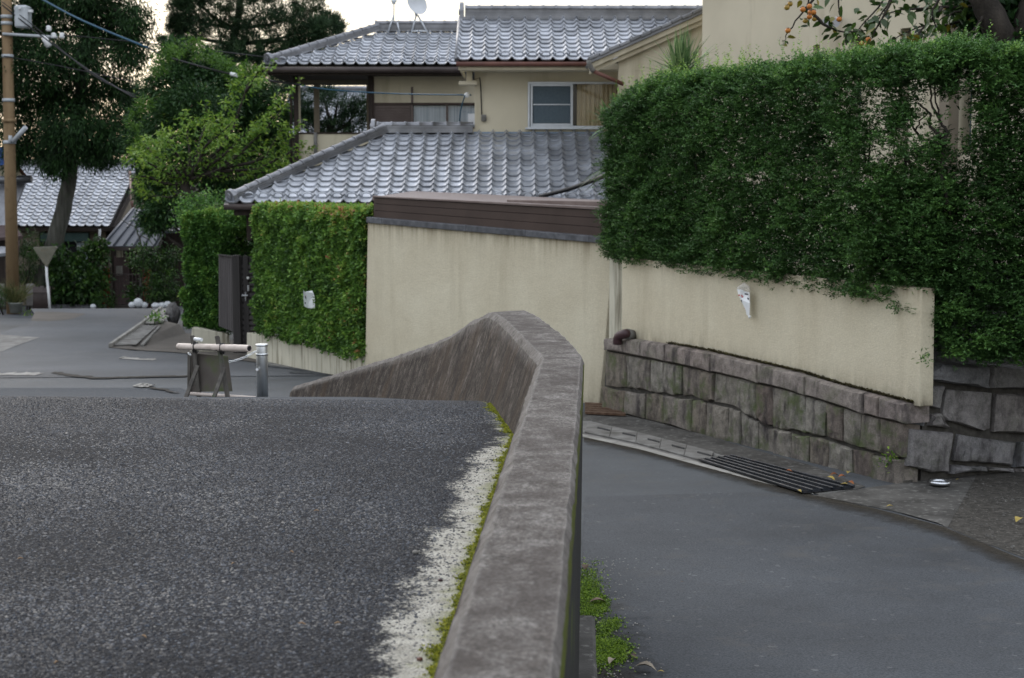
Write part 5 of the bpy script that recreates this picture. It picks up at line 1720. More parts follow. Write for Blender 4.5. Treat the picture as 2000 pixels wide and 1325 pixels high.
    def stem(pix, r0, r1, off):
        pts = []
        for u_, v_ in pix:
            pts.append(wp(u_, v_, -off) if u_ < 1790 else on_plane(u_, v_, (W0.x - wn_.x * off, W0.y - wn_.y * off), (W1.x - wn_.x * off, W1.y - wn_.y * off)))
        fine = [pts[0]]
        for a_, b_ in zip(pts[:-1], pts[1:]):
            for q_ in (.33, .66, 1): fine.append(a_.lerp(b_, q_) + Vector([random.gauss(0, .006) for _ in range(3)]))
        mb.tube(fine, list(np.linspace(r0, r1, len(fine))), 6)
    for pix, r0, r1 in ([(1842, 300), (1850, 258), (1836, 236), (1822, 210), (1818, 172), (1812, 148)], .017, .008), ([(1850, 258), (1838, 238), (1828, 200), (1826, 160)], .013, .007), \
            ([(1842, 268), (1815, 248), (1818, 225), (1808, 212), (1790, 198)], .018, .009), ([(1842, 282), (1800, 272), (1788, 255), (1778, 240)], .018, .008), ([(1788, 255), (1796, 236), (1812, 222)], .010, .006), \
            ([(1700, 340), (1696, 300), (1702, 270)], .014, .008), ([(1690, 340), (1688, 280), (1692, 250)], .012, .007), ([(1770, 340), (1768, 310), (1750, 280)], .022, .012), ([(1768, 310), (1785, 325), (1790, 340)], .016, .010), ([(1842, 298), (1838, 345), (1850, 400)], .018, .022):
        stem(pix, r0, r1, .35)
    for _ in range(120):
        tc_ = random.uniform(.1, Ltot - .2)
        p = pos(np.array([tc_]))[0]; nn = normal(np.array([tc_]))[0]
        z0 = float(zbot(np.array([tc_]))[0]) + random.uniform(0, .8)
        o = random.uniform(.15, .6)
        pts = []
        x, y, zz = p[0] - nn[0] * o, p[1] - nn[1] * o, z0
        lean = random.gauss(0, .35)
        for i in range(7):
            pts.append((x, y, zz))
            x += nn[1] * lean * .22 + random.gauss(0, .03) + nn[0] * .02; y += -nn[0] * lean * .22 + random.gauss(0, .03) + nn[1] * .02; zz += .24
            if zz > zt0 - .05: break
        if len(pts) > 2: mb.tube(pts, list(np.linspace(random.uniform(.005, .010), .002, len(pts))), 5)
    mb.build('branches', MT['bark_dark'], root)
    # dense old wood low inside, where little light comes through
    return root
big_hedge()

# ---------------------------------------------------------------- clipped hedges left of the garage wall
def box_hedge(label, mat, f, zb, zt, thick, n, L, W, bul=.05, k=6, name='clipped_hedge', core=True, dome=0.0, red=0.0):
    """f: list of plan points of the front line, left to right"""
    line = np.array(f)
    s = np.concatenate([[0], np.cumsum(np.hypot(*np.diff(line, axis=0).T))]); Lt = s[-1]
    pos = lambda t: np.stack([np.interp(t, s, line[:, 0]), np.interp(t, s, line[:, 1])], 1)
    d = nrm(np.array([line[-1] - line[0]]))[0]
    nv = np.array([d[1], -d[0]])
    if nv[1] > 0: nv = -nv
    mid = line.mean(0)
    root = thing(name, label, 'hedge', (mid[0], mid[1], zb))
    t = rng.random(n) * Lt; z = zb + (zt - zb) * rng.random(n); dep = np.abs(rng.normal(0, .09, n))
    D = np.tile(np.array([nv[0], nv[1], .25]), (n, 1))
    r = rng.random(n)
    top = r < .22; le = (r > .22) & (r < .32); ri = (r > .32) & (r < .40)
    z[top] = zt - np.abs(rng.normal(0, .06, top.sum())); dep[top] = rng.random(top.sum()) * thick; D[top] = (0, 0, 1)
    t[le] = np.abs(rng.normal(0, .07, le.sum())); dep[le] = rng.random(le.sum()) * thick; D[le] = (-d[0], -d[1], .2)
    t[ri] = Lt - np.abs(rng.normal(0, .07, ri.sum())); dep[ri] = rng.random(ri.sum()) * thick; D[ri] = (d[0], d[1], .2)
    from mathutils import noise as mn
    bl = np.array([mn.noise(Vector((a_ * 2.2, b_ * 2.2, zb))) * bul + mn.noise(Vector((a_ * 6, b_ * 6, 4))) * bul * .8 for a_, b_ in zip(t, z)])
    z = zb + (z - zb) * (1 - dome * (np.abs(t / Lt - .5) * 2) ** 2.2)
    e = np.clip((np.abs(t - Lt / 2) - (Lt / 2 - .18)) / .18, 0, 1) ** 2 * .10 + np.clip((z - zt + .2) / .2, 0, 1) ** 2 * .08
    C = np.concatenate([pos(t) + nv * (bl - dep - e)[:, None], (z + bl)[:, None]], 1)
    V, tt = foliage(C, D, k, .024, L, W, jit=.85)
    patch = np.array([mn.noise(Vector((p_[0] * 2.5, p_[1] * 2.5, p_[2] * 2.5))) for p_ in C])
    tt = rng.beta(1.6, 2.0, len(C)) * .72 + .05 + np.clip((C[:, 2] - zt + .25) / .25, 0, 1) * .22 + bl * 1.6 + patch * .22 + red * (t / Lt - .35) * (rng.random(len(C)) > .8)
    tt = np.clip(np.repeat(tt, k) + rng.normal(0, .07, len(C) * k), 0, 1)
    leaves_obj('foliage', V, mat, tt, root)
    if core:
        mb = MB()
        a_, b_ = pos(np.array([.12]))[0] - nv * .2, pos(np.array([Lt - .12]))[0] - nv * .2
        for i in range(90):
            q = random.random(); x, y = a_ * (1 - q) + b_ * q - nv * random.uniform(0, thick - .3)
            h = zt - .15
            mb.tube([(x, y, zb + .02), (x + random.gauss(0, .08), y + random.gauss(0, .08), (zb + h) / 2), (x + random.gauss(0, .15), y + random.gauss(0, .15), h)], [.016, .012, .004], 5)
        mb.build('branches', MT['bark_dark'], root)
    return root
pa, pb = hp(497, 690, .12), hp(702, 690, .12)
box_hedge('square clipped hedge of mixed green and reddish leaves beside the cream garage wall', MT['photinia'], [(pa.x, pa.y), (pb.x, pb.y)],
          hp(600, 672).z, at(600, 408, 28).z, .8, 14000, .072, .042, .10, red=.45)
qa, qb = at(358, 600, 33.6), at(447, 600, 32.9)
box_hedge('rounded clipped green hedge on the left side of the wooden gate', MT['round_leaf'], [(qa.x, qa.y), (qa.x + .35, qa.y - .25), (qb.x, qb.y)],
          at(400, 645, 33).z, at(400, 416, 33).z, 1.3, 10000, .072, .042, .15, dome=.17)

# ---------------------------------------------------------------- trees
def limb(mb, pts, r0, r1, n=8, wob=.0):
    P = [Vector(p) for p in pts]
    fine = [P[0]]
    for i in range(len(P) - 1):
        p0, p1, p2, p3 = P[max(i - 1, 0)], P[i], P[i + 1], P[min(i + 2, len(P) - 1)]
        for q in (.25, .5, .75, 1.0):
            v = .5 * ((2 * p1) + (p2 - p0) * q + (2 * p0 - 5 * p1 + 4 * p2 - p3) * q * q + (3 * p1 - p0 - 3 * p2 + p3) * q ** 3)
            fine.append(v + Vector([random.gauss(0, wob) for _ in range(3)]))
    k = len(fine)
    mb.tube(fine, [r0 + (r1 - r0) * i / (k - 1) for i in range(k)], n)
    return fine
# leaning old conifer
def conifer():
    Y = 50.6
    b = at(78, 602, Y)
    root = thing('conifer_tree', 'very tall dark conifer with thick leaning bare grey trunk at the far left junction', 'tree', (b.x, b.y, float(lane_z(Y))))
    mb = MB()
    pts = [at(76, 612, Y), at(88, 545, Y), at(108, 470, Y), at(128, 390, Y), at(143, 300, Y), at(155, 200, Y), at(168, 90, Y), at(182, -60, Y), at(190, -250, Y)]
    f = limb(mb, pts, .34, .12, 12, .02)
    tr_ = mb.build('trunk', MT['bark'], root)
    blobs = [(55, 40, 85, 70), (140, -20, 110, 60), (190, 30, 70, 50), (262, 40, 34, 36), (60, 120, 80, 60), (150, 110, 70, 45), (225, 70, 60, 32), (255, 110, 36, 22), (65, 190, 75, 50), (140, 185, 60, 40), (215, 165, 48, 30), (258, 188, 26, 22),
             (60, 258, 80, 45), (145, 250, 75, 40), (222, 235, 52, 34), (236, 280, 40, 20), (95, 300, 36, 24), (160, 292, 44, 26), (110, 322, 22, 14), (195, 300, 40, 24), (30, 300, 30, 20), (-30, 100, 60, 160), (120, -120, 120, 70), (245, -60, 60, 50)]
    bl = px_blobs(blobs, Y - .3, 1.5)
    C, D = clumps_in(bl, lambda r: int(46 + r[0] * r[2] * 175), .2)
    D = D * .5; D[:, 2] -= .55
    V, t = foliage(C, D, 22, .17, .17, .040, droop=.35, jit=.5)
    leaves_obj('crown', V, MT['cedar_leaf'], t, root)
    mb = MB()
    for c, r in bl:
        k = min(range(len(f)), key=lambda i: abs(f[i].z - c[2] - .6))
        mid = (f[k] + Vector(c)) / 2 + Vector((0, 0, .25))
        mb.tube([f[k], mid, Vector(c)], [.075, .045, .015], 6)
    mb.build('branch', MT['bark_dark'], root)
conifer()
# dark broadleaf tree with pale tips
def broadleaf():
    Y = 42.0
    root = thing('broadleaf_tree', 'dense dark green broadleaf tree with pale tips behind the yellow green tree', 'tree', tuple(at(370, 640, Y)))
    mb = MB()
    f = limb(mb, [at(370, 660, Y), at(372, 520, Y), at(362, 420, Y), at(370, 300, Y), at(400, 180, Y)], .20, .06, 8, .01)
    bl = px_blobs([(375, 130, 62, 32), (330, 170, 50, 40), (405, 165, 70, 40), (450, 190, 60, 50), (380, 215, 80, 45), (300, 235, 46, 36), (470, 250, 56, 60), (505, 285, 50, 60), (290, 290, 46, 40), (330, 330, 50, 40), (300, 370, 36, 45), (325, 415, 42, 30), (350, 250, 70, 60), (300, 432, 26, 18), (345, 100, 34, 18), (540, 230, 26, 40), (500, 190, 30, 36), (430, 330, 60, 60), (520, 350, 50, 36)], Y, 1.2)
    for c, r in bl[1::2]:
        k = min(range(len(f)), key=lambda i: abs(f[i].z - c[2] + .8))
        mb.tube([f[k], (f[k] + Vector(c)) / 2 + Vector((0, 0, -.1)), Vector(c)], [.06, .04, .01], 6)
    mb.build('trunk', MT['bark_dark'], root)
    C, D = clumps_in(bl, lambda r: int(50 + r[0] * r[2] * 480), .35)
    V, t = foliage(C, D, 15, .10, .15, .042, droop=.45, jit=.55)
    t = np.clip(t * .8 + .32 * (rng.random(len(t)) > .93), 0, 1)
    leaves_obj('crown', V, MT['broad_leaf'], t, root)
    # pale young tips on the outside
    bl2 = px_blobs([(325, 108, 22, 10), (348, 98, 24, 10), (310, 135, 18, 14), (382, 86, 14, 12), (283, 205, 16, 14), (262, 240, 12, 20), (268, 282, 12, 16), (400, 110, 30, 8), (430, 118, 24, 10), (455, 140, 16, 18), (480, 135, 12, 14), (475, 165, 20, 14), (497, 160, 16, 18)], Y - 1.8, .3)
    C, D = clumps_in(bl2, 26, .2)
    V, t = foliage(C, D, 9, .06, .11, .032, droop=.2, jit=.6)
    leaves_obj('young_leaves', V, MT['light_leaf'], np.clip(t * .55, 0, 1), root)
broadleaf()
# yellow-green tree with arching sprays
def light_tree():
    Y = 37.5
    root = thing('cherry_tree', 'small yellow green tree with arching leafy sprays and crooked dark trunk above the rounded hedge', 'tree', tuple(at(392, 660, Y)))
    mb = MB()
    limb(mb, [at(400, 660, Y), at(392, 430, Y), at(378, 395, Y), at(362, 368, Y), at(366, 352, Y)], .17, .10, 8, .006)
    sprays = [[(366, 352), (330, 340), (290, 318), (262, 300)], [(366, 352), (320, 322), (290, 290), (278, 274)], [(366, 352), (350, 310), (330, 280), (318, 272)], [(366, 352), (370, 300), (365, 250), (378, 232)],
              [(366, 352), (400, 300), (412, 250), (400, 205)], [(366, 352), (410, 320), (440, 270), (430, 230)], [(400, 320), (450, 260), (470, 205), (482, 168), (492, 150)], [(366, 352), (430, 330), (490, 280), (520, 250), (556, 208)],
              [(430, 330), (510, 310), (540, 270), (556, 238)], [(430, 335), (500, 330), (560, 300), (590, 280)], [(366, 352), (330, 360), (285, 345), (262, 350)], [(380, 370), (330, 385), (290, 380), (276, 366)], [(400, 345), (460, 345), (520, 335), (555, 318)],
              [(366, 352), (395, 330), (425, 310), (455, 300)], [(366, 352), (340, 330), (322, 300), (340, 262)], [(400, 330), (440, 300), (480, 262), (500, 240)], [(380, 340), (400, 290), (430, 262), (455, 238)], [(390, 345), (440, 318), (470, 300), (520, 292)], [(366, 352), (385, 300), (395, 262), (412, 238)],
              [(480, 180), (500, 150), (512, 130)], [(350, 350), (310, 332), (300, 305), (310, 285)]]
    P, D, T = [], [], []
    for sp in sprays:
        yo = random.uniform(-1.6, 1.2)
        n = len(sp)
        pts = [at(u, v, Y + yo * i / (n - 1)) for i, (u, v) in enumerate(sp)]
        f = limb(mb, pts, .05, .008, 5, .008)
        for side in range(3):
            g = f
            if side:
                o = Vector((random.gauss(0, .35), random.gauss(0, .5), random.gauss(0, .25)))
                g = [p + o * (i / len(f)) for i, p in enumerate(f)]
            for a_, b_ in zip(g[:-1], g[1:]):
                q = (g.index(a_)) / len(g)
                for _ in range(int(10 * (.15 + 1.1 * q))):
                    p = a_.lerp(b_, random.random())
                    P.append(p + Vector([random.gauss(0, .055) for _ in range(3)]))
                    D.append(((b_ - a_).normalized() * .5 + Vector((random.gauss(0, .6), random.gauss(0, .6), random.gauss(-.45, .4)))))
                    T.append(min(1, max(0, random.gauss(.42 + .3 * q, .2))))
    mb.build('trunk', MT['bark_dark'], root)
    P, D = np.array(P), np.array([tuple(d) for d in D])
    V = leaf_arrays(P, D, rng.uniform(.095, .16, len(P)), rng.uniform(.045, .07, len(P)))
    leaves_obj('crown', V, MT['light_leaf'], np.array(T), root)
light_tree()
# pines behind the veranda house
def pine(label, base, trunk_px, blobs, Y, n=1.0, dY=1.5):
    root = thing('pine_tree', label, 'tree', tuple(base), 'pine trees behind the houses')
    mb = MB()
    f = limb(mb, [at(u, v, Y) for u, v in trunk_px], .22, .07, 8, .012)
    bl = px_blobs(blobs, Y, dY)
    for c, r in bl:
        k = min(range(len(f)), key=lambda i: (f[i] - Vector(c)).length + abs(f[i].z - c[2] + .8))
        mb.tube([f[k], (f[k] + Vector(c)) / 2 + Vector((0, 0, -.15)), Vector(c)], [.07, .05, .012], 6)
    mb.build('trunk', MT['bark_dark'], root)
    C, D = clumps_in(bl, lambda r: int((36 + r[0] * r[2] * 150) * n), .25)
    D[:, 2] += .55
    V, t = foliage(C, D, 34, .06, .21, .020, jit=.75)
    leaves_obj('crown', V, MT['pine_leaf'], t, root)
pine('tall dark pine reaching out of the top of the picture left of the dish', at(430, 620, 50), [(430, 620), (440, 300), (450, 120), (470, 0), (480, -150)],
     [(400, 15, 50, 40), (370, 60, 30, 25), (345, 50, 18, 16), (335, 82, 30, 10), (440, 70, 60, 45), (510, 20, 70, 50), (480, 110, 70, 40), (560, 60, 50, 45), (550, 125, 60, 35), (605, 20, 40, 34), (598, 75, 35, 25), (640, 45, 22, 20), (660, 55, 12, 16), (620, 60, 20, 24), (590, 110, 40, 24), (470, -40, 120, 40), (355, 20, 24, 22), (370, -10, 40, 24), (630, 85, 20, 12), (520, 165, 50, 30), (420, 130, 40, 30)], 50)
pine('low pine boughs seen through the open veranda', at(620, 640, 46.5), [(600, 640), (610, 330), (640, 280), (650, 245)],
     [(640, 232, 52, 26), (690, 235, 36, 22), (600, 215, 24, 16), (590, 235, 26, 20), (660, 195, 36, 10), (640, 255, 50, 16), (560, 200, 40, 30), (540, 290, 50, 40), (705, 210, 14, 22), (630, 180, 26, 8)], 46.5, .55, .8)
# backdrop wood and far shrubs
def bush(label, px, Y, mat, L, W, dens=150, cat='bush', name='bush', stem_px=None, k=14, droop=.2, spread=.09):
    b = at(px[0][0], px[0][1], Y)
    root = thing(name, label, cat, (b.x, b.y, float(lane_z(Y))))
    bl = px_blobs(px, Y, .5)
    C, D = clumps_in(bl, lambda r: int(14 + r[0] * r[2] * dens), .45)
    V, t = foliage(C, D, k, spread, L, W, droop=droop, jit=.7)
    leaves_obj('foliage', V, mat, t, root)
    mb = MB()
    for c, r in bl:
        mb.tube([(b.x + random.gauss(0, .1), b.y + .1, float(lane_z(Y)) - .05), ((b.x + c[0]) / 2, c[1], (c[2] + float(lane_z(Y))) / 2), c], [.03, .02, .006], 5)
    mb.build('stem', MT['bark_dark'], root)
    return root
bush('tall green bamboo like shrub between the brown pole and the leaning trunk', [(50, 510, 26, 40), (62, 480, 20, 30), (45, 560, 26, 30), (70, 545, 20, 36)], 50.3, MT['shrub_leaf'], .15, .03, 170, droop=.7)
bush('green creeper bush below the green window hoods of the far house', [(150, 550, 52, 45), (175, 510, 34, 30), (120, 520, 26, 40), (190, 560, 26, 40), (115, 575, 24, 26), (150, 585, 45, 16), (188, 490, 18, 20)], 50.2, MT['shrub_leaf'], .16, .085, 150)
bush('small round dark bush at the foot of the brick pier', [(200, 585, 22, 18)], 49.6, MT['shrub_leaf'], .10, .03, 300)
bush('leafy garden shrub standing in front of the porch on the right', [(280, 500, 26, 22), (268, 515, 18, 14), (300, 520, 24, 26), (322, 545, 26, 34), (330, 500, 20, 20), (262, 572, 14, 14), (300, 560, 20, 24), (335, 580, 20, 22), (312, 585, 18, 16)], 49.4, MT['shrub_leaf'], .12, .05, 140)
bush('dark shrub in the shade under the eave between the two clipped hedges', [(470, 450, 28, 40), (468, 490, 26, 24)], 34.6, MT['shrub_leaf'], .08, .04, 200)
bush('dark shrub mass in the garden behind the gate and rounded hedge', [(420, 400, 40, 24), (440, 440, 24, 40), (400, 395, 30, 18), (372, 400, 20, 24), (360, 420, 18, 24)], 35.3, MT['round_leaf'], .08, .045, 140)
bush('small round green bush at the left edge by the junction', [(2, 582, 14, 16)], 47.6, MT['shrub_leaf'], .08, .03, 400)
# bare twigs over the porch roof
def bare_shrub():
    Y = 49.8
    root = thing('bare_shrub', 'bare twisted grey branches rising in front of the blue metal porch roof', 'shrub', tuple(at(300, 600, Y)))
    mb = MB()
    for pix, r0 in (([(276, 600), (275, 500), (274, 470), (266, 445), (272, 430)], .05), ([(266, 445), (250, 438), (238, 428)], .02), ([(274, 460), (290, 468), (300, 482)], .02), ([(306, 600), (304, 520), (303, 490), (312, 475), (316, 462)], .05), ([(303, 490), (312, 482), (318, 470)], .035)):
        limb(mb, [at(u, v, Y) for u, v in pix], r0, .012, 6, .012)
    mb.build('branch', MT['bark'], root)
bare_shrub()
# distant wooded mass behind the far houses
def far_wood():
    pts = []
    bl = []
    for i in range(60):
        x = -60 + i * 1.7
        y = 84 + random.uniform(-3, 3)
        h = random.uniform(1.5, 2.6) if x > -32 else random.uniform(3, 5)
        bl.append(((x, y, CAMZ - 2.6), (random.uniform(1.6, 2.6), 2.0, h)))
    C, D = clumps_in(bl, 60, .6)
    V, t = foliage(C, D, 10, .25, .4, .2, jit=.7)
    n = len(V) // 4
    o = struct('distant_trees', np_mesh('distant_trees', V, np.arange(n * 4, dtype=np.int32).reshape(n, 4), MT['broad_leaf'], t), 'stuff')
    tag(o, 'low dark mass of trees in the distance behind the houses', 'trees')
far_wood()

# ---------------------------------------------------------------- persimmon tree at the upper right
def persimmon():
    Y = 18.2
    P = lambda u, v, y=Y: at(u, v, y)
    root = thing('persimmon_tree', 'dark persimmon tree with orange fruit and leafy twigs hanging over the right hedge', 'tree', (6.3, 18.3, .3))
    mb = MB()
    limb(mb, [Vector((6.55, 18.6, .2)), P(2050, 260, 18.5), P(1990, 130, 18.4), P(1945, 50), P(1910, -20), P(1860, -110)], .22, .13, 12, .012)
    limb(mb, [P(1995, 120, 18.4), P(2010, 40), P(2040, -60)], .22, .12, 10, .01)
    mb.build('trunk', MT['bark_dark'], root)
    twigs = [[(1915, 10), (1840, 15), (1760, 20), (1690, 40)], [(1920, 30), (1850, 50), (1790, 55), (1735, 85)], [(1870, -80), (1760, -30), (1700, 30), (1660, 75)], [(1860, -90), (1700, -60), (1600, -20), (1570, 20), (1540, 60), (1534, 78)],
             [(1600, -20), (1580, 12), (1578, 36)], [(1590, 30), (1615, 52), (1640, 62), (1690, 62)], [(1760, -30), (1720, 40), (1700, 78)], [(1840, 15), (1800, 60), (1780, 88)], [(1920, 30), (1890, 70), (1850, 85)], [(1700, -60), (1640, -10), (1640, 30)],
             [(1780, -60), (1740, 0), (1715, 40)], [(1850, -20), (1820, 20), (1830, 60)], [(1915, 0), (1880, 20), (1850, 30)]]
    mb = MB()
    pts = []
    for tw in twigs:
        y0 = random.uniform(-.5, .7)
        f = limb(mb, [P(u, v, Y + y0) for u, v in tw], .022, .005, 6, .008)
        pts += [(f[i], (f[min(i + 1, len(f) - 1)] - f[max(i - 1, 0)]).normalized()) for i in range(2, len(f))]
    mb.build('twig', MT['bark_dark'], root)
    # leaf: pointed oval, folded along the midrib
    def leaf_mesh(mat):
        mb = MB()
        L, W = .135, .072
        prof = [(0, .02), (.2, .72), (.45, 1.0), (.7, .72), (.88, .3), (1, .0)]
        v = []
        for x, w in prof: v += [(-W / 2 * w, L * x, .010 * w - .02 * x * x), (0, L * x, -.02 * x * x), (W / 2 * w, L * x, .010 * w - .02 * x * x)]
        f = []
        for i in range(len(prof) - 1):
            for s_ in (0, 1): f.append((i * 3 + s_, i * 3 + s_ + 1, i * 3 + s_ + 4, i * 3 + s_ + 3))
        mb.add(v, f, 0, True)
        return mb.mesh('leaf', mat)
    def pm(name, c1, c2):
        m, nt, b, pos = new_mat(name)
        oi = nd(nt, 'ShaderNodeObjectInfo')
        c = ramp(nt, oi.outputs['Random'], [(0, c1), (1, c2)])
        nt.links.new(c, b.inputs['Base Color']); b.inputs['Roughness'].default_value = .4
        t = nd(nt, 'ShaderNodeBsdfTranslucent'); nt.links.new(c, t.inputs['Color'])
        ms = nd(nt, 'ShaderNodeMixShader', Fac=.25)
        nt.links.new(b.outputs[0], ms.inputs[1]); nt.links.new(t.outputs[0], ms.inputs[2])
        nt.links.new(ms.outputs[0], [x for x in nt.nodes if x.type == 'OUTPUT_MATERIAL'][0].inputs['Surface'])
        return m
    green = leaf_mesh(pm('persimmon_leaf_green', (.014, .032, .008), (.06, .115, .02)))
    yellow = leaf_mesh(pm('persimmon_leaf_yellow', (.12, .12, .012), (.24, .17, .02)))
    cnt = 0
    random.shuffle(pts)
    more = pts * 9
    for p, d in more:
        if cnt >= 285: break
        w = project(np.array([p[:]]))
        if w[1][0] < -30 or w[0][0] > 2060: continue
        right = w[0][0] > 1640
        if not right and random.random() < .72: continue
        az = random.uniform(0, 6.28); dn = random.uniform(-1.2, .1)
        dirv = Vector((math.cos(az) * math.cos(dn), math.sin(az) * math.cos(dn), math.sin(dn)))
        q = dirv.to_track_quat('Y', 'Z').to_matrix().to_4x4() @ Matrix.Rotation(random.uniform(-.8, .8), 4, 'Y')
        k = random.uniform(.7, 1.2)
        Mx = q @ Matrix.Scale(k, 4)
        Mx.translation = p + Vector([random.gauss(0, .06) for _ in range(3)])
        inst('leaf', yellow if random.random() < (.22 if not right else .05) else green, root, Mx)
        cnt += 1
    # denser crown above and behind the frame edge
    bl = px_blobs([(1945, 45, 55, 40), (1960, 90, 40, 22), (1900, 20, 40, 30), (1990, 90, 40, 30), (1900, -60, 120, 50), (2050, 0, 80, 80), (1960, -20, 80, 40), (2010, 60, 40, 40)], Y + .5, .4)
    C, D = clumps_in(bl, 150, .2)
    V, t = foliage(C, D, 6, .09, .12, .065, droop=.4, jit=.6)
    o = leaves_obj('crown', V, MT['broad_leaf'], t * .7, root)
    o['kind'] = 'stuff'
    # fruit
    def fruit_mesh(mat):
        mb = MB(); mb.ball((0, 0, 0), (.034, .034, .032), 10, 7)
        for i in range(4):
            a = i * math.pi / 2
            mb.add([(0, 0, .034), (.026 * math.cos(a - .5), .026 * math.sin(a - .5), .031), (.036 * math.cos(a), .036 * math.sin(a), .028), (.026 * math.cos(a + .5), .026 * math.sin(a + .5), .031)], [(0, 1, 2, 3)], 1)
        return mb.mesh('persimmon_fruit', [mat, MT['bark_dark']])
    fo = fruit_mesh(M('ripe_persimmon', (.40, .13, .025), (.52, .20, .04), 20, .4))
    fg = fruit_mesh(M('unripe_persimmon', (.24, .17, .03), (.36, .20, .04), 20, .4))
    for u, v, m_ in ((1539, 60, fo), (1543, 8, fg), (1537, 15, fg), (1568, 19, fo), (1581, 13, fo), (1583, 24, fo), (1589, 25, fo), (1581, 33, fo), (1573, 41, fg), (1591, 37, fg), (1639, 38, fo), (1696, 78, fo), (1683, 86, fg), (1694, 88, fg)):
        p = P(u, v, Y + random.uniform(-.2, .3))
        inst('fruit', m_, root, Matrix.Translation(p) @ Matrix.Rotation(random.uniform(-.5, .5), 4, 'X'))
persimmon()
# yucca and bamboo grass by the left end of the big hedge
MT['yucca'] = leaf_mat('blade_leaves', [(0, (.05, .10, .035)), (.5, (.12, .21, .08)), (1, (.26, .34, .15))], .2, 2)
def blades(name, label, cat, c, n, L, W, base, up=.2, droop=.3):
    root = thing(name, label, cat, base)
    V, Fc, T = [], [], []
    for i in range(n):
        a = random.uniform(0, 2 * math.pi); el = random.uniform(-.3, 1.4) + up
        d = Vector((math.cos(a) * math.cos(el), math.sin(a) * math.cos(el), math.sin(el)))
        s_ = d.cross(Vector((0, 0, 1)))
        s_ = s_.normalized() if s_.length > .01 else Vector((1, 0, 0))
        l = L * random.uniform(.6, 1.1)
        cc = Vector(c) + Vector([random.gauss(0, .05) for _ in range(3)])
        b0 = len(V)
        for q, w in ((0, .6), (.3, 1), (.65, .7), (1, .05)):
            p = cc + d * l * q + Vector((0, 0, -droop * l * q * q))
            V += [tuple(p - s_ * W * w), tuple(p + s_ * W * w)]
        for k in range(3): Fc.append((b0 + 2 * k, b0 + 2 * k + 1, b0 + 2 * k + 3, b0 + 2 * k + 2)); T.append(random.random())
    link_mesh('blades', np_mesh('blades', np.array(V), np.array(Fc), MT['yucca'], np.array(T)), root)
    mb = MB(); mb.tube([base, c], [.06, .05], 8); mb.build('stem', MT['bark_dark'], root)
y0 = at(1204, 250, 22.6)
blades('yucca', 'spiky yucca with long narrow blades at the left end of the big hedge', 'plant', y0, 110, .72, .026, (y0.x, y0.y, .3))
y1 = at(1206, 318, 22.5)
blades('yucca', 'lower yucca head with drooping blades beside the lower left hedge end above the brown fascia', 'plant', y1, 80, .62, .026, (y1.x + .1, y1.y, .3), -.1)
y2 = at(1330, 150, 22.4)
blades('ornamental_grass', 'tuft of pale fine grass blades rising above the left top of the big hedge', 'plant', y2, 240, .80, .013, (y2.x, y2.y, .5), .5, .15)
# ---------------------------------------------------------------- things in the street
# barrier: leaning board on two trestle frames with a bamboo rail
MT['grey_wood'] = M('weathered_grey_wood', (.045, .041, .036), (.10, .092, .080), 1.0, .9, .003, 60, stretch=(20, 20, 1.2), c3=(.05, .07, .035), scale3=5, lo3=.58, hi3=.75)
MT['board_wood'] = M('weathered_plywood', (.060, .052, .044), (.105, .092, .080), 2.0, .85, .001, 60, c3=(.065, .085, .03), scale3=4, lo3=.52, hi3=.7)
MT['bamboo'] = M('faded_bamboo', (.46, .39, .34), (.60, .53, .47), 1.0, .55, .001, 50, stretch=(1.2, 16, 16), c3=(.20, .15, .12), scale3=9, lo3=.6, hi3=.75)
sY = 15.0
bz = float(deck_z(-2.9, sY))
br = thing('barrier', 'weathered wooden trestle barrier with grey board and bamboo rail on the ramp', 'barrier', tuple(at(415, 778, sY)))
def P(u, v, dy=0.0): return at(u, v, sY + dy)
def bar(name, p, q, w, d, mat, parent, bevel=.004):
    p, q = Vector(p), Vector(q)
    ax = (q - p)
    s_ = ax.cross(Vector((0, 1, 0))).normalized(); t_ = s_.cross(ax).normalized()
    mb = MB(); mb.pp(p - s_ * w / 2 - t_ * d / 2, s_ * w, t_ * d, ax)
    return mb.build(name, mat, parent, bevel=bevel)
bar('front_leg', P(376, 656, .28), P(389, 778, .12), .040, .045, MT['grey_wood'], br)
bar('front_leg', P(424, 657, .02), P(445, 778, -.16), .040, .045, MT['grey_wood'], br)
bar('brace', P(386, 716, .12), P(362, 780, -.24), .036, .040, MT['grey_wood'], br)
bar('brace', P(438, 720, -.14), P(416, 782, -.50), .036, .040, MT['grey_wood'], br)
mb = MB()
b0, b1, b2, b3 = P(372, 690, .32), P(445, 696, .06), P(454, 765, -.04), P(368, 766, .22)
mb.prism([b0, b1, b2, b3], (0, .015, .002))
mb.build('board', MT['board_wood'], br, bevel=.003)
bar('side_slat', P(369.5, 690, .25), P(369, 772, .18), .03, .03, MT['grey_wood'], br)
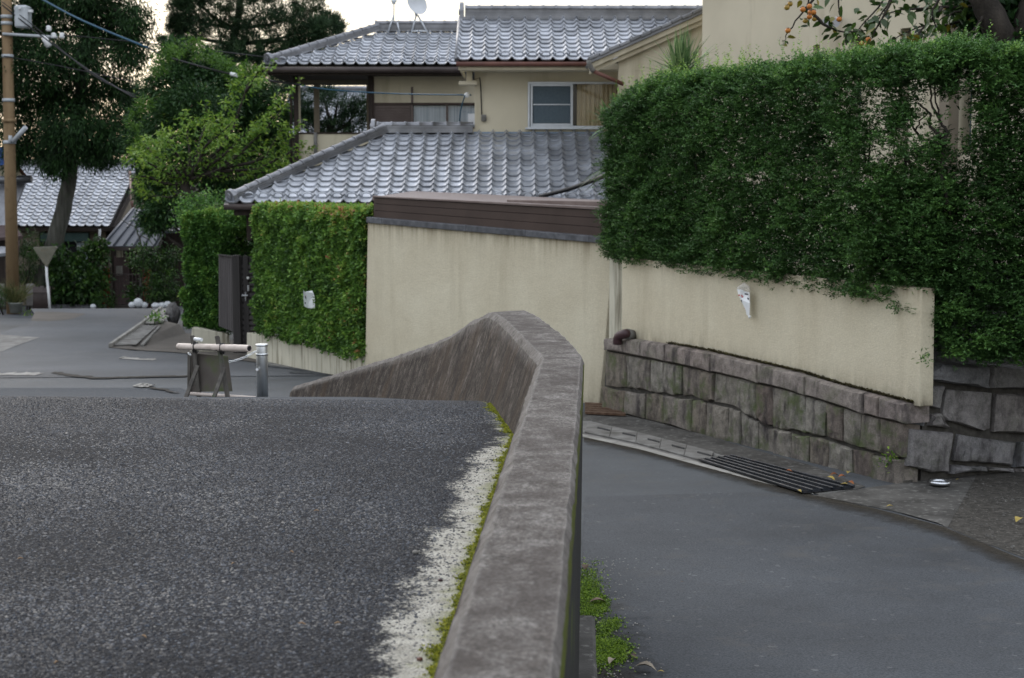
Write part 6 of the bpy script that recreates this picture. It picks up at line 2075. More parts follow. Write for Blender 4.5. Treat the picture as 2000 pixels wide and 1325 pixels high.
def bamboo(name, p, q, r, parent, holes=True):
    p, q = Vector(p), Vector(q)
    mb = MB()
    pts, rad = [], []
    n = 26
    for i in range(n + 1):
        t = i / n
        pts.append(p.lerp(q, t)); rad.append(r * (1 + (.09 if i in (6, 14, 21) else 0)) * (1 + .04 * (t - .5)))
    mb.tube(pts, rad, 14, cap=False)
    o = mb.build(name, MT['bamboo'], parent)
    d = (q - p).normalized()
    mb = MB(); mb.tube([q - d * .14, q - d * .012], r * .80, 14); mb.build('dark_bore', MT['dark'], o)
    k = 14
    a_ = d.cross(Vector((0, 0, 1))).normalized(); bb = d.cross(a_)
    for e, s_ in ((q, 1), (p, -1)):
        v = [e + (a_ * math.cos(6.283 * i / k) + bb * math.sin(6.283 * i / k)) * r * 1.02 for i in range(k)] + [e + (a_ * math.cos(6.283 * i / k) + bb * math.sin(6.283 * i / k)) * r * (.78 if s_ > 0 else .02) for i in range(k)]
        mb = MB(); mb.add(v, [(i, (i + 1) % k, k + (i + 1) % k, k + i) for i in range(k)])
        mb.build('rim', MT['bamboo'], o)
    return o
rail = bamboo('bamboo_rail', P(349, 677, .42), P(487, 681, -.36), .034, br)
mb = MB(); mb.pp(P(378, 683, .20), P(424, 685.5, -.06) - P(378, 683, .20), (0, .012, 0), (0, 0, .035)); mb.build('name_slat', MT['grey_wood'], br)
for u, v, dy_ in ((379, 679, .24), (431, 681, -.05)):
    mb = MB()
    for k in range(3):
        c = P(u + k * 1.2, v, dy_)
        mb.tube([c + Vector((.01 * k, .05 * math.cos(t), .052 * math.sin(t))) for t in np.linspace(0, 6.283, 14)], .006, 5)
    mb.build('lashing', MT['cable'], br)
MT['white_plastic'] = M('white_plastic', (.66, .68, .68), (.76, .78, .78), 6, .35)
lamp = thing('warning_lamp', 'small white and clear warning lamp sitting on the bamboo rail of the barrier', 'lamp', tuple(P(387, 670, .2)))
mb = MB(); mb.tube([P(387, 672, .2), P(387, 664.5, .2)], [.020, .022], 10); mb.build('stem', MT['glass'], lamp)
mb = MB(); mb.tube([P(380, 662.5, .22), P(394, 664, .17)], .018, 10); mb.build('cap', MT['white_plastic'], lamp)
pole2 = bamboo('bamboo_pole', P(368, 769, .05), P(500, 778, .05), .018, None)
tag(pole2, 'thin pale bamboo pole lying on the ground at the foot of the barrier', 'pole')
# bollard and chain
MT['steel'] = M('stainless_steel', (.58, .60, .60), (.70, .72, .72), 1.0, .42, metal=1.0, stretch=(30, 30, .5), c3=(.16, .15, .11), scale3=1.0, stretch3=(12, 12, 1), lo3=.55, hi3=.75)  # pale and dark upright stripes in the colour stand in for reflections
bY = 15.4
bo = thing('bollard', 'shiny stainless steel bollard standing on the ramp beside the barrier', 'bollard', tuple(at(510, 790, bY)))
c = at(511, 672, bY); rr = 11.3 / F * bY
zb_ = float(deck_z(c.x, bY)) - .1
mb = MB(); mb.tube([(c.x, bY, zb_), (c.x, bY, c.z - .012), (c.x, bY, c.z)], [rr, rr, rr * .93], 28); mb.build('post', MT['steel'], bo)
for z_, h_ in ((at(511, 692, bY).z, .022), (c.z - .012, .02)):
    mb = MB(); mb.tube([(c.x, bY, z_ - h_ / 2), (c.x, bY, z_ + h_ / 2)], rr * 1.06, 28); mb.build('band', MT['steel'], bo)
mb = MB(); mb.tube([at(502, 722, bY - rr), at(502, 722, bY - rr - .025)], .014, 12); mb.build('hook_plate', MT['white_plastic'], bo)
ch = thing('chain', 'slack steel chain between the barrier frame and the bollard', 'chain', tuple(at(470, 705, 15.1)))
lm = MB()
for k in range(12):
    pass
def link_mesh_():
    mb = MB()
    pts = []
    for t in np.linspace(0, 2 * math.pi, 13): pts.append((.019 * math.cos(t), .0105 * math.sin(t), 0))
    mb.tube(pts, .0035, 6, cap=False)
    return mb.mesh('link', MT['steel'])
lk = link_mesh_()
def chain(p, q, sag, parent):
    p, q = Vector(p), Vector(q)
    n = int((q - p).length / .030)
    for i in range(n):
        t = (i + .5) / n
        c_ = p.lerp(q, t) + Vector((0, 0, -sag * 4 * t * (1 - t)))
        t2 = t + .01
        c2 = p.lerp(q, t2) + Vector((0, 0, -sag * 4 * t2 * (1 - t2)))
        d = (c2 - c_).normalized()
        Mx = d.to_track_quat('X', 'Z').to_matrix().to_4x4() @ Matrix.Rotation(math.pi / 2 * (i % 2) + .4, 4, 'X')
        Mx.translation = c_
        inst('link', lk, parent, Mx)
chain(at(430, 708, 15.15), at(500, 686, 15.35), .03, ch)
ch2 = thing('chain', 'short hanging loop of steel chain at the left end of the bamboo rail', 'chain', tuple(at(370, 690, 15)))
chain(at(366, 684, 14.9), at(374, 692, 14.9), .02, ch2)

# ---------------------------------------------------------------- stop sign (seen from behind), pole, wires
MT['sign_back'] = M('grey_sign_back', (.11, .108, .08), (.155, .15, .115), 5, .7, c3=(.13, .10, .06), scale3=12)
gY_ = 46.6
ss = thing('road_sign', 'triangular road sign seen from its grey back on a bent white post at the junction', 'road sign', tuple(at(97, 603, gY_)))
mb = MB()
tri = [at(65, 486, gY_), at(67, 483.5, gY_), at(109, 482, gY_), at(111, 484.5, gY_), at(92, 521, gY_), at(89, 521, gY_)]
mb.prism(tri, (0, .03, 0)); mb.build('plate', MT['sign_back'], ss, bevel=.008)
mb = MB(); mb.prism([t + Vector((0, .031, 0)) + (t - at(88, 497, gY_)) * .035 for t in tri], (0, .006, 0)); mb.build('rim', MT['conc_pale'], ss)
mb = MB(); mb.tube([at(90, 508, gY_ + .07), at(91.5, 540, gY_ + .07), at(94.5, 570, gY_ + .07), at(97.5, 604, gY_ + .07)], .038, 10); mb.build('post', MT['white_paint'], ss)
mb = MB(); mb.box(at(86, 496, gY_ + .03), at(94, 500, gY_ + .03) + Vector((0, .05, 0))); mb.build('clamp', MT['conc_pale'], ss)
MT['pole_tan'] = M('tan_painted_pole', (.185, .125, .066), (.235, .165, .09), 1.0, .75, .001, 30, stretch=(6, 6, .6), c3=(.15, .10, .055), scale3=6)
MT['galv'] = M('galvanised_grey', (.36, .39, .41), (.46, .49, .51), 5, .5)
pY_ = 48.1
up_ = thing('utility_pole', 'tan painted utility pole with transformer box at the far left edge', 'utility pole', tuple(at(24, 606, pY_)))
mb = MB(); mb.tube([at(26, 615, pY_), at(18, 250, pY_), at(11, -60, pY_)], [.205, .172, .150], 18); mb.build('post', MT['pole_tan'], up_)
tb = rect(27, 10, 53, 54, pY_ - .3, .5, 'transformer_box', MT['galv'], up_, bevel=.05)
mb = MB(); mb.box(at(36, 14, pY_ - .36), at(40, 18, pY_ - .36) + Vector((0, .06, 0))); mb.box(at(53, 24, pY_ - .2), at(63, 19, pY_ - .2) + Vector((0, .1, 0))); mb.build('bushing', MT['white_paint'], tb)
mb = MB(); mb.tube([at(5, 66.5, pY_ - .2), at(80, 71, pY_ - .2), at(112, 73, pY_ - .2)], .045, 8); mb.build('cross_arm', MT['galv'], up_)
for u, v in ((95, 56), (105, 70), (121, 70), (88, 78), (92, 86)):
    mb = MB(); q = at(u, v, pY_ - .25)
    mb.tube([q - Vector((0, 0, .08)), q - Vector((0, 0, .03)), q, q + Vector((0, 0, .05)), q + Vector((0, 0, .09))], [.06, .09, .06, .085, .04], 10); mb.build('insulator', MT['white_paint'], up_)
mb = MB(); mb.tube([at(86, 72, pY_ - .3), at(96, 92, pY_ - .3)], .09, 10); mb.build('cable_box', MT['white_paint'], up_)
for v, w in ((33, 1.06), (46, 1.06), (110, 1.06), (196, 1.06), (236, 1.22), (278, 1.06)):
    z0 = at(18, v, pY_).z; x_ = at(10.5 + (v + 60) * .0242, v, pY_).x
    mb = MB(); mb.tube([(x_, pY_, z0 - .05), (x_, pY_, z0 + .05)], (.164 + v * .000085) * w, 18); mb.build('band', MT['galv'] if v != 236 else MT['pole_tan'], up_)
mb = MB(); mb.tube([at(26, 276, pY_ - .25), at(50, 249, pY_ - .5)], .07, 10); mb.build('street_lamp', MT['galv'], up_)
mb = MB(); mb.tube([at(20, 265, pY_ - .2), at(20, 280, pY_ - .2)], .06, 8); mb.build('switch_box', MT['galv'], up_)
# wires
MT['blue_cable'] = M('blue_cable', (.006, .05, .09), (.01, .07, .12), 8, .5)
def cable(label, pts, r, mat, sag=True):
    mb = MB()
    P_ = [Vector(p) for p in pts]
    limb(mb, P_, r, r, 6)
    o = mb.build('cable', mat, None, tuple(P_[0]))
    return tag(o, label, 'cable', 'overhead cables')
cable('blue wrapped cable slanting down from the top edge across the conifer', [at(70, -8, 46), at(160, 40, 44), at(290, 94, 42)], .030, MT['blue_cable'])
cc_ = cable('thick black cable passing above the trees to the veranda corner', [at(290, 94, 42), at(330, 112, 41.5), at(455, 146, 40), at(585, 166, 38.6)], .026, MT['cable'])
mb = MB(); mb.tube([at(451, 144.5, 39.9), at(464, 148, 39.8)], .05, 8); mb.build('splice_sleeve', MT['white_paint'], cc_)
cable('thin blue cable spanning the front of the veranda to the house corner', [at(585, 166, 38.6), at(640, 175, 38), at(760, 183, 37), at(920, 186, 34.2)], .016, MT['blue_cable'])
cable('blue cable hanging down from the insulator at the house corner', [at(908, 187, 34.0), at(900, 215, 34.2), at(897, 250, 34.4)], .014, MT['blue_cable'])
cable('twisted black cable sagging from the pole into the broadleaf tree', [at(4, 10, pY_ - .3), at(70, 62, 47.5), at(180, 142, 44.5), at(268, 194, 42)], .022, MT['cable'])
cable('upper straight wire running beside the twisted cable', [at(4, 4, pY_ - .3), at(70, 54, 47.5), at(180, 146, 44.5), at(268, 188, 42)], .014, MT['cable'])
cable('dark wire from the cross arm passing behind the pine to the right', [at(121, 68, pY_ - .25), at(300, 86, 47), at(520, 112, 44)], .016, MT['cable'])
cable('lowest dark wire from the pole sagging across the conifer', [at(8, 110, pY_ - .25), at(120, 130, 47.5), at(260, 160, 46)], .016, MT['cable'])
cable('black hose arching over the lower tiled roof into the hedge end', [at(1055, 384, 30.5), at(1110, 370, 29.5), at(1160, 352, 27.5), at(1200, 335, 24.5)], .040, MT['cable'])
mb = MB(); q = at(912, 186, 34.1); mb.ball(q, (.06, .06, .06), 10, 7)
o = mb.build('insulator', MT['white_paint'], None, tuple(q)); tag(o, 'white insulator where the thin blue cable meets the house corner', 'insulator')
# aerial and dish on the left ridge
MT['dish'] = M('pale_grey_dish', (.46, .48, .50), (.54, .56, .58), 3, .5)
aY = 40.9
ae = thing('aerial', 'thin television aerial on a white stand on the roof ridge left of the dish', 'aerial', tuple(at(768, 66, aY)))
mb = MB()
for u in (757, 781): mb.tube([at(u, 66, aY), at(769, 30, aY)] if u < 760 else [at(u, 67, aY), at(776, 44, aY)], .022, 6)
mb.build('stand', MT['alu'], ae)
mb = MB(); mb.tube([at(769, 45, aY), at(769.5, 8, aY), at(769.5, -60, aY)], .017, 6); mb.build('mast', MT['alu'], ae)
mb = MB(); mb.tube([at(764, 2, aY), at(775, 2, aY)], .03, 8); mb.tube([at(769, 8, aY - .05), at(769, -2, aY - .05)], .05, 8); mb.build('antenna_box', MT['alu'], ae)
dd = thing('satellite_dish', 'pale satellite dish seen at an angle on a white stand on the roof ridge', 'satellite dish', tuple(at(818, 66, aY)))
mb = MB()
for a_, b_ in (((803, 67), (813, 30)), ((836, 66), (816, 30)), ((804, 61), (834, 61))): mb.tube([at(*a_, aY), at(*b_, aY)], .024, 6)
mb.build('stand', MT['alu'], dd)
mb = MB()
c = at(811, 10, aY - .1)
ax = Vector((.55, -.75, .35)).normalized(); e1 = ax.cross(Vector((0, 0, 1))).normalized(); e2 = ax.cross(e1)
v = [c]; f = []
for j in range(1, 5):
    r_ = .30 * j / 4
    for i in range(20):
        t = 2 * math.pi * i / 20
        v.append(c + e1 * (r_ * math.cos(t)) + e2 * (r_ * 1.05 * math.sin(t)) + ax * (.10 * (j / 4) ** 2))
for i in range(20): f.append((0, 1 + i, 1 + (i + 1) % 20))
for j in range(3):
    for i in range(20): f.append((1 + j * 20 + i, 1 + (j + 1) * 20 + i, 1 + (j + 1) * 20 + (i + 1) % 20, 1 + j * 20 + (i + 1) % 20))
mb.add(v, f, 0, True); mb.build('reflector', MT['dish'], dd)
mb = MB(); mb.tube([c - e2 * .30 + ax * .1, c + ax * .34 - e2 * .1], .014, 6); mb.ball(c + ax * .36 - e2 * .08, (.04, .04, .04), 8, 6); mb.build('feed_arm', MT['galv'], dd)
mb = MB(); mb.tube([at(814, 32, aY), c - ax * .08, c], .035, 8); mb.build('mount', MT['galv'], dd)

# ---------------------------------------------------------------- right: gutter, grate, apron, small things
drape('gutter_strip', [G(1120, 846), G(1146, 852), G(1250, 874), G(1385, 911), G(1545, 954), G(1600, 968)], [G(1125, 822), G(1160, 826), G(1250, 848), G(1400, 888), G(1590, 936), G(1672, 957)], .010, MT['conc_grey'], 40, 6)
drape('verge_strip', [G(1125, 822), G(1160, 826), G(1250, 848), G(1400, 888), G(1590, 936), G(1672, 957)], [G(1150, 796), G(1178, 801), G(1300, 826), G(1422, 865), G(1590, 912), G(1690, 952)], .007, MT['apron'], 40, 6)
drape('gutter_edge', [G(1118, 853), G(1146, 857), G(1250, 880), G(1385, 917), G(1500, 948), G(1590, 968)], [G(1120, 846), G(1146, 852), G(1250, 874), G(1385, 911), G(1500, 942), G(1585, 965)], .013, MT['conc_pale'], 40, 3)
# cover slabs with hand slots
def on_strip(t, s_):
    A_ = resample([G(1140, 851), G(1250, 874), G(1385, 911)], 60); B_ = resample([G(1150, 825), G(1250, 848), G(1395, 886)], 60)
    i = min(59, max(0, t * 59)); k = int(i); q = i - k; k2 = min(59, k + 1)
    a_ = A_[k] * (1 - q) + A_[k2] * q; b_ = B_[k] * (1 - q) + B_[k2] * q
    p = a_ * (1 - s_) + b_ * s_
    return Vector((p[0], p[1], float(lane_z(p[1]))))
gut = thing('drain_covers', 'row of grey concrete drain cover slabs with dark hand slots in the lane gutter', 'drain cover', tuple(on_strip(.5, .5)))
for i in range(5):
    t0, t1 = i / 5 + .001, (i + 1) / 5 - .001
    mb = MB()
    q = [on_strip(t0, .12), on_strip(t1, .12), on_strip(t1, .92), on_strip(t0, .92)]
    mb.prism([p + Vector((0, 0, .012)) for p in q], (0, 0, .022)); o_ = mb.build('cover_slab', MT['conc_grey'], gut, bevel=.005)
    mb = MB()
    tm = t1 - .02
    q = [on_strip(tm - .09, .50), on_strip(tm + .012, .50), on_strip(tm + .012, .60), on_strip(tm - .09, .60)]
    mb.prism([p + Vector((0, 0, .030)) for p in q], (0, 0, .008)); mb.build('hand_slot', MT['dark'], o_)
# steel grating
gt = thing('drain_grate', 'long black ribbed steel drain grate in the gutter with fallen leaves at its end', 'drain grate', tuple(G(1520, 935)))
n0, n1, f0, f1 = G(1366, 904), G(1568, 968), G(1428, 896), G(1668, 958)
zoff = Vector((0, 0, .020))
mb = MB(); mb.prism([p + zoff for p in (n0, n1, f1, f0)], (0, 0, .006)); mb.build('pit', MT['dark'], gt)
for k in range(6):
    t = k / 5
    p, q = n0.lerp(f0, t), n1.lerp(f1, t)
    w_ = (f0 - n0) * .055
    mb = MB(); mb.pp(p + zoff + Vector((0, 0, .006)) - w_ * .5, w_, q - p, (0, 0, .026)); mb.build('bar', MT['iron'], gt, bevel=.003)
cb = MB()
for k in range(34):
    t = (k + .5) / 34
    p, q = n0.lerp(n1, t), f0.lerp(f1, t)
    cb.pp(p + zoff + Vector((0, 0, .006)), (n1 - n0) * .006, q - p, (0, 0, .020))
o_ = cb.build('cross_ribs', MT['iron'], gt); o_['kind'] = 'stuff'
g2 = thing('drain_grate', 'rusty brown slatted drain cover at the foot of the cream garage wall', 'drain grate', tuple(G(1175, 803)))
for k in range(5):
    mb = MB(); a_, b_ = G(1143, 795 + k * 4.2), G(1222, 799 + k * 4.2)
    mb.pp(a_ + Vector((0, 0, .02)), b_ - a_, (0, .13, 0), (0, 0, .03)); mb.build('slat', MT['rust'], g2)
# apron and rough patch
drape('apron', [G(1590, 970), G(1692, 990), G(1760, 1004), G(1838, 1026), G(1850, 1034)], [G(1680, 957), G(1760, 946), G(1840, 930), G(1910, 926)], .012, MT['apron'], 16, 10)
MT['rough'] = M('rough_leaf_littered_earth', (.022, .020, .016), (.062, .056, .047), 14, .95, .012, 40, c3=(.17, .16, .14), scale3=34, lo3=.58, hi3=.72)
drape('rough_verge', [G(1838, 1026), G(1920, 1062), G(2000, 1092), G(2300, 1210)], [G(1905, 926), G(2000, 920), G(2080, 918), G(2400, 915)], .010, MT['rough'], 24, 14, wob=.008)
def litter_chunks():
    mb = MB()
    for _ in range(260):
        u = random.uniform(1850, 2060); v = random.uniform(940, 1085)
        if v > 1026 + (u - 1840) * .42 or u < 1905 - (v - 926) * .65: continue
        g = G(u, v); r = abs(random.gauss(.006, .007)) + .003; a_ = random.uniform(0, 3)
        ring = [g + Vector((r * random.uniform(.6, 1.3) * math.cos(a_ + t), r * random.uniform(.6, 1.3) * math.sin(a_ + t), .024)) for t in (0, 1.3, 2.5, 3.8, 5.0)]
        mb.add(ring + [g + Vector((0, 0, .024 + r * .7))], [(i, (i + 1) % 5, 5) for i in range(5)])
    o = struct('rubble', mb.mesh('rubble', MT['apron']), 'stuff')
    tag(o, 'small stones scattered on the dark rough verge at the right edge', 'rubble')
litter_chunks()
g = G(1835, 952)
mb = MB()
mb.tube([g + Vector((.085 * math.cos(t), .085 * math.sin(t), .05)) for t in np.linspace(0, 2 * math.pi, 25)], .022, 10, cap=False)
rg = mb.build('metal_ring', MT['chrome'], None, tuple(g)); tag(rg, 'shiny round metal ring lying on the concrete apron below the granite wall', 'ring')
mb = MB(); mb.tube([g + Vector((0, 0, .028)), g + Vector((0, 0, .05))], [.085, .08], 20); mb.build('base_disc', MT['iron'], rg)
# drain elbow on the coping
MT['pipe_brown'] = M('maroon_drain_pipe', (.035, .018, .020), (.06, .032, .034), 4, .4)
e0 = wp(1236, 655, -.04); ec = wp(1222, 652, .10); e1 = wp(1208, 658, .14); e2 = wp(1206, 672, .14)
dp = thing('drain_pipe', 'dark maroon drain pipe elbow sticking out of the plaster wall above the coping stones', 'pipe', tuple(ec))
mb = MB(); limb(mb, [ec + (e0 - ec) * .2, ec, e1, e2], .062, .066, 14); mb.build('elbow', MT['pipe_brown'], dp)
mb = MB(); mb.tube([e0, ec + (e0 - ec) * .15], .072, 14); mb.build('collar', MT['conc_grey'], dp)
# notices
MT['red_print'] = M('faded_red_print', (.50, .13, .12), (.58, .20, .18), 30, .7)
MT['ink'] = M('blue_black_print', (.018, .028, .045), (.03, .045, .06), 30, .7)
def stroke(mb, pts, w, to):
    """flat painted stroke through 2-D points"""
    for (x0, y0), (x1, y1) in zip(pts[:-1], pts[1:]):
        d = Vector((x1 - x0, y1 - y0)); 
        if d.length < 1e-6: continue
        d.normalize(); n_ = Vector((-d.y, d.x)) * w / 2
        e = d * w * .3
        q = [(x0 - e.x + n_.x, y0 - e.y + n_.y), (x1 + e.x + n_.x, y1 + e.y + n_.y), (x1 + e.x - n_.x, y1 + e.y - n_.y), (x0 - e.x - n_.x, y0 - e.y - n_.y)]
        mb.add([to(*p) for p in q], [(0, 1, 2, 3)])
def notice_on_hedge():
    Yn = 27.62
    to0 = lambda x, y, o=0.0: at(570 + x * 70 / 1325, 550 + y * 70 / 1325, Yn - o + .05 * math.sin(x * .012) )
    root = thing('notice', 'small torn white notice with red ring and dark letters hooked on the middle hedge', 'notice', tuple(to0(640, 700)))
    out = [(425, 315), (480, 385), (620, 360), (750, 340), (800, 430), (835, 560), (860, 720), (845, 985), (690, 1020), (560, 980), (455, 920), (425, 600)]
    mb = MB()
    mb.prism([to0(*p) for p in out], (0, .008, 0)); mb.build('sheet', MT['white_plastic'], root)
    mb = MB(); stroke(mb, [(520, 530), (590, 590), (625, 690), (610, 780), (560, 840)], 34, lambda x, y: to0(x, y, .010)); mb.build('red_ring', MT['red_print'], root)
    mb = MB(); to = lambda x, y: to0(x, y, .012)
    stroke(mb, [(650, 460), (655, 540), (690, 575), (770, 575)], 36, to); stroke(mb, [(700, 745), (720, 860)], 46, to); stroke(mb, [(775, 740), (775, 855)], 46, to); stroke(mb, [(500, 560), (550, 690)], 34, to); stroke(mb, [(490, 780), (510, 820)], 40, to)
    mb.build('lettering', MT['ink'], root)
notice_on_hedge()
def notice_on_wall():
    to0 = lambda x, y, o=0.0: wp(1420 + x * 70 / 928, 540 + y * 100 / 1325, .035 + o + .025 * math.sin((x - 250) * .02))
    root = thing('notice', 'crumpled white plastic notice with red ring hanging on the cream wall under the big hedge', 'notice', tuple(to0(450, 600)))
    def sheet_(pts, name, mat, o=0.0):
        mb = MB(); mb.prism([to0(*p, o) for p in pts], wn_ * -.006); return mb.build(name, mat, root)
    m, nt, b, pos = new_mat('clear_plastic_bag')
    b.inputs['Base Color'].default_value = (.5, .5, .48, 1); b.inputs['Roughness'].default_value = .2
    tr = nd(nt, 'ShaderNodeBsdfTransparent'); ms = nd(nt, 'ShaderNodeMixShader', Fac=.35)
    nt.links.new(tr.outputs[0], ms.inputs[1]); nt.links.new(b.outputs[0], ms.inputs[2])
    nt.links.new(ms.outputs[0], [x for x in nt.nodes if x.type == 'OUTPUT_MATERIAL'][0].inputs['Surface'])
    sheet_([(245, 290), (440, 160), (570, 270), (590, 400), (420, 360), (270, 330)], 'plastic_sleeve', m, .004)
    sheet_([(260, 330), (350, 345), (470, 385), (580, 415), (585, 700), (575, 1010), (560, 1040), (500, 990), (480, 840), (350, 600), (290, 470)], 'sheet', MT['white_plastic'])
    mb = MB(); mb.ball(to0(585, 1050), (.018, .018, .02), 8, 6); mb.build('knot', MT['white_plastic'], root)
    mb = MB(); stroke(mb, [(300, 490), (380, 500), (450, 600), (485, 740), (465, 830)], 38, lambda x, y: to0(x, y, .008)); mb.build('red_ring', MT['red_print'], root)
    mb = MB(); to = lambda x, y: to0(x, y, .010)
    stroke(mb, [(470, 450), (490, 560), (550, 585)], 42, to); stroke(mb, [(470, 455), (540, 470)], 30, to); stroke(mb, [(370, 620), (450, 760)], 34, to); stroke(mb, [(535, 770), (535, 930)], 24, to)
    mb.build('lettering', MT['ink'], root)
notice_on_wall()
# ---------------------------------------------------------------- far corner furniture
MT['pot'] = M('grey_planter', (.15, .16, .145), (.21, .22, .20), 5, .8)
pt = thing('planter', 'grey plastic planter with tall grass at the foot of the tan utility pole', 'planter', tuple(at(31, 612, 47.5)))
pc = at(31, 611, 47.5); s = 47.5 / F
mb = MB(); mb.tube([pc, pc + Vector((0, 0, 17 * s)), pc + Vector((0, 0, 17.5 * s)), pc + Vector((0, 0, 20 * s))], [11 * s, 13 * s, 14.5 * s, 14.5 * s], 16); mb.build('pot', MT['pot'], pt)
gp = pc + Vector((0, 0, 20 * s))
V, Fc, T = [], [], []
for i in range(150):
    a_ = random.uniform(0, 6.28); el = random.uniform(.7, 1.5); l = random.uniform(.4, 1.0)
    d = Vector((math.cos(a_) * math.cos(el), math.sin(a_) * math.cos(el), math.sin(el))); s_ = d.cross(Vector((0, 1, 0))).normalized() * .012
    c0 = gp + Vector((random.gauss(0, .09), random.gauss(0, .09), -.02)); b0 = len(V)
    for q, w in ((0, 1), (.5, .8), (1, .1)): 
        p = c0 + d * l * q + Vector((math.cos(a_), math.sin(a_), -.5)) * (.25 * q * q * l); V += [tuple(p - s_ * w), tuple(p + s_ * w)]
    for k in (0, 1): Fc.append((b0 + 2 * k, b0 + 2 * k + 1, b0 + 2 * k + 3, b0 + 2 * k + 2)); T.append(random.random())
gm = leaf_mat('dry_grass', [(0, (.035, .050, .015)), (.6, (.085, .095, .03)), (1, (.16, .14, .06))], .2)
link_mesh('grass', np_mesh('grass', np.array(V), np.array(Fc), gm, np.array(T)), pt)
fn = thing('picket_fence', 'short brown picket screen at the foot of the leaning conifer trunk', 'fence', tuple(at(82, 606, 47.6)))
for i in range(13):
    u = 66 + i * 2.6
    mb = MB(); mb.tube([at(u, 611 - i * .4, 47.6), at(u + random.uniform(-.5, .5), 560 + random.uniform(-2, 3), 47.65)], .030, 7); mb.build('picket', MT['brown_gutter'], fn)
mb = MB(); mb.tube([at(64, 572, 47.55), at(100, 571, 47.55)], .02, 6); mb.build('rail', MT['brown_gutter'], fn)
mb = MB()
for u, w in ((4, 20), (58, 14)): mb.box(at(u - w / 2, 600, 48.8), at(u + w / 2, 555, 48.8) + Vector((0, .25, 0)))
o = mb.build('garden_wall', MT['conc_grey'], None, tuple(at(30, 600, 48.8)), bevel=.05); tag(o, 'low weathered garden wall stubs behind the grey planter', 'wall')
mb = MB(); mb.pp(at(100, 606, 49.6), at(205, 607, 49.6) - at(100, 606, 49.6), (0, .3, 0), (0, 0, .18)); o = mb.build('stone_kerb', MT['granite'], None, tuple(at(150, 606, 49.6)), bevel=.03); tag(o, 'low dark stone edging below the green creeper bush', 'kerb')
MT['bag'] = M('white_plastic_bag', (.50, .53, .55), (.64, .66, .68), 14, .5, .01, 20)
for k, (u, v, ru, rv, lb) in enumerate(((258, 596, 7, 6, 'leftmost white rubbish bag of the pile before the porch gate'), (270, 591.5, 10, 9, 'largest white rubbish bag in the middle of the pile before the porch gate'), (282, 596, 7, 6, 'right white rubbish bag of the pile before the porch gate'),
        (304, 597, 9, 6, 'left white rubbish bag in the row right of the brick pier'), (316, 597, 8, 6, 'middle white rubbish bag in the row right of the brick pier'), (327, 595.5, 8, 7, 'right white rubbish bag in the row beside the dark rock'), (182, 599, 6, 5, 'small white rubbish bag alone left of the round dark bush'))):
    c = at(u, v, 48.7 + .05 * k); q = 48.7 / F
    mb = MB(); mb.ball(c, (ru * q, ru * q * .9, rv * q), 12, 8, 0, .10)
    o = mb.build('rubbish_bag', MT['bag'], None, (c.x, c.y, c.z - rv * q)); tag(o, lb, 'rubbish bag', 'white rubbish bags by the porch')
rc = at(338, 612, 42.0)
mb = MB(); mb.ball(rc, (.19, .25, .30), 12, 9, 0, .12); o = mb.build('garden_rock', MT['granite'], None, (rc.x, rc.y, rc.z - .4)); tag(o, 'dark upright garden rock at the far end of the rounded hedge', 'rock')
def on_s(u, v, o_=.0): return on_surf(u, v, o_)
gk = thing('street_drain', 'grey concrete drain channel with kerb and cover slabs beside the far street', 'drain', tuple(on_s(270, 650)))
def quad_block(px, h, name, mat, off=.012):
    mb = MB(); mb.prism([on_s(*p) + Vector((0, 0, off)) for p in px], (0, 0, h)); return mb.build(name, mat, gk, bevel=.01)
quad_block([(212, 681), (220, 680), (282, 636), (276, 636)], .10, 'kerb', MT['conc_pale'])
quad_block([(277, 635), (283, 635), (318, 607), (311, 607)], .10, 'kerb', MT['conc_pale'])
for pq in ([(222, 678), (266, 677), (284, 661), (246, 661)], [(247, 660), (285, 660), (308, 640), (277, 639)]): quad_block(pq, .03, 'cover_slab', MT['conc_grey'], .02)
for pq in ([(284, 635), (300, 636), (316, 622), (302, 621)], [(303, 635), (318, 634), (330, 622), (319, 621)], [(305, 619), (320, 620), (332, 609), (320, 608)]): quad_block(pq, .05, 'cover_slab', MT['conc_pale'], .03)
quad_block([(275, 678), (281, 679), (314, 642), (310, 641)], .06, 'kerb', MT['conc_grey'])
# weeds and fallen leaves
def weed(label, u, v, Y, n, L, mat, base=None):
    p = at(u, v, Y)
    root = thing('weed', label, 'weed', tuple(p))
    V_ = leaf_arrays(np.array([p[:]] * n) + rng.normal(size=(n, 3)) * L * .8, rng.normal(size=(n, 3)) + np.array([0, -.5, .8]), rng.uniform(.5, 1.2, n) * L, rng.uniform(.2, .45, n) * L)
    leaves_obj('leaf_tuft', V_, mat, rng.random(n), root)['kind'] = 'stuff'
wq = wp(1738, 898, .05)
weed('small bright green fern growing from the stone joint near the wall corner', 1738, 898, wq.y, 60, .06, MT['light_leaf'])
wq = wp(1805, 700, .06)
weed('small green weed on the ledge at the end of the plaster wall', 1806, 700, wq.y, 50, .05, MT['round_leaf'])
wq = on_s(300, 634)
weed('green grassy weed growing beside the far drain kerb', 303, 628, wq.y, 90, .16, MT['round_leaf'])
wq = on_s(55, 620)
weed('small yellow green weed by the planter at the street edge', 52, 614, 47.0, 40, .10, MT['light_leaf'])
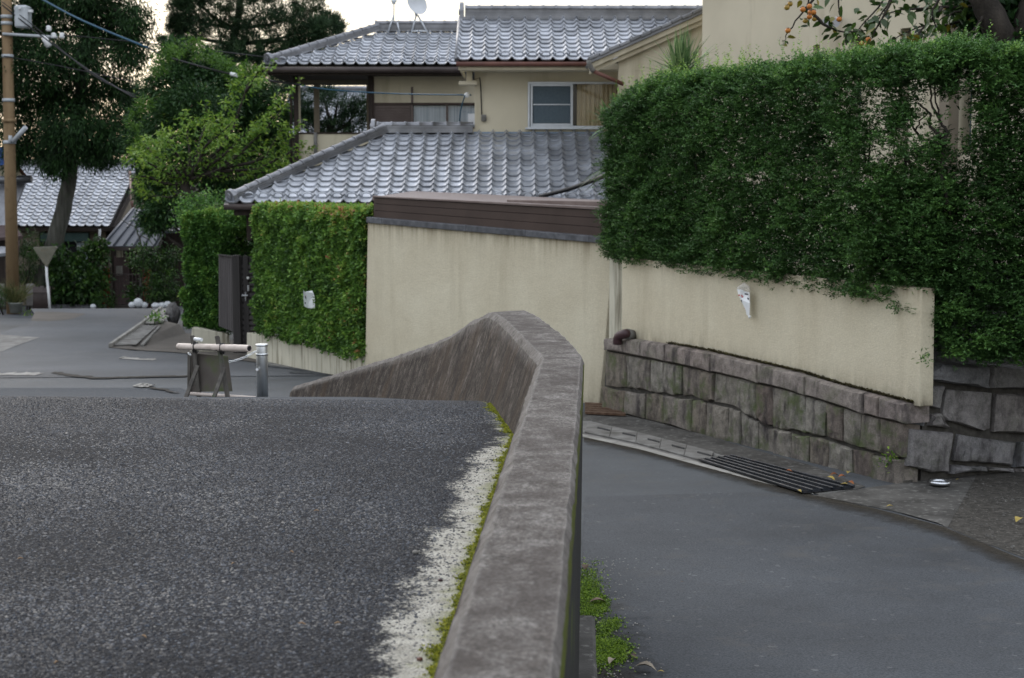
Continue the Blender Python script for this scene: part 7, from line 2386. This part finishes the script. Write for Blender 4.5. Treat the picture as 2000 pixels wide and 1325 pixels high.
def leaf_lit(mat, L, W, curl):
    mb = MB()
    prof = [(0, .05), (.25, .8), (.5, 1.0), (.75, .65), (1, .0)]
    v = []
    for x, w in prof:
        zz = curl * math.sin(math.pi * x)
        v += [(-W / 2 * w, L * (x - .5), zz + curl * .8 * w), (0, L * (x - .5), zz), (W / 2 * w, L * (x - .5), zz + curl * .6 * w)]
    f = []
    for i in range(4):
        for s_ in (0, 1): f.append((i * 3 + s_, i * 3 + s_ + 1, i * 3 + s_ + 4, i * 3 + s_ + 3))
    mb.add(v, f, 0, True)
    return mb.mesh('fallen_leaf', mat)
lb1 = leaf_lit(M('brown_dead_leaf', (.10, .065, .04), (.17, .125, .09), 30, .8, rand=.3), .085, .045, .012)
lb2 = leaf_lit(M('pale_dead_leaf', (.22, .18, .13), (.32, .28, .22), 30, .8, rand=.3), .09, .05, .016)
lb3 = leaf_lit(M('rust_dead_leaf', (.20, .060, .02), (.27, .10, .03), 30, .8, rand=.3), .09, .06, .016)
lb4 = leaf_lit(M('yellow_dead_leaf', (.30, .22, .05), (.38, .29, .09), 30, .8, rand=.3), .09, .05, .012)
LV = [(1143, 1114, lb1, 1.2, 'curled grey brown dead leaf touching the parapet foot at the top of the moss'), (1168, 1183, lb1, 1.5, 'flat brown dead leaf lying on the middle of the dark moss'), (1235, 1290, lb1, .9, 'small dark brown dead leaf on asphalt right of the lowest moss'),
      (1260, 1314, lb2, 1.5, 'large pale dead leaf at the bottom edge of the lower lane'), (1195, 1300, lb2, 1.0, 'pale dead leaf on the lowest patch of dark moss'), (1290, 1320, lb4, .5, 'tiny yellowish leaf at the bottom edge right of the large pale leaf'), (1332, 1148, lb1, .35, 'tiny brown leaf alone on the open lower lane'),
      (1630, 937, lb3, 1.1, 'rust red dead leaf at the far end of the drain grate'), (1645, 940, lb3, 1.0, 'rust brown dead leaf beside the rust red one at the grate end'), (1622, 943, lb4, 1.2, 'yellow dead leaf lying over the end of the drain grate'), (1660, 953, lb3, 1.1, 'dark rust dead leaf in the gutter past the grate'),
      (1650, 955, lb4, 1.0, 'yellow brown dead leaf at the corner of the grate'), (1657, 931, lb4, 1.0, 'yellow green leaf at the wall foot above the grate end'), (1540, 929, lb3, .9, 'small rust leaf lying halfway along the drain grate'), (1738, 998, lb4, .8, 'small yellow leaf on the lane edge below the apron'),
      (1285, 822, lb3, .8, 'small orange leaf at the foot of the stone wall near the left'), (1990, 1025, lb4, 1.5, 'large tan leaf at the right edge on the rough verge'), (1560, 968, lb4, .9, 'pale yellow leaf on the lane side of the grate'), (1870, 945, lb4, .5, 'tiny yellow leaf to the right of the metal ring')]
for u, v, me, k, lb in LV:
    g = G(u, v)
    Mx = Matrix.Translation(g + Vector((0, 0, .040 if u > 1300 else .022))) @ Matrix.Rotation(random.uniform(0, 6.28), 4, 'Z') @ Matrix.Rotation(random.uniform(-.2, .2), 4, 'X') @ Matrix.Scale(k, 4)
    o = inst('fallen_leaf', me, None, Mx)
    tag(o, lb, 'leaf', 'fallen leaves on the ground')
# twigs, husks and pale chips on the ramp
mtw = M('dry_twig', (.20, .125, .07), (.28, .19, .11), 30, .8)
def on_deck(u, v):
    d = ray(u, v); z = 1.9
    for _ in range(20):
        t = (z - CAMZ) / d.z; z = float(deck_z(d.x * t, d.y * t))
    return Vector((d.x * t, d.y * t, z))
bits = [(282, 1249, .03, 'short brown husk on the asphalt near the bottom left'), (590, 1224, .028, 'short tan twig left of the worn white paint'), (660, 1223, .022, 'smaller tan twig nearest the worn white paint'), (570, 1083, .024, 'thin orange twig in the middle of the asphalt'), (618, 1002, .022, 'thin straw curl upper right on the asphalt'),
        (40, 1096, .018, 'thin straw at the left edge of the asphalt'), (455, 1106, .018, 'thin tan straw in the centre of the asphalt'), (110, 1300, .018, 'tan bit of straw at the bottom left corner')]
for u, v, L_, lb in bits:
    p = on_deck(u, v); a_ = random.uniform(0, 3.1)
    d = Vector((math.cos(a_), math.sin(a_), 0)) * L_ * .5
    mb = MB(); mb.tube([p - d + Vector((0, 0, .010)), p + Vector((0, 0, .013)), p + d + Vector((0, 0, .009))], [.0022, .0028, .0018], 6)
    o = mb.build('twig', mtw, None, tuple(p)); tag(o, lb, 'twig', 'twigs lying on the ramp')
for u, v, r, col_, lb in ((812, 1082, .013, MT['conc_pale'], 'white pebble on the asphalt beside the worn paint'), (860, 1136, .009, MT['pipe_brown'], 'dark red berry on the worn white paint'), (820, 1291, .010, MT['copper'], 'red brown crumb on the worn paint at the bottom')):
    p = on_deck(u, v); mb = MB(); mb.ball(p + Vector((0, 0, r * .55)), (r, r * .8, r * .6), 8, 6, 0, .15)
    o = mb.build('pebble', col_, None, tuple(p)); tag(o, lb, 'pebble')
